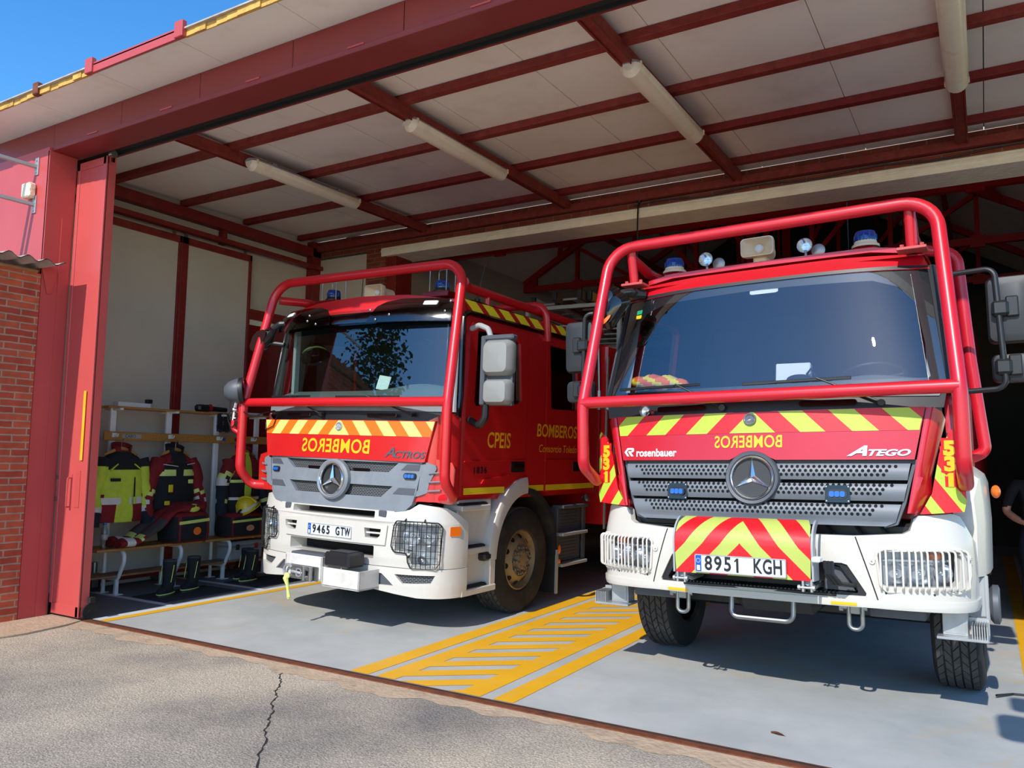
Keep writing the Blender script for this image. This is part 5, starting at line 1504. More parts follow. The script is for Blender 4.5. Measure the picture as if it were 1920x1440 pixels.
# ---- sloping panels beside the bonnet, with numerals
for s in (-1, 1):
    g = G()
    def flank(u, v, t, s=s):     # u: 0 at the bonnet edge, 1 outside
        zz = v
        xin = lerp(.925, 1.05, (v-1.28)/.65); xo = lerp(1.0, 1.165, (v-1.28)/.65)
        if v < 1.5: xo = lerp(.985, 1.11, (v-1.28)/.22)
        x = lerp(xin, xo, u)
        return V(s*x, -.085+.082*xin*xin+.12*(v-1.75)+.115*u*u-.01*math.sin(u*PI)+t, zz)
    g.sheet([(0, 1.275), (1, 1.275), (1, 1.85), (.75, 1.90), (.35, 1.925), (0, 1.925)], fmap=flank, thick=.03, ucuts=frange(0, 1, 8), vcuts=[1.4, 1.5, 1.6, 1.75, 1.85]); fk = g.build('flank_panel', 'crimson_paint', B)
    g = G()
    pout = [(.0, 1.395), (.055, 1.64), (.12, 1.77), (.185, 1.825), (.205, 1.80), (.205, 1.345), (.19, 1.285), (-.08, 1.265)]
    def pan(u, v, t, s=s):
        x = 1.055+u*.88
        return V(s*x, .05+.38*max(0, u)**1.3+.05*(v-1.5)+t, v)
    cuts = []
    def mf(u, v, s=s):
        q = (u*1.0+(v-1.26)*.78)/.200
        return 1 if (q % 1) < .42 else 0
    for k in range(-1, 8):
        for e in (0, .42): cuts.append(((0, 1.26+(k+e)*.2/.78), (1, .78)))
    g.sheet(pout[::-1], fmap=pan, thick=.025, ucuts=frange(0, .2, 4), cuts=cuts, matfn=mf, rim=0)
    fpn = g.build('number_panel', ['decal_red', 'fluo_yellow'], B)
    for (mt, bold, off, nm) in (('decal_red', .022, -.003, 'numeral_outline'), ('letter_yellow', .007, -.006, 'numerals')):
        g = G()
        for ch, z in (('5', 1.668), ('3', 1.572), ('1', 1.478)):
            g.chars(ch, .118, lambda u, v, t: pan(.120+u*s, z+v, off), .1, sx=1.3, bold=bold)
        g.build(nm, mt, fpn, 0)
# ---- grille: three perforated slats
grB = bulge(-.075, .078, .10, 1.40)
UG = frange(-1, 1, 24)
g = G(); g.sheet([(-.965, 1.60), (-.93, 1.47), (-.90, 1.33), (-.86, 1.215), (-.79, 1.19), (.79, 1.19), (.86, 1.215), (.90, 1.33), (.93, 1.47), (.965, 1.60)], fmap=lambda u, v, t: grB(u, v, t+.05), ucuts=UG, thick=.02); gB = g.build('grille', 'black_hole', B)
g = G(); g.sheet([(-.985, 1.603), (-.965, 1.603), (-.93, 1.47), (-.895, 1.33), (-.85, 1.22), (-.79, 1.195), (-.79, 1.18), (-.865, 1.20), (-.915, 1.33), (-.95, 1.47)], fmap=lambda u, v, t: grB(u, v, t), thick=.06, ucuts=UG)
g.sheet([(.985, 1.603), (.965, 1.603), (.93, 1.47), (.895, 1.33), (.85, 1.22), (.79, 1.195), (.79, 1.18), (.865, 1.20), (.915, 1.33), (.95, 1.47)], fmap=lambda u, v, t: grB(u, v, t), thick=.06, ucuts=UG)
g.sheet([(-.975, 1.578), (.975, 1.578), (.98, 1.602), (-.98, 1.602)], fmap=lambda u, v, t: grB(u, v, t+.01), thick=.05, ucuts=UG); g.build('grille_frame', 'dark_grey_plastic', gB)
SL = [([(-.93, 1.475), (.93, 1.475), (.95, 1.578), (-.95, 1.578)], (1.522, .885, .03)), ([(-.905, 1.345), (.905, 1.345), (.93, 1.452), (-.93, 1.452)], (1.405, .86, .03)),
      ([(-.80, 1.19), (.80, 1.19), (.855, 1.215), (.89, 1.325), (-.89, 1.325), (-.855, 1.215)], (1.277, .80, .028))]
for i, (o_, (zc_, hw, dz)) in enumerate(SL):
    def slm(u, v, t, zc_=zc_): return grB(u, v, t-.012-.022*math.cos(min(1, abs(v-zc_)/.06)*PI/2))
    g = G(); g.sheet(o_, fmap=slm, thick=.035, ucuts=UG, vcuts=[zc_-.04, zc_-.02, zc_, zc_+.02, zc_+.04]); sl_ = g.build('grille_slat', 'slat_grey', gB)
    g = G()
    for r_i in (-1, 0, 1):
        z = zc_+.012+r_i*.026
        n = int(2*hw/.0335)
        for k in range(n+1):
            u = -hw+2*hw*k/n+(.0167 if r_i else 0)
            lim = hw-.035*(1-r_i)-.01
            if abs(u) > lim: continue
            if abs(u) < (.16 if i < 2 else -1): continue
            a = slm(u, z, -.0015)
            g.add([slm(u+.0105*math.cos(2*PI*j/8), z+.0105*math.sin(2*PI*j/8), -.0015) for j in range(8)], [tuple(range(8))])
    tag(g.build('perforation', 'black_hole', gB, 0), kind='stuff')
g = G(); N = 48; rs = []
for (ra, d) in ((.180, .02), (.180, -.045), (.172, -.06), (.152, -.055), (.148, .02)):
    rs.append([grB(ra*math.cos(2*PI*i/N), 1.485+ra*math.sin(2*PI*i/N), d) for i in range(N)])
g.rings(rs, cap=False); g.build('emblem_surround', 'dark_grey_plastic', gB)
g = G(); g.sheet(circ(0, 1.485, .15), fmap=lambda u, v, t: grB(u, v, -.043)); g.build('emblem_back', 'fine_mesh', gB)
star(lambda u, v, t: grB(u, v, t-.042), (0, 1.485), .148, B)
for s in (-1, 1): led_unit(B, lambda u, v, t: grB(u, v, t-.034), s*.532, 1.386, .118, .060, True)
# ---- bumper
bpB = path_fn([(0, -.10), (.4, -.09), (.8, -.05), (1.0, .01), (1.13, .08), (1.21, .17), (1.25, .30), (1.26, .50)])
UBB = frange(-1.6, 1.6, 54)
def fB(u, z, t):
    x, y, nx, ny = bpB(u)
    k = -t-.035*max(0, (z-1.08)/.18)+.006*math.sin(min(1, max(0, (z-.74)/.35))*PI)
    return V(x+nx*k, y+ny*k, z)
HLB = [(.735, .845), (.72, 1.02), (.74, 1.035), (1.20, 1.045), (1.235, 1.03), (1.22, .86), (1.18, .83), (.79, .825), (.75, .835)]
recess = [(-.655, .757), (.655, .757), (.66, .775), (.56, .945), (.53, .955), (-.54, .955), (-.575, .945), (-.66, .775)]
out = [(-1.58, .735), (1.58, .735), (1.58, 1.05), (1.42, 1.12), (1.30, 1.25), (1.22, 1.268), (.99, 1.255), (.955, 1.235), (.925, 1.165), (.88, 1.145), (.60, 1.125), (-.60, 1.125), (-.88, 1.145), (-.925, 1.165), (-.955, 1.235), (-.99, 1.255), (-1.22, 1.268), (-1.30, 1.25), (-1.42, 1.12), (-1.58, 1.05)]
g = G(); g.sheet(out, [recess, HLB, mir(HLB)], fmap=fB, thick=.05, ucuts=UBB, vcuts=[.8, .87, .95, 1.02, 1.08, 1.14, 1.2]); bB = g.build('bumper', 'white_paint', B, 30)
def fB2(u, z, t):
    x, y, nx, ny = bpB(u); k = .014-t-.05*max(0, .70-z)/.05*.3
    return V(x+nx*k, y+ny*k, z)
g = G(); g.sheet([(-1.56, .665), (-.72, .69), (.72, .69), (1.56, .665), (1.56, .735), (-1.56, .735)], fmap=fB2, thick=.05, ucuts=UBB, vcuts=[.70]); g.build('bumper_lip', 'white_paint', bB, 30)
g = G(); g.sheet(recess, fmap=lambda u, v, t: onpath(bpB, -.16)(u, v, t), ucuts=UBB); g.build('recess_back', 'black_plastic', bB)
g = G(); rin = [(a*.93+.0, .855+(b-.855)*.86) for a, b in recess]
g.sheet(recess, [rin], fmap=lambda u, v, t: onpath(bpB, -.012)(u, v, t+.16*(0 if abs(u) > 9 else 0)), thick=.10, ucuts=UBB); g.build('recess_frame', 'black_plastic', bB)
for s in (-1, 1):
    g = G(); g.sheet([(s*a, b) for a, b in [(.43, .78), (.60, .775), (.53, .92), (.43, .93)]][::s], fmap=lambda u, v, t: onpath(bpB, -.06)(u, v, t), thick=.03); g.build('recess_wing', 'dark_grey_plastic', bB)
    g = G()
    p, q = fB(s*.61, 1.12, -.002), fB(s*.725, .74, -.002)
    g.tube([fB(s*lerp(.61, .725, t), lerp(1.12, .74, t), -.001) for t in frange(0, 1, 8)], .004, 5); g.build('seam', 'black_plastic', bB)
    g = G(); g.sheet(rr(s*.535-.07, s*.535+.07, .697, .716, .002), fmap=lambda u, v, t: fB2(u, v, t-.003)); g.build('sticker', 'letter_yellow', bB)
    for (a, b) in ((.78, .785), (1.05, .785)):
        g = G(); g.ball(fB(s*a, b, -.002), .007, .004, .007, 8, 5); g.build('bolt', 'black_plastic', bB)
g = G(); g.box(-.95, .95, .10, .55, .85, 1.2, .02)
for k in range(9): g.box(-.9, -.55, .02, .12, .99+k*.018, .999+k*.018)
for x in (-.3, .1, .42, .6, .75): g.tube([V(x, .06, 1.19), V(x+.05, .03, 1.13), V(x+.1, .08, 1.05)], .012, 6)
g.build('engine_bay', 'black_plastic', B)
# treaded step inside the recess
g = G(); g.box(-.5, .5, -.10, .06, .745, .765, .004)
for k in range(40): x = -.48+k*.0246; g.box(x, x+.012, -.10, .05, .765, .775)
g.build('step_tread', 'black_plastic', bB)
# ---- headlights behind white wire guards
for s in (-1, 1):
    P = (lambda pl_: pl_) if s > 0 else mir
    f = onpath(bpB)
    g = G(); g.sheet(P([(.70, .81), (1.26, .81), (1.26, 1.06), (.70, 1.06)]), fmap=lambda u, v, t: f(u, v, .10), ucuts=UBB); hl = g.build('headlight', 'reflector', B)
    g = G()
    for (a, b, r) in ((.84, .905, .062), (.99, .905, .066), (1.14, .905, .055)):
        p = f(s*a, b, .095); x, y, nx, ny = bpB(s*a)
        g.lathe([(.015, -.03), (r*.6, -.015), (r, .05), (r*1.03, .055)], p, (nx, ny, 0), 20); g.ball(p+V(nx, ny, 0)*.02, .016, .016, .016, 8, 6)
    g.build('bowl', 'chrome', hl)
    g = G(); g.sheet(P([(.74, .972), (1.21, .972), (1.21, .985), (.74, .985)]), fmap=lambda u, v, t: f(u, v, .06), ucuts=UBB, thick=.02); g.build('divider', 'silver_plastic', hl)
    p = f(s*1.09, 1.01, .075)
    g = G(); g.ball(p, .05, .03, .028, 14, 8); g.build('indicator', 'amber', hl)
    g = G(); g.sheet(P(HLB), fmap=lambda u, v, t: f(u, v, .004), ucuts=UBB); g.build('lens', 'lamp_glass', hl, 60)
    g = G()
    for k in range(14):
        u = .75+k*.0375
        g.tube(fillet([f(s*u, 1.045, .0), f(s*u, 1.045, -.05), f(s*u, .825+.0*k, -.05), f(s*u, .805, -.005)], .02, 4), .0065, 6)
    lo = [(.725, 1.03), (.78, 1.052), (1.22, 1.055), (1.30, 1.03), (1.30, .90), (1.27, .81), (1.2, .795), (.79, .795), (.745, .83)]
    g.tube(fillet([f(s*a, b, -.012) for a, b in lo], .03, 4, closed=True), .009, 8, closed=True)
    g.tube([f(s*u, .995, -.03) for u in (1.26, 1.30, 1.27)], .006, 6)
    p = f(s*.70, .975, -.01); g.lathe([(.018, 0), (.018, .006), (.006, .007)], p, (0, -1, 0), 12)
    g.tube([p, f(s*.73, 1.0, -.012)], .008, 6)
    g.build('wire_guard', 'cream_wire', hl)
# ---- hinged flap with chevrons and the number plate
def flp(u, v, t):
    # v: height along the outline 0..1 -> curved back at the top
    if v < .55: y = -.375-.01*v; z = lerp(.865, 1.06, v/.55)
    else:
        a = (v-.55)/.45*R(72); y = -.375-.0055+.20*(1-math.cos(a)); z = 1.06+.165*math.sin(a)/math.sin(R(72))
    return V(u-.018, y+t, z)
ol = [(-.427, 0), (.427, 0), (.435, .55), (.425, .85), (.40, 1.0), (-.40, 1.0), (-.425, .85), (-.435, .55)]
def fz(z): return z
cuts = []; per = .63
for k in range(-2, 5):
    for e in (0, .5):
        c = .58+(k+e)*per
        cuts += [((c, 0), (1, .46)), ((-c, 0), (-1, .46))]
cuts = []
per, duty, c0 = .235, .5, .235
# stripes follow |u| + k*height with true heights
hv = lambda v: v*.355
for k in range(-1, 7):
    for e in (0, duty):
        c = (k+e)*per+.205
        # u + .355*v*1.0 = c
        cuts += [((c, 0), (1, .355)), ((-c, 0), (1, -.355))]
cuts.append(((0, 0), (1, 0)))
mfl = lambda u, v: 0 if (((abs(u)+.355*v)-.205)/per % 1) >= duty else 1
g = G(); g.sheet(ol, fmap=lambda u, v, t: flp(u, v, t), vcuts=frange(0, 1, 16), ucuts=[-.3, .3], cuts=cuts, matfn=mfl, thick=.012, rim=2)
fl_ = g.build('hinged_flap', ['decal_red', 'pale_lime', 'silver_plastic'], B)
for s in (-1, 1):
    g = G()
    pr = [flp(s*.435, v, 0) for v in frange(0, 1, 14)]
    g.rings([[p+V(s*.0, 0, 0), p+V(s*.012, 0, 0), V(p.x+s*.012, max(p.y, -.30 if p.z < 1.0 else p.y)+.075, p.z-.01), V(p.x, max(p.y, -.30 if p.z < 1.0 else p.y)+.075, p.z-.01)] for p in pr]); g.build('side_flange', 'silver_plastic', fl_)
    g = G(); x = s*.40-.018
    for q in (-.02, .03): g.bar(V(x+q, -.36, .80), V(x+q, -.36, .875), .012, .03)
    g.cyl((x-.05, -.37, .825), (x+.05, -.37, .825), .008, 8); g.cyl((x-.05, -.37, .825), (x-.035, -.37, .825), .016, 8); g.cyl((x+.035, -.37, .825), (x+.05, -.37, .825), .016, 8)
    g.tube([V(x, -.34, .85), V(x, -.15, .80), V(x, .05, .80)], .016, 8); g.build('hinge', 'galvanised', fl_)
g = G(); g.box(.425, .475, -.42, -.34, .985, 1.015, .006); g.build('latch', 'white_letter', fl_)
g = G(); g.box(-.36, .36, -.30, -.10, .86, .90, .01); g.box(-.3, .3, -.25, .0, .90, 1.1, .02); g.build('winch_body', 'gloss_black', B)
number_plate(B, lambda u, v, t: V(u-.018, -.398+t, v), -.29, .29, .876, .990, '8951 KGH', .124)
# cables behind the flap
g = G(); 
for k in range(3): g.tube([V(.46+.02*k, -.20, .97), V(.47+.02*k, -.24, .90), V(.50+.025*k, -.20, .84), V(.57+.02*k, -.08, .82)], .014, 7)
g.build('winch_cable', 'black_plastic', B)
# ---- shackles, tow bar, steps
for s in (-1, 1):
    x = s*.57+.02
    g = G(); g.tube(fillet([(x-.04, .03, .70), (x-.04, .02, .535), (x+.04, .02, .535), (x+.04, .03, .70)], .035, 6), .014, 10); g.cyl((x-.085, .03, .665), (x+.07, .03, .665), .014, 10); g.box(x-.10, x-.07, .02, .05, .64, .69, .004); g.box(x-.03, x+.03, .0, .1, .63, .72, .005); g.build('shackle', 'steel', B)
    g = G(); g.box(s*1.06, s*1.20, .22, .34, .52, .68, .004); g.box(s*1.075, s*1.185, .215, .222, .535, .665)
    g.box(s*1.03, s*1.31, .14, .36, .505, .522, .004); 
    for k in range(7): g.box(s*(1.22+k*.013), s*(1.226+k*.013), .15, .36, .52, .60)
    g.box(s*1.20, s*1.31, .34, .36, .52, .62)
    g.build('folding_step', 'galvanised', B)
    g = G(); g.box(s*.65, s*.98, .15, .50, .60, .70, .01); g.build('bracket', 'dark_grey_plastic', B)
g = G(); g.tube(fillet([(-.205, .05, .72), (-.205, .02, .54), (.205, .02, .54), (.205, .05, .72)], .05, 6), .018, 10); g.build('tow_bar', 'steel', B)
g = G(); g.box(-1.0, 1.0, .1, .45, .66, .72, .01); g.box(-.30, .30, .4, 1.0, .52, .8, .06); g.box(-.8, .8, .3, 6.5, .62, 1.0, .03); g.box(-.95, .95, 1.12, 1.38, .42, .60, .02); g.build('chassis', 'black_plastic', B)
# ---- guard
r_ = .044
g = G(); yb_, yt_ = -.15, .19
loop = [(-1.215, .26, 1.45), (-1.24, .05, 1.452), (-1.245, yb_, 1.56), (-1.245, yb_, 2.02), (-1.15, yt_, 3.285), (1.15, yt_, 3.285), (1.245, yb_, 2.02), (1.245, yb_, 1.56), (1.24, .05, 1.452), (1.215, .26, 1.45)]
g.tube(fillet(loop, [0, .06, .10, .4, .22, .22, .4, .10, .06, 0], 8), r_, 14); guB = g.build('front_guard', 'crimson_tube', B)
g = G(); g.tube([(-1.245, yb_, 2.035), (1.245, yb_, 2.035)], r_*.97, 12); g.build('cross_bar', 'crimson_tube', guB)
for s in (-1, 1):
    g = G(); g.tube([(s*.995, .285, 3.0), (s*.995, .225, 3.285)], .036, 12); g.build('guard_post', 'crimson_tube', guB)
    g = G(); g.box(s*.995-.09, s*.995+.09, .22, .36, 2.985, 3.005, .003)
    for q in (-.06, .06): g.cyl((s*.995+q, .27, 3.0), (s*.995+q, .27, 3.03), .014, 6)
    g.build('foot_plate', 'sheet_red', guB)
    g = G(); g.tube(fillet([(s*.995, .25, 3.20), (s*.98, .55, 3.14), (s*.98, .95, 3.14), (s*1.22, .95, 3.10), (s*1.27, .92, 2.3), (s*1.33, .90, 1.66), (s*1.20, .90, 1.60)], [0, .1, .15, .12, .3, .06, 0], 6), .040, 12); g.build('rear_hoop', 'crimson_tube', guB)
# ---- roof wedge, lamps, loudspeaker
g = G()
def wdg(u, v, t):
    return V(u, .42-.03*(1-abs(u))+v*.5, 3.045+.04*v+.035*min(1, (1-min(1, abs(u)/.93))*6)-t)
g.sheet([(-.93, 0), (.93, 0), (.86, 1), (-.86, 1)], fmap=wdg, thick=.035, ucuts=frange(-.9, .9, 10))
g.box(-.85, .85, .6, 1.6, 3.04, 3.10, .02)
g.build('roof_visor', 'crimson_paint', B)
for (x) in (-.87, .635): beacon(B, x, .85, 3.19, False, .078, .13, base_box=False)
for x in (-.87, .635):
    g = G(); g.box(x-.08, x+.08, .77, .93, 3.08, 3.19, .02); g.build('beacon_bracket', 'crimson_paint', B)
horn(B, -.108, .62, 3.255, s=1.02)
g = G(); g.box(-.2, 0, .6, .9, 3.08, 3.125, .01); g.build('speaker_bracket', 'crimson_paint', B)
for x in (-.55, .225):
    o = bpy.data.objects.new('work_lamp', None); COL.objects.link(o); o.parent = B; o.location = (x, .72, 3.24)
    g = G(); g.lathe([(.055, 0), (.058, -.012), (.05, .02), (.03, .04), (.002, .042)], (0, 0, 0), (0, 1, 0), 22); g.build('housing', 'chrome', o)
    g = G(); g.lathe([(.054, -.01), (.03, -.02), (.002, -.022)], (0, 0, 0), (0, 1, 0), 22); g.build('lens', 'lamp_glass', o)
    g = G(); g.lathe([(.05, 0), (.052, -.012), (.045, .02), (.002, .035)], (.085, .07, -.035), (0, 1, 0), 18); g.lathe([(.05, -.008), (.03, -.018), (.002, -.02)], (.085, .07, -.035), (0, 1, 0), 18); g.cyl((0, .02, -.03), (0, .02, -.13), .01, 8); g.cyl((.085, .08, -.06), (.085, .08, -.13), .01, 8); g.build('second_lamp', 'reflector', o)
g = G(); g.tube([V(.50, .95, 3.12), V(.50, .96, 3.60)], .003, 6); g.build('aerial', 'black_plastic', B)
# ---- mirrors
for s in (1, -1):
    m_ = bpy.data.objects.new('side_mirror', None); COL.objects.link(m_); m_.parent = B; m_.location = (s*1.47, .30, 2.40)
    g = G(); g.tube(fillet([(-s*.25, .05, .412), (-s*.02, 0, .412), (s*.01, 0, -.355), (-s*.25, .05, -.365)], .06, 6), .0175, 10); g.build('arm', 'black_plastic', m_)
    for (z0, z1, w, nm) in ((-.065, .365, .135, 'main_mirror'), (-.315, -.135, .125, 'lower_mirror')):
        rs = []; cx = s*.06
        for (k, yy) in ((.55, .0), (.9, .012), (1, .04), (1, .075), (.97, .085)):
            rs.append([V(cx+a, yy+.03, b) for a, b in rr(-w*k, w*k, lerp((z0+z1)/2, z0, lerp(k, 1, .5)), lerp((z0+z1)/2, z1, lerp(k, 1, .5)), .04, 4)])
        g = G(); g.rings(rs); mo = g.build(nm, 'mirror_grey', m_)
        zc2 = (z0+z1)/2 if nm == 'main_mirror' else -.22
        g = G(); g.box(-.048, .048, -.03, .05, zc2-.05, zc2+.05, .018); g.box(.03*s, .10*s, .0, .04, zc2-.055, zc2+.075, .008); g.build('clamp', 'black_plastic', m_)
    if s < 0:
        for z in (.135, -.27):
            g = G(); g.box(-.03, .03, -.022, .0, z-.018, z+.018, .003); g.build('clip', 'white_letter', m_)
m_ = bpy.data.objects.new('kerb_mirror', None); COL.objects.link(m_); m_.parent = B; m_.location = (-1.13, .13, 2.80); m_.scale = (1.25, 1.25, 1.25)
for (dx, dz, k, rot) in ((-.045, .03, 1.0, 25), (.02, -.02, .95, 38)):
    rs = []
    M3 = Matrix.Rotation(R(rot), 3, 'Y')
    for (q, yy) in ((.2, -.05), (.7, -.04), (1, 0), (1, .02), (.9, .03)):
        rs.append([M3 @ V(a*q*k, 0, b*q*k)+V(dx, yy+dz*.5, dz) for a, b in rr(-.065, .065, -.13, .13, .05, 5)])
    g = G(); g.rings(rs); g.build('shell', 'gloss_black', m_)
g = G(); g.sheet(circ(0, 0, .012, 10, .05), fmap=lambda u, v, t: Matrix.Rotation(R(50), 3, 'Y') @ V(u, 0, v)+V(-.01, -.07, -.09)); g.build('marker', 'amber', m_)
g = G(); g.tube(fillet([(.01, .03, .08), (.08, .08, .10), (.16, .16, .10)], .03), .03, 8); g.box(.02, .14, .04, .12, .075, .125, .02); g.build('arm', 'black_plastic', m_)
g = G(); g.tube([V(-1.24, .12, 2.06), V(-1.24, .12, 2.60)], .006, 6); g.cyl((-1.24, .12, 2.0), (-1.24, .12, 2.15), .014, 8); g.build('marker_rod', 'steel', B)
# ---- doors, sides, fenders
for s in (-1, 1):
    fx = lambda off: (lambda u, v, t: (s*(sx_(v)+off-t), u, v))
    g = G(); g.sheet([(.32, 1.32), (1.56, 1.32), (1.56, 2.90), (.48, 2.87), (.33, 2.05)], [WFB], fmap=fx(.02), thick=.02, vcuts=[2.05, 2.3, 2.6]); D = g.build('door', 'crimson_paint', B)
    g = G(); g.sheet(WFB, fmap=fx(-.015), vcuts=[2.05, 2.3, 2.6]); g.build('side_window', 'side_glass', D, 0)
    g = G(); g.sheet(rr(1.30, 1.50, 1.75, 1.85, .01), fmap=fx(.03), thick=.012); g.build('handle', 'black_plastic', D)
    g = G(); g.sheet([(.34, 1.32), (2.1, 1.32), (2.1, 2.94), (.52, 2.94), (.34, 2.1)], [WFB], fmap=fx(-.06), vcuts=[2.05, 2.3, 2.6]); g.build('side_lining', 'cab_interior', B)
    cuts = []
    for k in range(10):
        c = .50+.298*k
        for e in (0, .17): cuts.append(((c+e, 2.93), (1, 1.2)))
    mf = lambda u, v: 1 if (((u+1.2*(v-2.93))-.50)/.298 % 1) < .57 else 0
    g = G(); g.sheet([(.47, 2.93), (2.28, 2.95), (2.28, 3.04), (.52, 3.015)], fmap=lambda u, v, t: (s*(sx_(2.93)-.55*(v-2.93)+.012), u, v+.01), cuts=cuts, matfn=mf); g.build('roof_stripes', ['crimson_paint', 'side_yellow'], B)
    # white wing over the front wheel
    g = G()
    rs = []
    for (y, zt, xo) in ((.42, 1.40, 1.26), (.50, 1.53, 1.29), (.70, 1.56, 1.32), (1.0, 1.50, 1.33), (1.5, 1.42, 1.30)):
        rs.append([V(s*1.14, y, .86), V(s*xo, y, .86), V(s*(xo+.01), y, 1.2), V(s*xo, y, zt-.05), V(s*(xo-.06), y, zt), V(s*1.14, y, zt)])
    g.rings(rs); g.build('wing', 'white_paint', B)
    g = G(); g.box(s*1.20, s*1.31, .52, .56, .58, .86, .006); g.box(s*1.16, s*1.29, .50, .54, .60, .85, .006); g.build('wing_liner', 'silver_plastic', B)
    g = G(); g.lathe([(.002, .0), (.10, .0), (.125, .02), (.125, .05), (.10, .06)], (s*1.31, .62, .67), (s, 0, 0), 24); g.build('hose_reel_rim', 'dark_grey_plastic', B)
    g = G(); g.ball((s*1.375, .9, 1.387), .03, .05, .045, 12, 8); o = g.build('side_marker', 'amber', B)
    wheel(B, s*1.09, 1.25, .50-s*.0185*1.09, .50, .31, s)
    wheel(B, s*1.05, 4.6, .50-s*.0185*1.05, .50, .32, s, nuts=False, tread=False)
g = G(); g.box(-1.2, 1.2, 2.45, 6.2, 1.0, 3.02, .03); g.build('equipment_body', 'crimson_paint', B)
# ---- inside
g = G(); g.sheet([(-1.12, .20), (-.9, .10), (0, .04), (.9, .10), (1.12, .20), (1.12, .70), (-1.12, .70)], fmap=lambda u, v, t: V(u, v, 2.07+.07*min(1, max(0, (v-.15)/.35))+.06*math.exp(-((u-.66)/.3)**2)*max(0, min(1, (v-.1)/.3))-t), thick=.25, ucuts=UC, vcuts=[.15, .25, .35, .45, .55]); g.build('dashboard', 'cab_dash', B)
steering(B, .66, .66, 2.19, .22)
seat(B, .66, 1.15, 1.80); seat(B, -.65, 1.15, 1.80)
g = G(); g.box(-1.08, 1.08, 2.10, 2.14, 1.3, 3.0); g.box(-1.05, 1.05, .5, 2.1, 2.96, 2.99); g.build('cab_lining', 'cab_interior', B)
# ================================================================ THINGS IN THE LEFT BAY
for nm, c, r_, kw in (('cloth_red', (120, 14, 22), .85, {}), ('cloth_black', (22, 23, 26), .9, {}), ('cloth_navy', (26, 30, 44), .9, {}), ('cloth_lime', (190, 208, 60), .75, {}), ('tape_white', (205, 205, 198), .5, {}), ('tape_lime', (206, 220, 120), .5, {}), ('pad_grey', (58, 60, 58), .9, {}), ('skin', (196, 140, 112), .6, {}), ('hair', (28, 22, 18), .7, {}), ('hivis_orange', (236, 110, 30), .7, {}), ('hivis_yellow', (232, 214, 50), .7, {}), ('helmet_yellow', (226, 196, 40), .35, {}), ('leaf', (58, 78, 34), .6, {}), ('bark', (86, 70, 54), .9, {}), ('tool_red', (170, 20, 24), .4, {}), ('box_grey', (150, 154, 154), .5, {}), ('brown_ladder', (92, 70, 48), .6, {}), ('ladder_yellow', (170, 130, 50), .6, {})):
    mat(nm, c, r_, var=.12, scale=8, bump=.3 if nm.startswith('cloth') else 0, bscale=25, **kw)
def recolor(g, start, fn):
    for i in range(start, len(g.f)):
        c = Vector((0, 0, 0))
        for k in g.f[i]: c += Vector(g.v[k])
        g.m[i] = fn(c/len(g.f[i]))
bench = thing('changing_bench', 'long white metal changing bench with wooden seat, coat rail and top shelf', 'bench', (-1.2, .95, 0))
def bl(g, name, m_, par=bench): return g.build(name, m_, par)
for (a, b) in ((-.33, 1.02), (1.06, 2.35)):
    g = G(); g.X = None
    g.box(-.20, .0, a, b, .495, .525, .006); g.box(.015, .215, a, b, .495, .525, .006); bl(g, 'seat_board', 'wood')
    g = G(); g.box(-.15, .0, a, b, .20, .222, .005); g.box(.015, .13, a, b, .20, .222, .005); bl(g, 'lower_shelf', 'old_wood')
for y in (.0, .73, 1.44, 2.10):
    g = G()
    g.tube(fillet([(-.16, y, .0), (-.16, y, .48), (.20, y, .48), (.20, y, .36), (.10, y, .17), (-.16, y, .17)], [0, .02, .07, .12, .05, 0], 6), .022, 8)
    g.box(.06, .10, y-.02, y+.02, 0, .18, .004); g.box(.03, .14, y-.05, y+.05, 0, .008); g.box(-.2, -.12, y-.05, y+.05, 0, .008)
    bl(g, 'leg_frame', 'white_metal')
    g = G(); g.box(-.19, -.15, y-.035, y+.035, .48, 2.09, .005); g.box(-.30, .0, y-.02, y+.02, 2.06, 2.085, .003)
    for z in (.7, 1.2, 1.6): g.cyl((-.15, y, z), (-.145, y, z), .008, 8)
    bl(g, 'post', 'white_metal')
g = G(); g.box(-.15, -.12, -.12, 2.3, 1.715, 1.815, .005); rail = bl(g, 'coat_rail', 'wood')
for y in (.0, .73, 1.44, 2.0):
    g = G(); g.box(-.122, -.112, y-.03, y+.03, 1.75, 1.80, .003); g.tube(fillet([(-.115, y, 1.765), (-.06, y, 1.755), (-.045, y, 1.79)], .02), .008, 6); g.build('coat_hook', 'white_metal', rail)
for (a, b, mt, tx) in ((.10, .34, 'silver_plastic', 'CABO'), (1.70, 1.86, 'cab_interior', ''), (1.50, 1.55, 'led_blue', '')):
    g = G(); g.box(-.1205, -.1185, a, b, 1.745, 1.79); pl_ = g.build('name_plate', mt, bench)
    if tx:
        g = G(); g.text(tx, .05, lambda u, v, t: V(-.1175, (a+b)/2+u-.02, 1.767+v)); g.build('lettering', 'ink', pl_, 0)
g = G(); g.box(-.36, -.24, -.10, 2.35, 2.085, 2.11, .005); g.box(-.22, -.10, -.10, 2.35, 2.085, 2.11, .005); bl(g, 'top_shelf', 'wood')

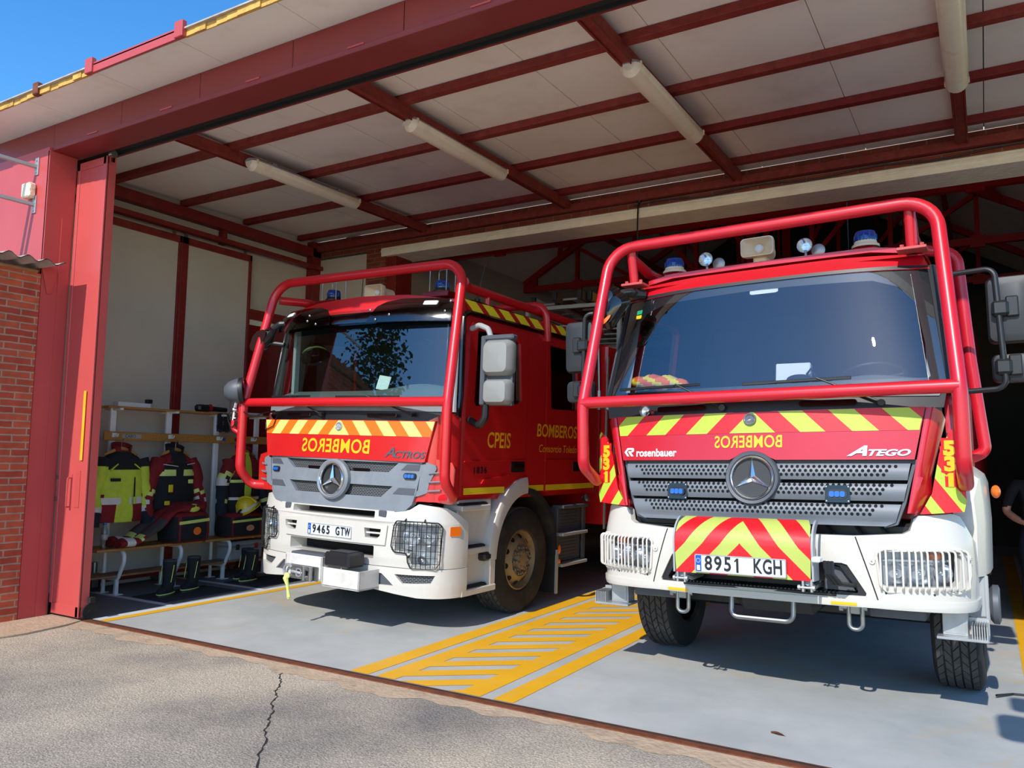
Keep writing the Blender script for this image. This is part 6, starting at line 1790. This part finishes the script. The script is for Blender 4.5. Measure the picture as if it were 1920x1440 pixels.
def hanger(y, z, lab):
    o = thing('coat_hanger', lab, 'hanger', (-1.17, y, z-.015))
    g = G(); rs = []
    for t in frange(-1, 1, 16):
        a = abs(t); yy = t*.20; zz = -.02-.075*a**1.3; k = 1-.5*a**3
        rs.append([V(.012*k*math.cos(q), yy, zz+.022*k*math.sin(q)) for q in [2*PI*i/8 for i in range(8)]])
    g.rings(rs); g.build('arms', 'wood', o)
    g = G(); g.tube(fillet([(0, 0, -.02), (0, 0, .05), (.02, 0, .09), (.055, 0, .08), (.05, 0, .06)], .02), .0035, 6); g.build('hook', 'steel', o)
    return o
hanger(.95, 1.66, 'wooden hanger in the lime and red jacket on the coat rail')
hanger(1.65, 1.66, 'wooden hanger in the black jacket with dark red sleeves')
hanger(2.68, 1.66, 'wooden hanger in the jacket beside the left truck')
def jacket(y, label, body_fn, sleeve_fn, mats, hem=.78, width=.29, sl=.70, spread=.12, seed=0, tilt=0):
    o = thing('fire_jacket', label, 'jacket', (-1.19, y, 0), (0, 0, R(tilt)))
    rnd = random.Random(seed)
    g = G(); rs = []
    zs = [hem, hem+.06, hem+.2, hem+.35, hem+.5, 1.36, 1.46, 1.53, 1.575, 1.60]
    ws = [width*1.02, width*1.04, width*.99, width*.96, width*.96, width*.98, width*.92, width*.70, width*.40, width*.30]
    ds = [.10, .11, .115, .115, .12, .115, .10, .085, .07, .065]
    N = 40
    zz = []
    for i in range(len(zs)-1):
        for k in range(4): zz.append((lerp(zs[i], zs[i+1], k/4), lerp(ws[i], ws[i+1], k/4), lerp(ds[i], ds[i+1], k/4)))
    zz.append((zs[-1], ws[-1], ds[-1]))
    for (z, w, d) in zz:
        ring = []
        for j in range(N):
            a = 2*PI*j/N; ca, sa = math.cos(a), math.sin(a)
            wr = 1+.035*math.sin(5*a+z*14+seed)+.02*math.sin(11*a-z*22)
            ring.append(V(d*wr*(abs(ca)**.8)*(1 if ca > 0 else -1), w*(abs(sa)**.85)*(1 if sa > 0 else -1)*(1+.01*math.sin(z*30)), z))
        rs.append(ring)
    g.rings(rs); recolor(g, 0, body_fn)
    g.build('torso', mats, o, 60)
    for s in (-1, 1):
        g = G(); pts = []; rad = []
        for t in frange(0, 1, 16):
            yy = s*(width*.80+spread*math.sin(t*PI*.55)+.012*math.sin(t*13+seed)); z = 1.50-sl*t+.02*math.sin(t*PI)
            pts.append(V(-.005+.05*t*t+.012*math.sin(t*9), yy, z)); rad.append(lerp(.095, .068, t)*(1+.05*math.sin(t*26+seed)))
        g.tube(pts, rad, 16); recolor(g, 0, lambda c: sleeve_fn(1-(c.z-(1.5-sl))/sl, c)); g.build('sleeve', mats, o, 60)
    g = G()
    rs = []
    for (z, k) in ((1.575, 1.0), (1.62, 1.08), (1.665, 1.15), (1.67, 1.05), (1.62, .9)):
        rs.append([V(.075*k*math.cos(a)-.01, .105*k*math.sin(a), z-.03*math.cos(a)) for a in [R(28)+R(304)*j/20 for j in range(21)]])
    vs = [p for r in rs for p in r]; n = 21
    g.add(vs, [(i*n+j, i*n+j+1, (i+1)*n+j+1, (i+1)*n+j) for i in range(len(rs)-1) for j in range(n-1)]); recolor(g, 0, lambda c: body_fn(V(0, 0, 1.61)))
    g.build('collar', mats, o, 60)
    return o, width
JM = ['cloth_red', 'cloth_black', 'cloth_lime', 'tape_white', 'tape_lime', 'cloth_navy']
def b1(c):
    z = c.z; y = c.y
    if z > 1.585: return 0
    if z > 1.37+.10*abs(y): return 1
    if abs(y) < .055 and c.x > 0: return 2
    if 1.00 < z < 1.07: return 3
    if z > 1.08+.14*max(0, abs(y)-.12): return 2
    if abs(y) < .10 and c.x > 0 and z > .8: return 2
    return 0
def s1(t, c): return 1 if t < .12 else (2 if t < .72 else (3 if t < .80 else 5))
j1, _ = jacket(.97, 'lime yellow and red fire jacket hanging nearest the door leaf', b1, s1, JM, hem=.80, width=.275, sl=.74, spread=.10, seed=1)
g = G(); g.box(.115, .125, -.19, -.07, 1.255, 1.29, .002); g.build('name_strip', 'cloth_black', j1)
g = G(); g.tube([V(.12, .10, 1.30), V(.125, .10, 1.18), V(.13, .10, 1.05)], .008, 6); g.build('torch_cord', 'cloth_black', j1)
g = G(); g.tube([V(.13, .10, 1.08), V(.135, .10, 1.0)], .018, 8); g.build('torch', 'fluo_yellow', j1)
for s in (-1, 1):
    g = G(); g.bar(V(.095, s*.10, 1.45), V(.11, s*.19, 1.38), .02, .012); g.build('shoulder_tab', 'cloth_lime', j1)
def b2(c):
    z, y = c.z, c.y
    if 1.30 < z < 1.365 and c.x > -.02 and .06 < abs(y): return 4
    if z > 1.43+.05*(1-abs(y)/.25) and abs(y) > .1: return 0
    return 1
def s2(t, c): return 0 if t < .55 else (4 if t < .62 else (0 if t < .70 else (3 if t < .74 else 0)))
j2, _ = jacket(1.66, 'black fire jacket with dark red sleeves, hanging on the middle hook', b2, s2, JM, hem=.92, width=.27, sl=.66, spread=.15, seed=4)
for (y, z, w, h, mt) in ((-.12, 1.16, .06, .09, 'helmet_yellow'), (-.16, .99, .07, .05, 'helmet_yellow'), (.15, 1.24, .07, .05, 'tape_lime')):
    g = G(); g.box(.115, .13, y-w/2, y+w/2, z-h/2, z+h/2, .006); g.build('patch', mt, j2)
g = G(); g.tube([V(.10, -.22, 1.445), V(.118, -.10, 1.43), V(.115, -.03, 1.42)], .005, 6); g.tube([V(.09, .22, 1.46), V(.112, .1, 1.44)], .005, 6); g.build('piping', 'tape_white', j2)
def b3(c):
    if 1.20 < c.z < 1.26: return 4
    if .98 < c.z < 1.03: return 3
    if abs(c.y) < .03 and c.x > 0: return 2
    return 1 if c.z < 1.30 else 0
def s3(t, c):
    if .22 < t < .30: return 4
    if .34 < t < .38 or .42 < t < .46: return 3
    if .74 < t < .80: return 4
    return 0 if t < .30 else 5
jacket(2.70, 'dark red and black fire jacket half hidden behind the left truck guard', b3, s3, JM, hem=.82, width=.26, sl=.70, spread=.14, seed=9)

# bag on the bench and the overtrousers thrown over it
def bag(name, label, loc, sx, sy, sz, rot=0, tape=True, patch='hivis_orange'):
    o = thing(name, label, 'bag', loc, (0, 0, R(rot)))
    g = G(); rs = []
    for (t, k) in ((0, .90), (.05, 1.0), (.3, 1.05), (.6, 1.02), (.85, .96), (.97, .86), (1.0, .70)):
        rs.append([V(a*k*(1+.02*math.sin(t*7+a*20)), b*k, sz*t) for a, b in rr(-sx, sx, -sy, sy, min(sx, sy)*.45, 6)])
    g.rings(rs); recolor(g, 0, lambda c: 0 if (c.z < sz*.12 or c.z > sz*.80 or abs(c.y-sy*.75) < .03 or abs(c.y+sy*.72) < .03) else 1); g.build('body', ['cloth_red', 'cloth_black'], o, 60)
    if tape:
        g = G(); g.sheet([(-sy*.85, sz*.60), (sy*.85, sz*.66), (sy*.85, sz*.76), (-sy*.85, sz*.70)], fmap=lambda u, v, t: V(sx*1.06+.004, u, v), ucuts=[0]); g.build('reflective_tape', 'tape_lime', o)
    g = G(); g.sheet(circ(sy*.15, sz*.36, sy*.22, 14, sz*.13), fmap=lambda u, v, t: V(sx*1.06+.006+t, u, v), thick=.004); g.build('patch', patch, o)
    for s in (-1, 1):
        g = G(); g.tube(fillet([(s*sx*.7, -sy*.4, sz*.9), (s*sx*.75, -sy*.35, sz*1.12), (s*sx*.75, sy*.35, sz*1.12), (s*sx*.7, sy*.4, sz*.9)], .06), .014, 8); g.build('strap', 'cloth_black', o)
    return o
bag('kit_bag', 'red and black kit bag with reflective tape on the bench under the black jacket', (-1.06, 1.74, .527), .17, .26, .36, 4)
bag('kit_bag', 'red and black kit bag under the yellow helmet, beside the left truck', (-1.10, 2.60, .527), .16, .27, .30, -3, patch='skin')
o = thing('fire_trousers', 'dark red fire overtrousers with grey knee pad lying along the bench', 'trousers', (-1.0, 1.22, .53))
def trouser_path(t): return V(0, lerp(-.40, .66, t), pw(t, [(0, .045), (.18, .06), (.45, .20), (.62, .36), (.75, .405), (1, .41)]))
for k, dx in enumerate((.05, -.12)):
    g = G(); rs = []
    for t in frange(0, .80, 26):
        c = trouser_path(t)+V(dx+.02*math.sin(t*8+k), 0, .012*k+.006*math.sin(t*22)); w = lerp(.085, .115, t)*(1+.05*math.sin(t*21+k*2)); hgt = .042*(1+.25*math.sin(t*17+k))
        d = (trouser_path(t+.02)-trouser_path(t-.0)).normalized(); up = V(1, 0, 0).cross(d)
        rs.append([c+V(1, 0, 0)*w*math.cos(a)+up*hgt*math.sin(a)*(1+.1*math.sin(3*a+t*30)) for a in [2*PI*j/18 for j in range(18)]])
    g.rings(rs)
    recolor(g, 0, lambda c: 1 if (-.33 < c.y < -.25) else (2 if (-.12 < c.y < .14 and c.x > dx-.01) else (3 if abs(c.y+.15) < .02 else 0))); g.build('leg', ['cloth_red', 'tape_white', 'pad_grey', 'tape_lime'], o, 60)
g = G(); rs = []
for t in frange(.72, 1.0, 8):
    c = trouser_path(t)+V(-.03, 0, .01)
    rs.append([c+V((.185-.06*(t-.72))*math.cos(a), 0, .05*math.sin(a)*(1+.15*math.sin(4*a+t*9))) for a in [2*PI*j/18 for j in range(18)]])
g.rings(rs); g.build('waist', 'cloth_red', o, 60)
g = G(); g.ball((.10, .52, .40), .05, .09, .05, 12, 8); recolor(g, 0, lambda c: int((c.y*40) % 2)); g.build('lining', ['tape_lime', 'cloth_lime'], o)
# helmets
def helmet(label, loc, rot, m_='helmet_yellow', band='tape_white'):
    o = thing('fire_helmet', label, 'helmet', loc, rot)
    g = G(); g.lathe([(.155, -.01), (.15, .0), (.138, .05), (.115, .105), (.07, .14), (.002, .152)], n=24); g.lathe([(.155, -.01), (.175, -.02), (.172, -.028), (.145, -.012)], n=24); g.build('shell', m_, o)
    g = G(); g.lathe([(.1525, .004), (.1455, .035)], n=24); g.build('band', band, o)
    g = G(); g.tube([V(.150*math.sin(t), 0, .157*math.cos(t)) for t in frange(-1.4, 1.4, 12)], .012, 8); g.build('crest', m_, o)
    g = G(); g.sheet(rr(-.10, .10, -.10, .0, .04), fmap=lambda u, v, t: V(math.sqrt(max(.0, .168**2-u*u)), u, v-.005), ucuts=frange(-.1, .1, 8)); g.build('face_shield', 'smoke_plastic', o)
    return o
helmet('yellow fire helmet lying on the kit bag beside the left truck', (-1.03, 2.66, .885), (R(25), R(-20), R(20)))
# bottle
o = thing('water_bottle', 'clear plastic water bottle with blue cap on the left end of the bench', 'bottle', (-1.05, .73, .527))
g = G(); g.lathe([(.002, 0), (.034, .002), (.038, .02), (.036, .06), (.038, .10), (.036, .15), (.038, .19), (.030, .225), (.016, .25), (.015, .262)], n=20); g.build('body', 'bottle_plastic', o, 60)
g = G(); g.lathe([(.019, .258), (.019, .285), (.002, .287)], n=16); g.build('cap', 'led_blue', o)
g = G(); g.lathe([(.0375, .10), (.0375, .16)], n=20); g.build('wrapper', 'silver_plastic', o)
# boots
def boot_mesh(par):
    g = G(); rs = []
    # shaft and foot as one loft: rings along a bent path
    prof = [((0, .0, .37), .072, .082), ((0, .0, .30), .070, .080), ((0, -.003, .22), .066, .074), ((0, .0, .15), .064, .074), ((0, .02, .10), .062, .086), ((0, .05, .075), .060, .09)]
    for (c, a, b) in prof:
        rs.append([V(a*math.cos(t), c[1]+b*math.sin(t), c[2]) for t in [2*PI*j/18 for j in range(18)]])
    rs.append([V(.062*math.cos(t), .045+.125*math.sin(t), .055) for t in [2*PI*j/18 for j in range(18)]])
    rs.append([V(.058*math.cos(t), .05+.145*math.sin(t), .022) for t in [2*PI*j/18 for j in range(18)]])
    g.rings(rs); g.ball((0, .135, .055), .056, .062, .045, 14, 8); g.build('upper', 'cloth_black', par, 60)
    g = G(); g.rings([[V(.062*k*math.cos(t), .055+.155*k*math.sin(t), z) for t in [2*PI*j/20 for j in range(20)]] for z, k in ((0, .96), (.005, 1.0), (.028, 1.0), (.032, .95))]); g.build('sole', 'pad_grey', par)
    g = G(); g.tube([V(.064*math.cos(t), .055+.158*math.sin(t), .03) for t in frange(-.6, PI+.6, 18)], .006, 6); g.tube([V(.068, .03, .33), V(.066, .05, .25), V(.064, .075, .15)], .004, 6); g.tube([V(-.068, .03, .33), V(-.066, .05, .25), V(-.064, .075, .15)], .004, 6); g.build('trim', 'tape_lime', par)
    g = G(); g.lathe([(.074, .365), (.074, .385), (.062, .385), (.060, .30)], n=18); g.build('cuff', 'pad_grey', par)
for (lab, x, y, rz) in (('black fire boot with yellow-green trim on the mat, toe towards the door leaf', -.60, 1.24, 205), ('black fire boot standing upright behind its pair on the mat', -.66, 1.60, 200), ('black fire boot on the floor beside the left truck bumper', -.62, 2.42, 190), ('black fire boot at the back beside the left truck bumper', -.80, 2.50, 185)):
    o = thing('fire_boot', lab, 'boot', (x, y, .012 if y < 2.2 else .012), (0, 0, R(rz))); boot_mesh(o)
for (lab, y0, y1) in (('black rubber floor mat under the pair of fire boots', .96, 1.90), ('black rubber floor mat beside the left truck', 2.18, 3.05)):
    g = G(); g.box(-.84, -.27, y0, y1, .0025, .0115, .003)
    for k in range(12): g.box(-.82, -.29, y0+.03+k*(y1-y0-.08)/11.5, y0+.04+k*(y1-y0-.08)/11.5, .0112, .0125)
    tag(g.build('floor_mat', 'mat_black'), lab, 'mat')
# tool box on the lower shelf
o = thing('tool_box', 'grey plastic tool box on the lower shelf of the bench', 'tool box', (-1.16, 2.68, .223))
g = G(); g.box(-.13, .13, -.27, .27, 0, .17, .02); g.build('case', 'box_grey', o)
g = G(); g.box(-.135, .135, -.275, .275, .17, .235, .02); g.build('lid', 'box_grey', o)
for y in (-.15, .15):
    g = G(); g.box(.13, .142, y-.03, y+.03, .13, .20, .004); g.build('latch', 'tool_red' if y > 0 else 'black_plastic', o)
g = G(); g.tube(fillet([(0, -.09, .232), (0, -.09, .255), (0, .09, .255), (0, .09, .232)], .015), .009, 8); g.build('handle', 'black_plastic', o)
# things on the top shelf
g = G(); g.box(-1.46, -1.36, 1.0, 1.42, 2.11, 2.165, .003); tag(g.build('white_board', 'paper'), 'white board lying on the left end of the top shelf', 'board')
g = G(); g.box(-1.40, -1.34, 1.36, 1.43, 2.167, 2.215, .006); tag(g.build('black_box', 'black_plastic'), 'tiny black box standing on the white board on the shelf', 'box')
o = thing('power_tool', 'black and red power tool lying on the top shelf above the jackets', 'tool', (-1.36, 2.22, 2.112))
g = G(); g.box(-.06, .06, -.16, .02, 0, .09, .025); g.build('body', 'black_plastic', o)
g = G(); g.cyl((0, .0, .05), (0, .06, .05), .045, 14); g.ball((0, .05, .075), .03, .03, .03, 10, 8); g.build('collar', 'tool_red', o)
g = G(); g.tube([V(0, .05, .045), V(0, .30, .04)], .034, 12, r1=.03); g.build('handle', 'black_plastic', o)
g = G(); g.box(-1.42, -1.36, 2.60, 3.15, 2.112, 2.14, .004); tag(g.build('white_tube', 'paper'), 'pale strip lying on the right end of the top shelf', 'strip')
o = thing('work_glove', 'pair of black work gloves hanging from the edge of the top shelf', 'gloves', (-1.28, 2.42, 2.10))
for dy in (-.05, .05):
    g = G(); g.box(-.02, .02, dy-.045, dy+.045, -.16, .0, .018)
    for k in range(4): g.tube([V(0, dy-.036+.024*k, -.15), V(.006, dy-.04+.026*k, -.20), V(.012, dy-.042+.028*k, -.235-.01*(1.5-abs(k-1.5)))], .0115, 8, r1=.009)
    g.tube([V(0, dy+.045, -.07), V(.01, dy+.07, -.11), V(.012, dy+.075, -.15)], .012, 8); g.build('glove', 'cloth_black', o, 50)
# grey floor castor stand by the sliding panels
o = thing('castor', 'grey metal castor on the floor behind the open door leaf', 'castor', (-1.50, .92, 0))
g = G(); g.cyl((-.02, 0, .075), (.02, 0, .075), .075, 18); g.build('wheel', 'rubber', o)
g = G(); g.box(-.035, -.025, -.04, .04, .05, .20, .004); g.box(.025, .035, -.04, .04, .05, .20, .004); g.box(-.035, .035, -.05, .05, .195, .21); g.cyl((0, 0, .21), (0, 0, .33), .035, 12); g.build('fork', 'steel', o)

# ================================================================ THINGS IN AND ON THE TRUCKS
def inA(x, y, z): 
    M = Matrix.Translation((1.827, 1.3, 0)) @ Matrix.Rotation(R(-1.40), 4, 'Z') @ Matrix.Rotation(R(1.14), 4, 'Y'); return M @ V(x, y, z)
def inB(x, y, z):
    M = Matrix.Translation((5.931, 1.0, 0)) @ Matrix.Rotation(R(-1.51), 4, 'Z') @ Matrix.Rotation(R(-1.06), 4, 'Y'); return M @ V(x, y, z)
hx = helmet('black fire helmet with pale reflective band hanging inside the left truck cab', inA(-.98, .50, 2.66), (R(15), R(-25), R(-60)), 'gloss_black', 'tape_lime')
hx.scale = (.95, .95, .95)
o = thing('tablet_holder', 'small white card on a black holder on the left truck dashboard', 'holder', inA(.11, .42, 2.23))
g = G(); g.obox((0, 0, .10), (.16, .012, .15), Matrix.Rotation(R(-12), 3, 'X') @ Matrix.Rotation(R(10), 3, 'Y'), .004); g.build('card', 'paper', o)
g = G(); g.tube([V(-.04, .04, .09), V(-.08, .02, .0)], .012, 8); g.ball((-.05, .03, .06), .022, .022, .022, 10, 8); g.build('arm', 'black_plastic', o)
o = thing('document_box', 'white box with a black strap on the right truck dashboard', 'box', inB(.175, .42, 2.15))
g = G(); g.obox((0, 0, .075), (.24, .07, .145), Matrix.Rotation(R(-8), 3, 'X'), .006); g.build('case', 'paper', o)
g = G(); g.ball((.05, -.06, .03), .09, .05, .035, 12, 8); g.tube([V(.10, -.06, .06), V(.13, -.07, .10), V(.16, -.06, .05)], .01, 6); g.build('strap', 'cloth_black', o)
o = thing('safety_vest', 'crumpled orange and yellow high-visibility vest on the right truck dashboard', 'vest', inB(-.84, .36, 2.175))
g = G(); rs = []
for t in frange(0, 1, 22):
    k = math.sin(PI*min(1, max(.02, t)))**.5
    rs.append([V(lerp(-.25, .25, t), .07*k*math.cos(a)*(1+.2*math.sin(t*17)), .02+.058*k*math.sin(a)*(1+.25*math.sin(t*23+a*3))+.03*(1-t)) for a in [2*PI*j/16 for j in range(16)]])
g.rings(rs); recolor(g, 0, lambda c: 1 if (math.sin(c.x*38+c.z*60) > .35) else (2 if abs(c.x-.14) < .03 else 0)); g.build('cloth', ['hivis_orange', 'hivis_yellow', 'tape_white'], o, 60)
# ladders on the roof of the left truck
for i, (x, z, mt, lab) in enumerate(((.52, 3.70, 'brown_ladder', 'brown ladder on the roof rack of the left truck'), (.99, 3.70, 'ladder_yellow', 'yellowish ladder on the roof rack of the left truck, nearer the right truck'), (.05, 3.70, 'silver_plastic', 'aluminium ladder on the roof rack of the left truck, beside the brown one'))):
    o = thing('ladder', lab, 'ladder', inA(x, 3.52+.12*i, z+.062), (R(-4.0), R(1.14), R(-1.4)), None)
    for s in (-1, 1):
        g = G(); g.box(s*.19-.025, s*.19+.025, 0, 3.6, -.05, .07, .006); g.build('rail', mt, o)
        g = G(); g.box(s*.19-.03, s*.19+.03, -.02, .03, -.055, .075, .006); g.build('end_cap', 'black_plastic', o)
    for k in range(11):
        g = G(); g.cyl((-.19, .2+k*.3, .01), (.19, .2+k*.3, .01), .016, 8); g.build('rung', 'silver_plastic', o)
# cable across the floor at the right
g = G(); g.tube([V(7.26, 2.0, .02), V(7.36, 2.15, .008), V(7.55, 2.2, .008), V(7.9, 2.15, .008), V(8.3, 2.3, .008)], .008, 6)
tag(g.build('floor_cable', 'black_wire'), 'thin black cable lying across the floor right of the right truck', 'cable')
# dead leaf on the floor
g = G(); g.grid(lambda u, v: V(6.16+.05*(u-.5)*2, .42+.022*(v-.5)*2*math.sin(PI*max(.05, min(.95, u))), .004+.008*math.sin(u*4+v)), 8, 4); tag(g.build('dry_leaf', 'rust'), 'dry orange-brown leaf on the grey floor in front of the right truck', 'leaf')

# ================================================================ PERSON AT THE RIGHT EDGE
def person():
    P = {}
    J = [('pelvis', (0, 0, .95), .14, None), ('belly', (0, -.01, 1.10), .135, 'pelvis'), ('chest', (0, 0, 1.30), .155, 'belly'), ('neckbase', (0, .01, 1.46), .075, 'chest'), ('neck', (0, 0, 1.52), .055, 'neckbase'), ('head', (0, -.01, 1.60), .085, 'neck'), ('crown', (0, 0, 1.68), .078, 'head'),
         ('nose', (0, -.105, 1.595), .016, 'head'),
         ]
    for s, n in ((-1, 'l'), (1, 'r')):
        J += [('hip'+n, (s*.10, 0, .90), .10, 'pelvis'), ('thigh'+n, (s*.105, .0, .70), .09, 'hip'+n), ('knee'+n, (s*.11, -.01, .49), .062, 'thigh'+n), ('calf'+n, (s*.115, .025, .34), .058, 'knee'+n), ('ankle'+n, (s*.12, .02, .09), .042, 'calf'+n), ('foot'+n, (s*.125, -.06, .045), .042, 'ankle'+n), ('toe'+n, (s*.13, -.15, .035), .034, 'foot'+n),
              ('shoulder'+n, (s*.19, .01, 1.41), .075, 'chest'), ('upper'+n, (s*.25, .03, 1.27), .055, 'shoulder'+n), ('elbow'+n, (s*.285, .06, 1.11), .043, 'upper'+n), ('fore'+n, (s*.24, -.06, 1.04), .040, 'elbow'+n), ('wrist'+n, (s*.17, -.17, .99), .027, 'fore'+n), ('palm'+n, (s*.13, -.22, .975), .034, 'wrist'+n)]
        for k in range(4):
            a = (k-1.5)*.021
            J += [('f%d0%s' % (k, n), (s*.115, -.262, .975+a), .0095, 'palm'+n), ('f%d1%s' % (k, n), (s*.085, -.285+.004*k, .972+a), .009, 'f%d0%s' % (k, n)), ('f%d2%s' % (k, n), (s*.058, -.283+.006*k, .968+a), .008, 'f%d1%s' % (k, n))]
        J += [('t0'+n, (s*.13, -.235, 1.012), .011, 'palm'+n), ('t1'+n, (s*.10, -.262, 1.028), .0095, 't0'+n)]
    me = bpy.data.meshes.new('p'); idx = {}
    vs, es = [], []
    for n, p, r_, par in J:
        idx[n] = len(vs); vs.append(p)
        if par: es.append((idx[par], idx[n]))
    me.from_pydata(vs, es, [])
    ob = bpy.data.objects.new('p', me); COL.objects.link(ob)
    md = ob.modifiers.new('s', 'SKIN'); md.use_smooth_shade = True; md.branch_smoothing = .6
    for (n, p, r_, par), sv in zip(J, me.skin_vertices[0].data): sv.radius = (r_*(1.22 if n in ('chest', 'belly', 'pelvis') else 1), r_*(.82 if n in ('chest', 'belly', 'pelvis') else 1))
    me.skin_vertices[0].data[0].use_root = True
    sd = ob.modifiers.new('d', 'SUBSURF'); sd.levels = 2; sd.render_levels = 2
    dg = bpy.context.evaluated_depsgraph_get(); dg.update()
    m2 = bpy.data.meshes.new_from_object(ob.evaluated_get(dg))
    bpy.data.objects.remove(ob); bpy.data.meshes.remove(me)
    m2.materials.clear()
    for q in ('cloth_black', 'cloth_navy', 'skin', 'rubber'): m2.materials.append(MATS[q])
    for f in m2.polygons:
        c = f.center
        if c.z > 1.49: k = 2
        elif c.z < .085: k = 3
        elif c.z < .93 and c.y > -.17: k = 1
        elif (abs(c.x) > .21 and c.z < 1.16) or c.y < -.15: k = 2
        else: k = 0
        f.material_index = k; f.use_smooth = True
    root = thing('person', 'person in black shirt and dark trousers standing at the right edge, forearm bent', 'person', (7.70, 5.55, 0), (0, 0, R(20)))
    b = bpy.data.objects.new('body', m2); COL.objects.link(b); b.parent = root
    zmin = min(v.co.z for v in m2.vertices); b.location = (0, 0, -zmin)
    g = G(); g.ball((0, .012, 1.64-zmin), .095, .108, .10, 18, 12); 
    g.f = [f for f in g.f if sum(g.v[i][2] for i in f)/len(f) > 1.60-zmin or sum(g.v[i][1] for i in f)/len(f) > .02]; g.m = [0]*len(g.f); g.build('hair', 'hair', root, 60)
    for s in (-1, 1):
        g = G(); g.ball((s*.086, .0, 1.60-zmin), .012, .022, .032, 10, 8); g.build('ear', 'skin', root, 60)
        g = G(); g.ball((s*.032, -.083, 1.625-zmin), .012, .008, .008, 10, 8); g.build('eye', 'ink', root, 60)
    g = G(); g.tube([V(-.028, -.080, 1.552-zmin), V(0, -.088, 1.55-zmin), V(.028, -.080, 1.552-zmin)], .006, 8); g.build('mouth', 'tool_red', root, 60)
person()

# ================================================================ TREE ACROSS THE YARD (mirrored in the left windscreen)
o = thing('tree', 'leafy tree across the yard, mirrored in the left truck windscreen', 'tree', (-4.7, -8.4, 0))
g = G(); g.tube([V(0, 0, 0), V(.1, .1, 2), V(0, .2, 3.6), V(.3, .2, 5.2), V(.2, .3, 6.6)], .2, 10, r1=.05)
rnd = random.Random(3)
for k in range(14):
    a = rnd.uniform(0, 2*PI); z = rnd.uniform(2.6, 5.6); l = rnd.uniform(1.0, 2.0)
    g.tube([V(.05, .15, z), V(l*.5*math.cos(a), l*.5*math.sin(a)+.15, z+.5), V(l*math.cos(a), l*math.sin(a)+.15, z+.9)], .06, 6, r1=.015)
g.build('trunk', 'bark', o)
g = G()
for k in range(12000):
    a = rnd.uniform(0, 2*PI); u = rnd.uniform(-1, 1); r_ = 3.15*rnd.uniform(.25, 1)**.5*(1+.18*math.sin(5*a+3*u)); q = math.sqrt(1-u*u)
    p = V(r_*q*math.cos(a), r_*q*math.sin(a), 4.9+3.1*u*(r_/3.15))
    d = V(rnd.uniform(-1, 1), rnd.uniform(-1, 1), rnd.uniform(-1, .4)).normalized(); e = d.orthogonal().normalized()
    l, w = rnd.uniform(.10, .18), rnd.uniform(.035, .06)
    g.add([p, p+d*l*.5+e*w, p+d*l, p+d*l*.5-e*w], [(0, 1, 2, 3)])
tag(g.build('foliage', 'leaf', o, 0), kind='stuff')
# rounded shapes on a post, added out of view to cast a floor shadow
o = thing('shadow_caster', 'unseen grey shadow caster on a post outside the right edge, added for its floor shadow', 'mirror', (7.83, -2.55, 0))
g = G(); g.cyl((0, 0, 0), (0, 0, 3.65), .035, 12); g.lathe([(.10, 0), (.10, .015), (.04, .02)], n=16); g.build('post', 'steel', o)
g = G()
rs = []
for (k, y) in ((.97, .03), (1, .0), (1, -.03), (.95, -.045)): rs.append([V(-.26+a*k, y, 3.07+b*k) for a, b in rr(-.16, .16, -.20, .20, .07, 6)])
g.rings(rs); g.build('shell', 'mirror_grey', o)
g = G(); rs = []
for (k, y) in ((.97, .03), (1, .0), (1, -.03), (.95, -.045)): rs.append([V(-.20+a*k, y, 3.52+b*k) for a, b in rr(-.12, .12, -.12, .12, .04, 6)])
g.rings(rs); g.build('small_shell', 'mirror_grey', o)
g = G()
for z in (3.07, 3.52): g.bar(V(0, 0, z), V(-.15, 0, z), .03, .03)
g.build('arm', 'steel', o)

GROUPS = {'fire_truck': 'fire trucks parked in the bay', 'wall_bracket': 'metal arms on the red wall', 'coat_hanger': 'hangers on the coat rail', 'fire_jacket': 'fire jackets on the coat rail', 'kit_bag': 'kit bags on the bench', 'fire_helmet': 'fire helmets', 'fire_boot': 'fire boots on the floor', 'floor_mat': 'rubber mats in front of the bench', 'ladder': 'ladders on the left truck'}
for ob in list(SC.objects):
    if ob.parent is None and ob.name.split('.')[0] in GROUPS: ob['group'] = GROUPS[ob.name.split('.')[0]]
